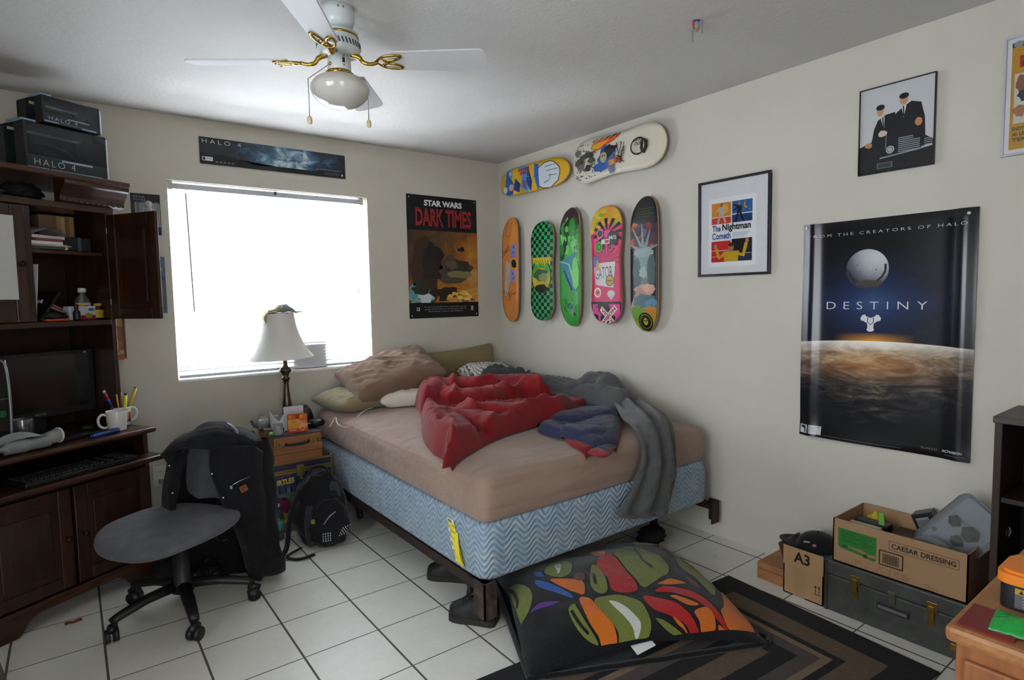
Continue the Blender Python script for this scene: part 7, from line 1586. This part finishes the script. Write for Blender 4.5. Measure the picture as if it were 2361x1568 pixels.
ro = rg.build('area_rug', loc=(-.38, -2.345, .0005)); ro.rotation_euler = (0, 0, math.radians(175.4)); 
tag(ro, 'black and tan rug with nested rectangle pattern under the floor cushion', 'rug')
# big printed cushion, half under the bed
e1 = Vector((.90, -.43, 0)).normalized(); e2 = Vector((.43, .90, 0)).normalized(); PC = Vector((-1.015, -2.16, .010)); PA, PB, PT = .47, .455, .165
def ph(x, y):
    ex = max(0, 1-abs(x/PA)**2.6); ey = max(0, 1-abs(y/PB)**2.6); h = PT*(ex*ey)**.42
    w_ = .010*nz(x*6, y*6, 4)+.007*(1-2*abs(nz(x*9+2*y, y*8, 7)))
    under = 1-.25*max(0, min(1, (y-.05)/.2))
    return .006+h*under+w_*min(1, (ex*ey)*3)
t = NT('plush_black'); t.set(rough=.95, spec=.1, sheen=.25); f = t.noise(160, 3, .6); t.col(t.ramp(f, [(.3, '0b0b0c'), (.75, '1a1a1c')])); t.bump(f, .5, .004); PBK = t.m
_pl = {}
def plush(c):
    if c not in _pl:
        t = NT('plush_'+c); t.set(rough=.95, spec=.1, sheen=.25); f = t.noise(170, 4, .65); a_ = RGB(c); mr = t.N('ShaderNodeMapRange'); mr.inputs[3].default_value = .72; mr.inputs[4].default_value = 1.22; t.L(f, mr.inputs[0]); mx = t.N('ShaderNodeMix', data_type='RGBA', blend_type='MULTIPLY'); mx.inputs[0].default_value = 1; mx.inputs[6].default_value = a_; t.L(mr.outputs[0], mx.inputs[7]); t.col(mx.outputs[2]); t.bump(f, .6, .004); _pl[c] = t.m
    return _pl[c]
m = M(); n = 61
def sq(u): return math.sin(PI/2*(2*u-1))
m.grid(lambda u, v: (lambda x, y: (x, y, ph(x, y)))(sq(u)*PA*(1-.05*(1-abs(sq(v)))), sq(v)*PB*(1-.05*(1-abs(sq(u))))), n, n, PBK)
m.grid(lambda u, v: (lambda x, y: (x, y, max(.0, .006-.02*((1-abs(x/PA)**3)*(1-abs(y/PB)**3)))))(sq(u)*PA*(1-.05*(1-abs(sq(v)))), sq(v)*PB*(1-.05*(1-abs(sq(u))))), n, n, PBK)
def pw_(x, y, z):
    k = .985; x = max(-PA*.94, min(PA*.94, x)); y = max(-PB*.94, min(PB*.94, y)); return (x, y, ph(x, y)+z)
cuts = [((i*.025, 0, 0), (1, 0, 0)) for i in range(-19, 20)]+[((0, i*.025, 0), (0, 1, 0)) for i in range(-19, 20)]
a = Art(m, Matrix(), .0001, .0022, warp=pw_, cuts=cuts)
def hit(x, y):
    for k in range(48):
        zz_ = .205-.0045*k; p = W(x, y, 2, PC.z+zz_)-PC; lx, ly = p.dot(e1), p.dot(e2)
        if abs(lx) < PA and abs(ly) < PB and ph(lx, ly) >= zz_: break
    return max(-PA*.96, min(PA*.96, lx)), max(-PB*.96, min(PB*.96, ly))
def Q(pts, z=.13):
    out = []
    for x, y in pts:
        out.append(hit(1020+x*.33037, 1180+y*.33037))
    return [(p.x, p.y) for p in catmull([(q[0], q[1], 0) for q in out], 4, True)]
def pp(c, pts): a.poly(Q(pts), plush(c))
GN_, RD_, OR_, BU_, PU_, WH_ = '6d7433', 'a8181c', 'c4661a', '1f56a8', '562a86', 'c4c4c0'
pp(GN_, [(360, 690), (385, 615), (445, 545), (530, 512), (600, 540), (628, 600), (605, 700), (560, 780), (512, 835), (430, 780), (380, 730)])
pp(PU_, [(345, 720), (380, 760), (440, 800), (500, 850), (512, 920), (450, 890), (385, 840), (355, 780)])
pp(PU_, [(610, 715), (690, 640), (820, 630), (720, 675)])
pp(BU_, [(650, 485), (740, 500), (830, 545), (915, 605), (860, 600), (770, 565), (670, 530)]); pp(BU_, [(640, 430), (690, 430), (705, 455), (655, 455)])
pp(OR_, [(750, 485), (880, 478), (980, 495), (990, 580), (920, 570), (860, 545)])
pp(GN_, [(715, 410), (780, 360), (870, 350), (905, 375), (892, 435), (820, 462), (730, 445)]); pp(WH_, [(785, 375), (825, 372), (820, 425), (800, 435)])
pp('5a4038', [(920, 440), (985, 435), (990, 480), (930, 485)])
pp(GN_, [(1200, 290), (1260, 255), (1360, 255), (1480, 295), (1555, 355), (1580, 425), (1500, 485), (1405, 535), (1330, 455), (1240, 350)])
pp(RD_, [(1070, 375), (1145, 300), (1215, 335), (1290, 430), (1365, 540), (1310, 570), (1190, 555), (1150, 465)])
pp(GN_, [(1030, 450), (1045, 380), (1095, 405), (1140, 475), (1150, 560), (1085, 572), (1040, 530)])
pp(GN_, [(1060, 640), (1110, 605), (1250, 592), (1370, 630), (1430, 705), (1458, 800), (1425, 910), (1310, 965), (1240, 970), (1225, 850), (1150, 740)])
pp(GN_, [(880, 690), (920, 650), (940, 680), (990, 760), (1065, 890), (1085, 950), (990, 900), (925, 800)])
pp(OR_, [(955, 618), (1025, 615), (1115, 710), (1200, 810), (1215, 970), (1120, 970), (1090, 880), (1010, 750)])
pp(WH_, [(1165, 630), (1250, 655), (1340, 725), (1385, 800), (1372, 880), (1348, 905), (1330, 820), (1265, 740), (1195, 665)])
pp(RD_, [(1400, 600), (1500, 612), (1640, 650), (1735, 730), (1790, 850), (1772, 918), (1745, 920), (1700, 800), (1600, 745), (1470, 690)])
pp(RD_, [(1480, 560), (1600, 532), (1750, 568), (1850, 630), (1950, 745), (2000, 855), (1980, 860), (1880, 720), (1760, 625), (1600, 578)])
pp(OR_, [(1760, 710), (1845, 680), (1900, 745), (1900, 875), (1815, 880), (1795, 780)]); pp(OR_, [(1965, 660), (2075, 668), (2160, 755), (2180, 850), (2130, 855), (2015, 870), (1945, 705)]); pp(OR_, [(1930, 800), (1990, 875), (1940, 878)])
pp(OR_, [(1590, 600), (1700, 620), (1790, 655), (1740, 665), (1660, 640)]); pp(OR_, [(1500, 510), (1590, 480), (1680, 500), (1690, 512), (1580, 520)])
pp(GN_, [(1610, 300), (1740, 395), (1890, 478), (1990, 570), (2030, 610), (1900, 595), (1770, 475), (1645, 375)]); pp(GN_, [(1490, 760), (1600, 800), (1700, 900), (1730, 935), (1660, 950), (1620, 880), (1540, 830)]); pp(OR_, [(1610, 745), (1680, 800), (1720, 890), (1690, 850), (1640, 800)])
pp(GN_, [(1255, 215), (1440, 200), (1480, 240), (1350, 238)]); pp(OR_, [(1495, 212), (1555, 262), (1520, 265)]); pp(OR_, [(1040, 290), (1135, 285), (1120, 312), (1060, 315)])
pp('5a4038', [(1690, 455), (1760, 490), (1800, 545), (1740, 520)])
for L_ in ([(1340, 262), (1385, 330), (1465, 400)], [(440, 555), (495, 580), (522, 640), (515, 690)], [(1050, 440), (1070, 520)], [(900, 700), (960, 800), (1020, 870)], [(1570, 300), (1660, 340), (1760, 410)]):
    q = []
    for x, y in L_:
        q.append((*hit(1020+x*.33037, 1180+y*.33037), 0))
    a.line([(p.x, p.y) for p in catmull(q, 5)], .011, PBK)
cu = thing('floor_cushion', 'big black plush cushion with olive, red and orange patches lying half under the bed', 'cushion', PC); cu.rotation_euler = (0, 0, math.atan2(e1.y, e1.x))
m.build('cover', cu, recalc=False)
m = M(); m.tube([(sq(i/60)*PA*.985, -PB*.985, .012+.006*nz(i*.3, 1)) for i in range(61)], .011, PBK, 8); m.tube([(PA*.985, sq(i/60)*PB*.985, .012) for i in range(61)], .011, PBK, 8); m.tube([(-PA*.985, sq(i/60)*PB*.985, .012) for i in range(61)], .011, PBK, 8); m.tube(catmull([(PA*.95, -PB*.93, .015), (PA*1.03, -PB*.97, .014), (PA*1.06, -PB*.90, .014), (PA*1.0, -PB*.86, .014)], 6), .008, PBK, 8); m.build('piping', cu)
m = M()
m._add([(-.09, -PB*.90, .085), (-.01, -PB*.86, .10), (.02, -PB*.96, .06), (-.06, -PB*1.0, .045)], [[0, 1, 2, 3]], C('c9c9c9', .6)); m._add([(-.01, -PB*.87, .098), (.06, -PB*.80, .10), (.07, -PB*.86, .085), (.005, -PB*.93, .075)], [[0, 1, 2, 3]], C('c2c2c2', .6))
o = m.build('care_tag', cu); k = o.modifiers.new('thickness', 'SOLIDIFY'); k.thickness = .001
# shoes and other dark things under the bed
shoe('shoe', 'black shoe beside the steel bed leg at the foot of the bed', (-1.545, -1.885, 0), 2.2, .21)
shoe('shoe', 'black shoe under the long side of the bed', (-1.43, -1.50, 0), 2.3, .22)
m = M(); m.blob((0, 0, 0), (.20, .14, .09), C('0e0e0f', .8), .25, 4, 32, 4); tag(m.build('soft_hat', loc=(-.36, -1.86, 0), rz=.3), 'black soft hat on the tiles behind the cushion under the bed', 'hat')
for i, (x, y) in enumerate(((1594, 1268), (1648, 1284))):
    p = W(x, y, 2, 0); m = M(); m.grid(lambda u, v: (-.012+.024*u, -.008+.016*v, .001+.004*math.sin(PI*u)), 6, 4, C('c4c4c0', .7)); o = m.build('paper_scrap', loc=p, rz=.4+i); k = o.modifiers.new('thickness', 'SOLIDIFY'); k.thickness = .001
    tag(o, ('tiny white paper scrap on the tiles nearer the cushion', 'tiny white paper scrap on the tiles nearer the wooden box')[i], 'scrap')
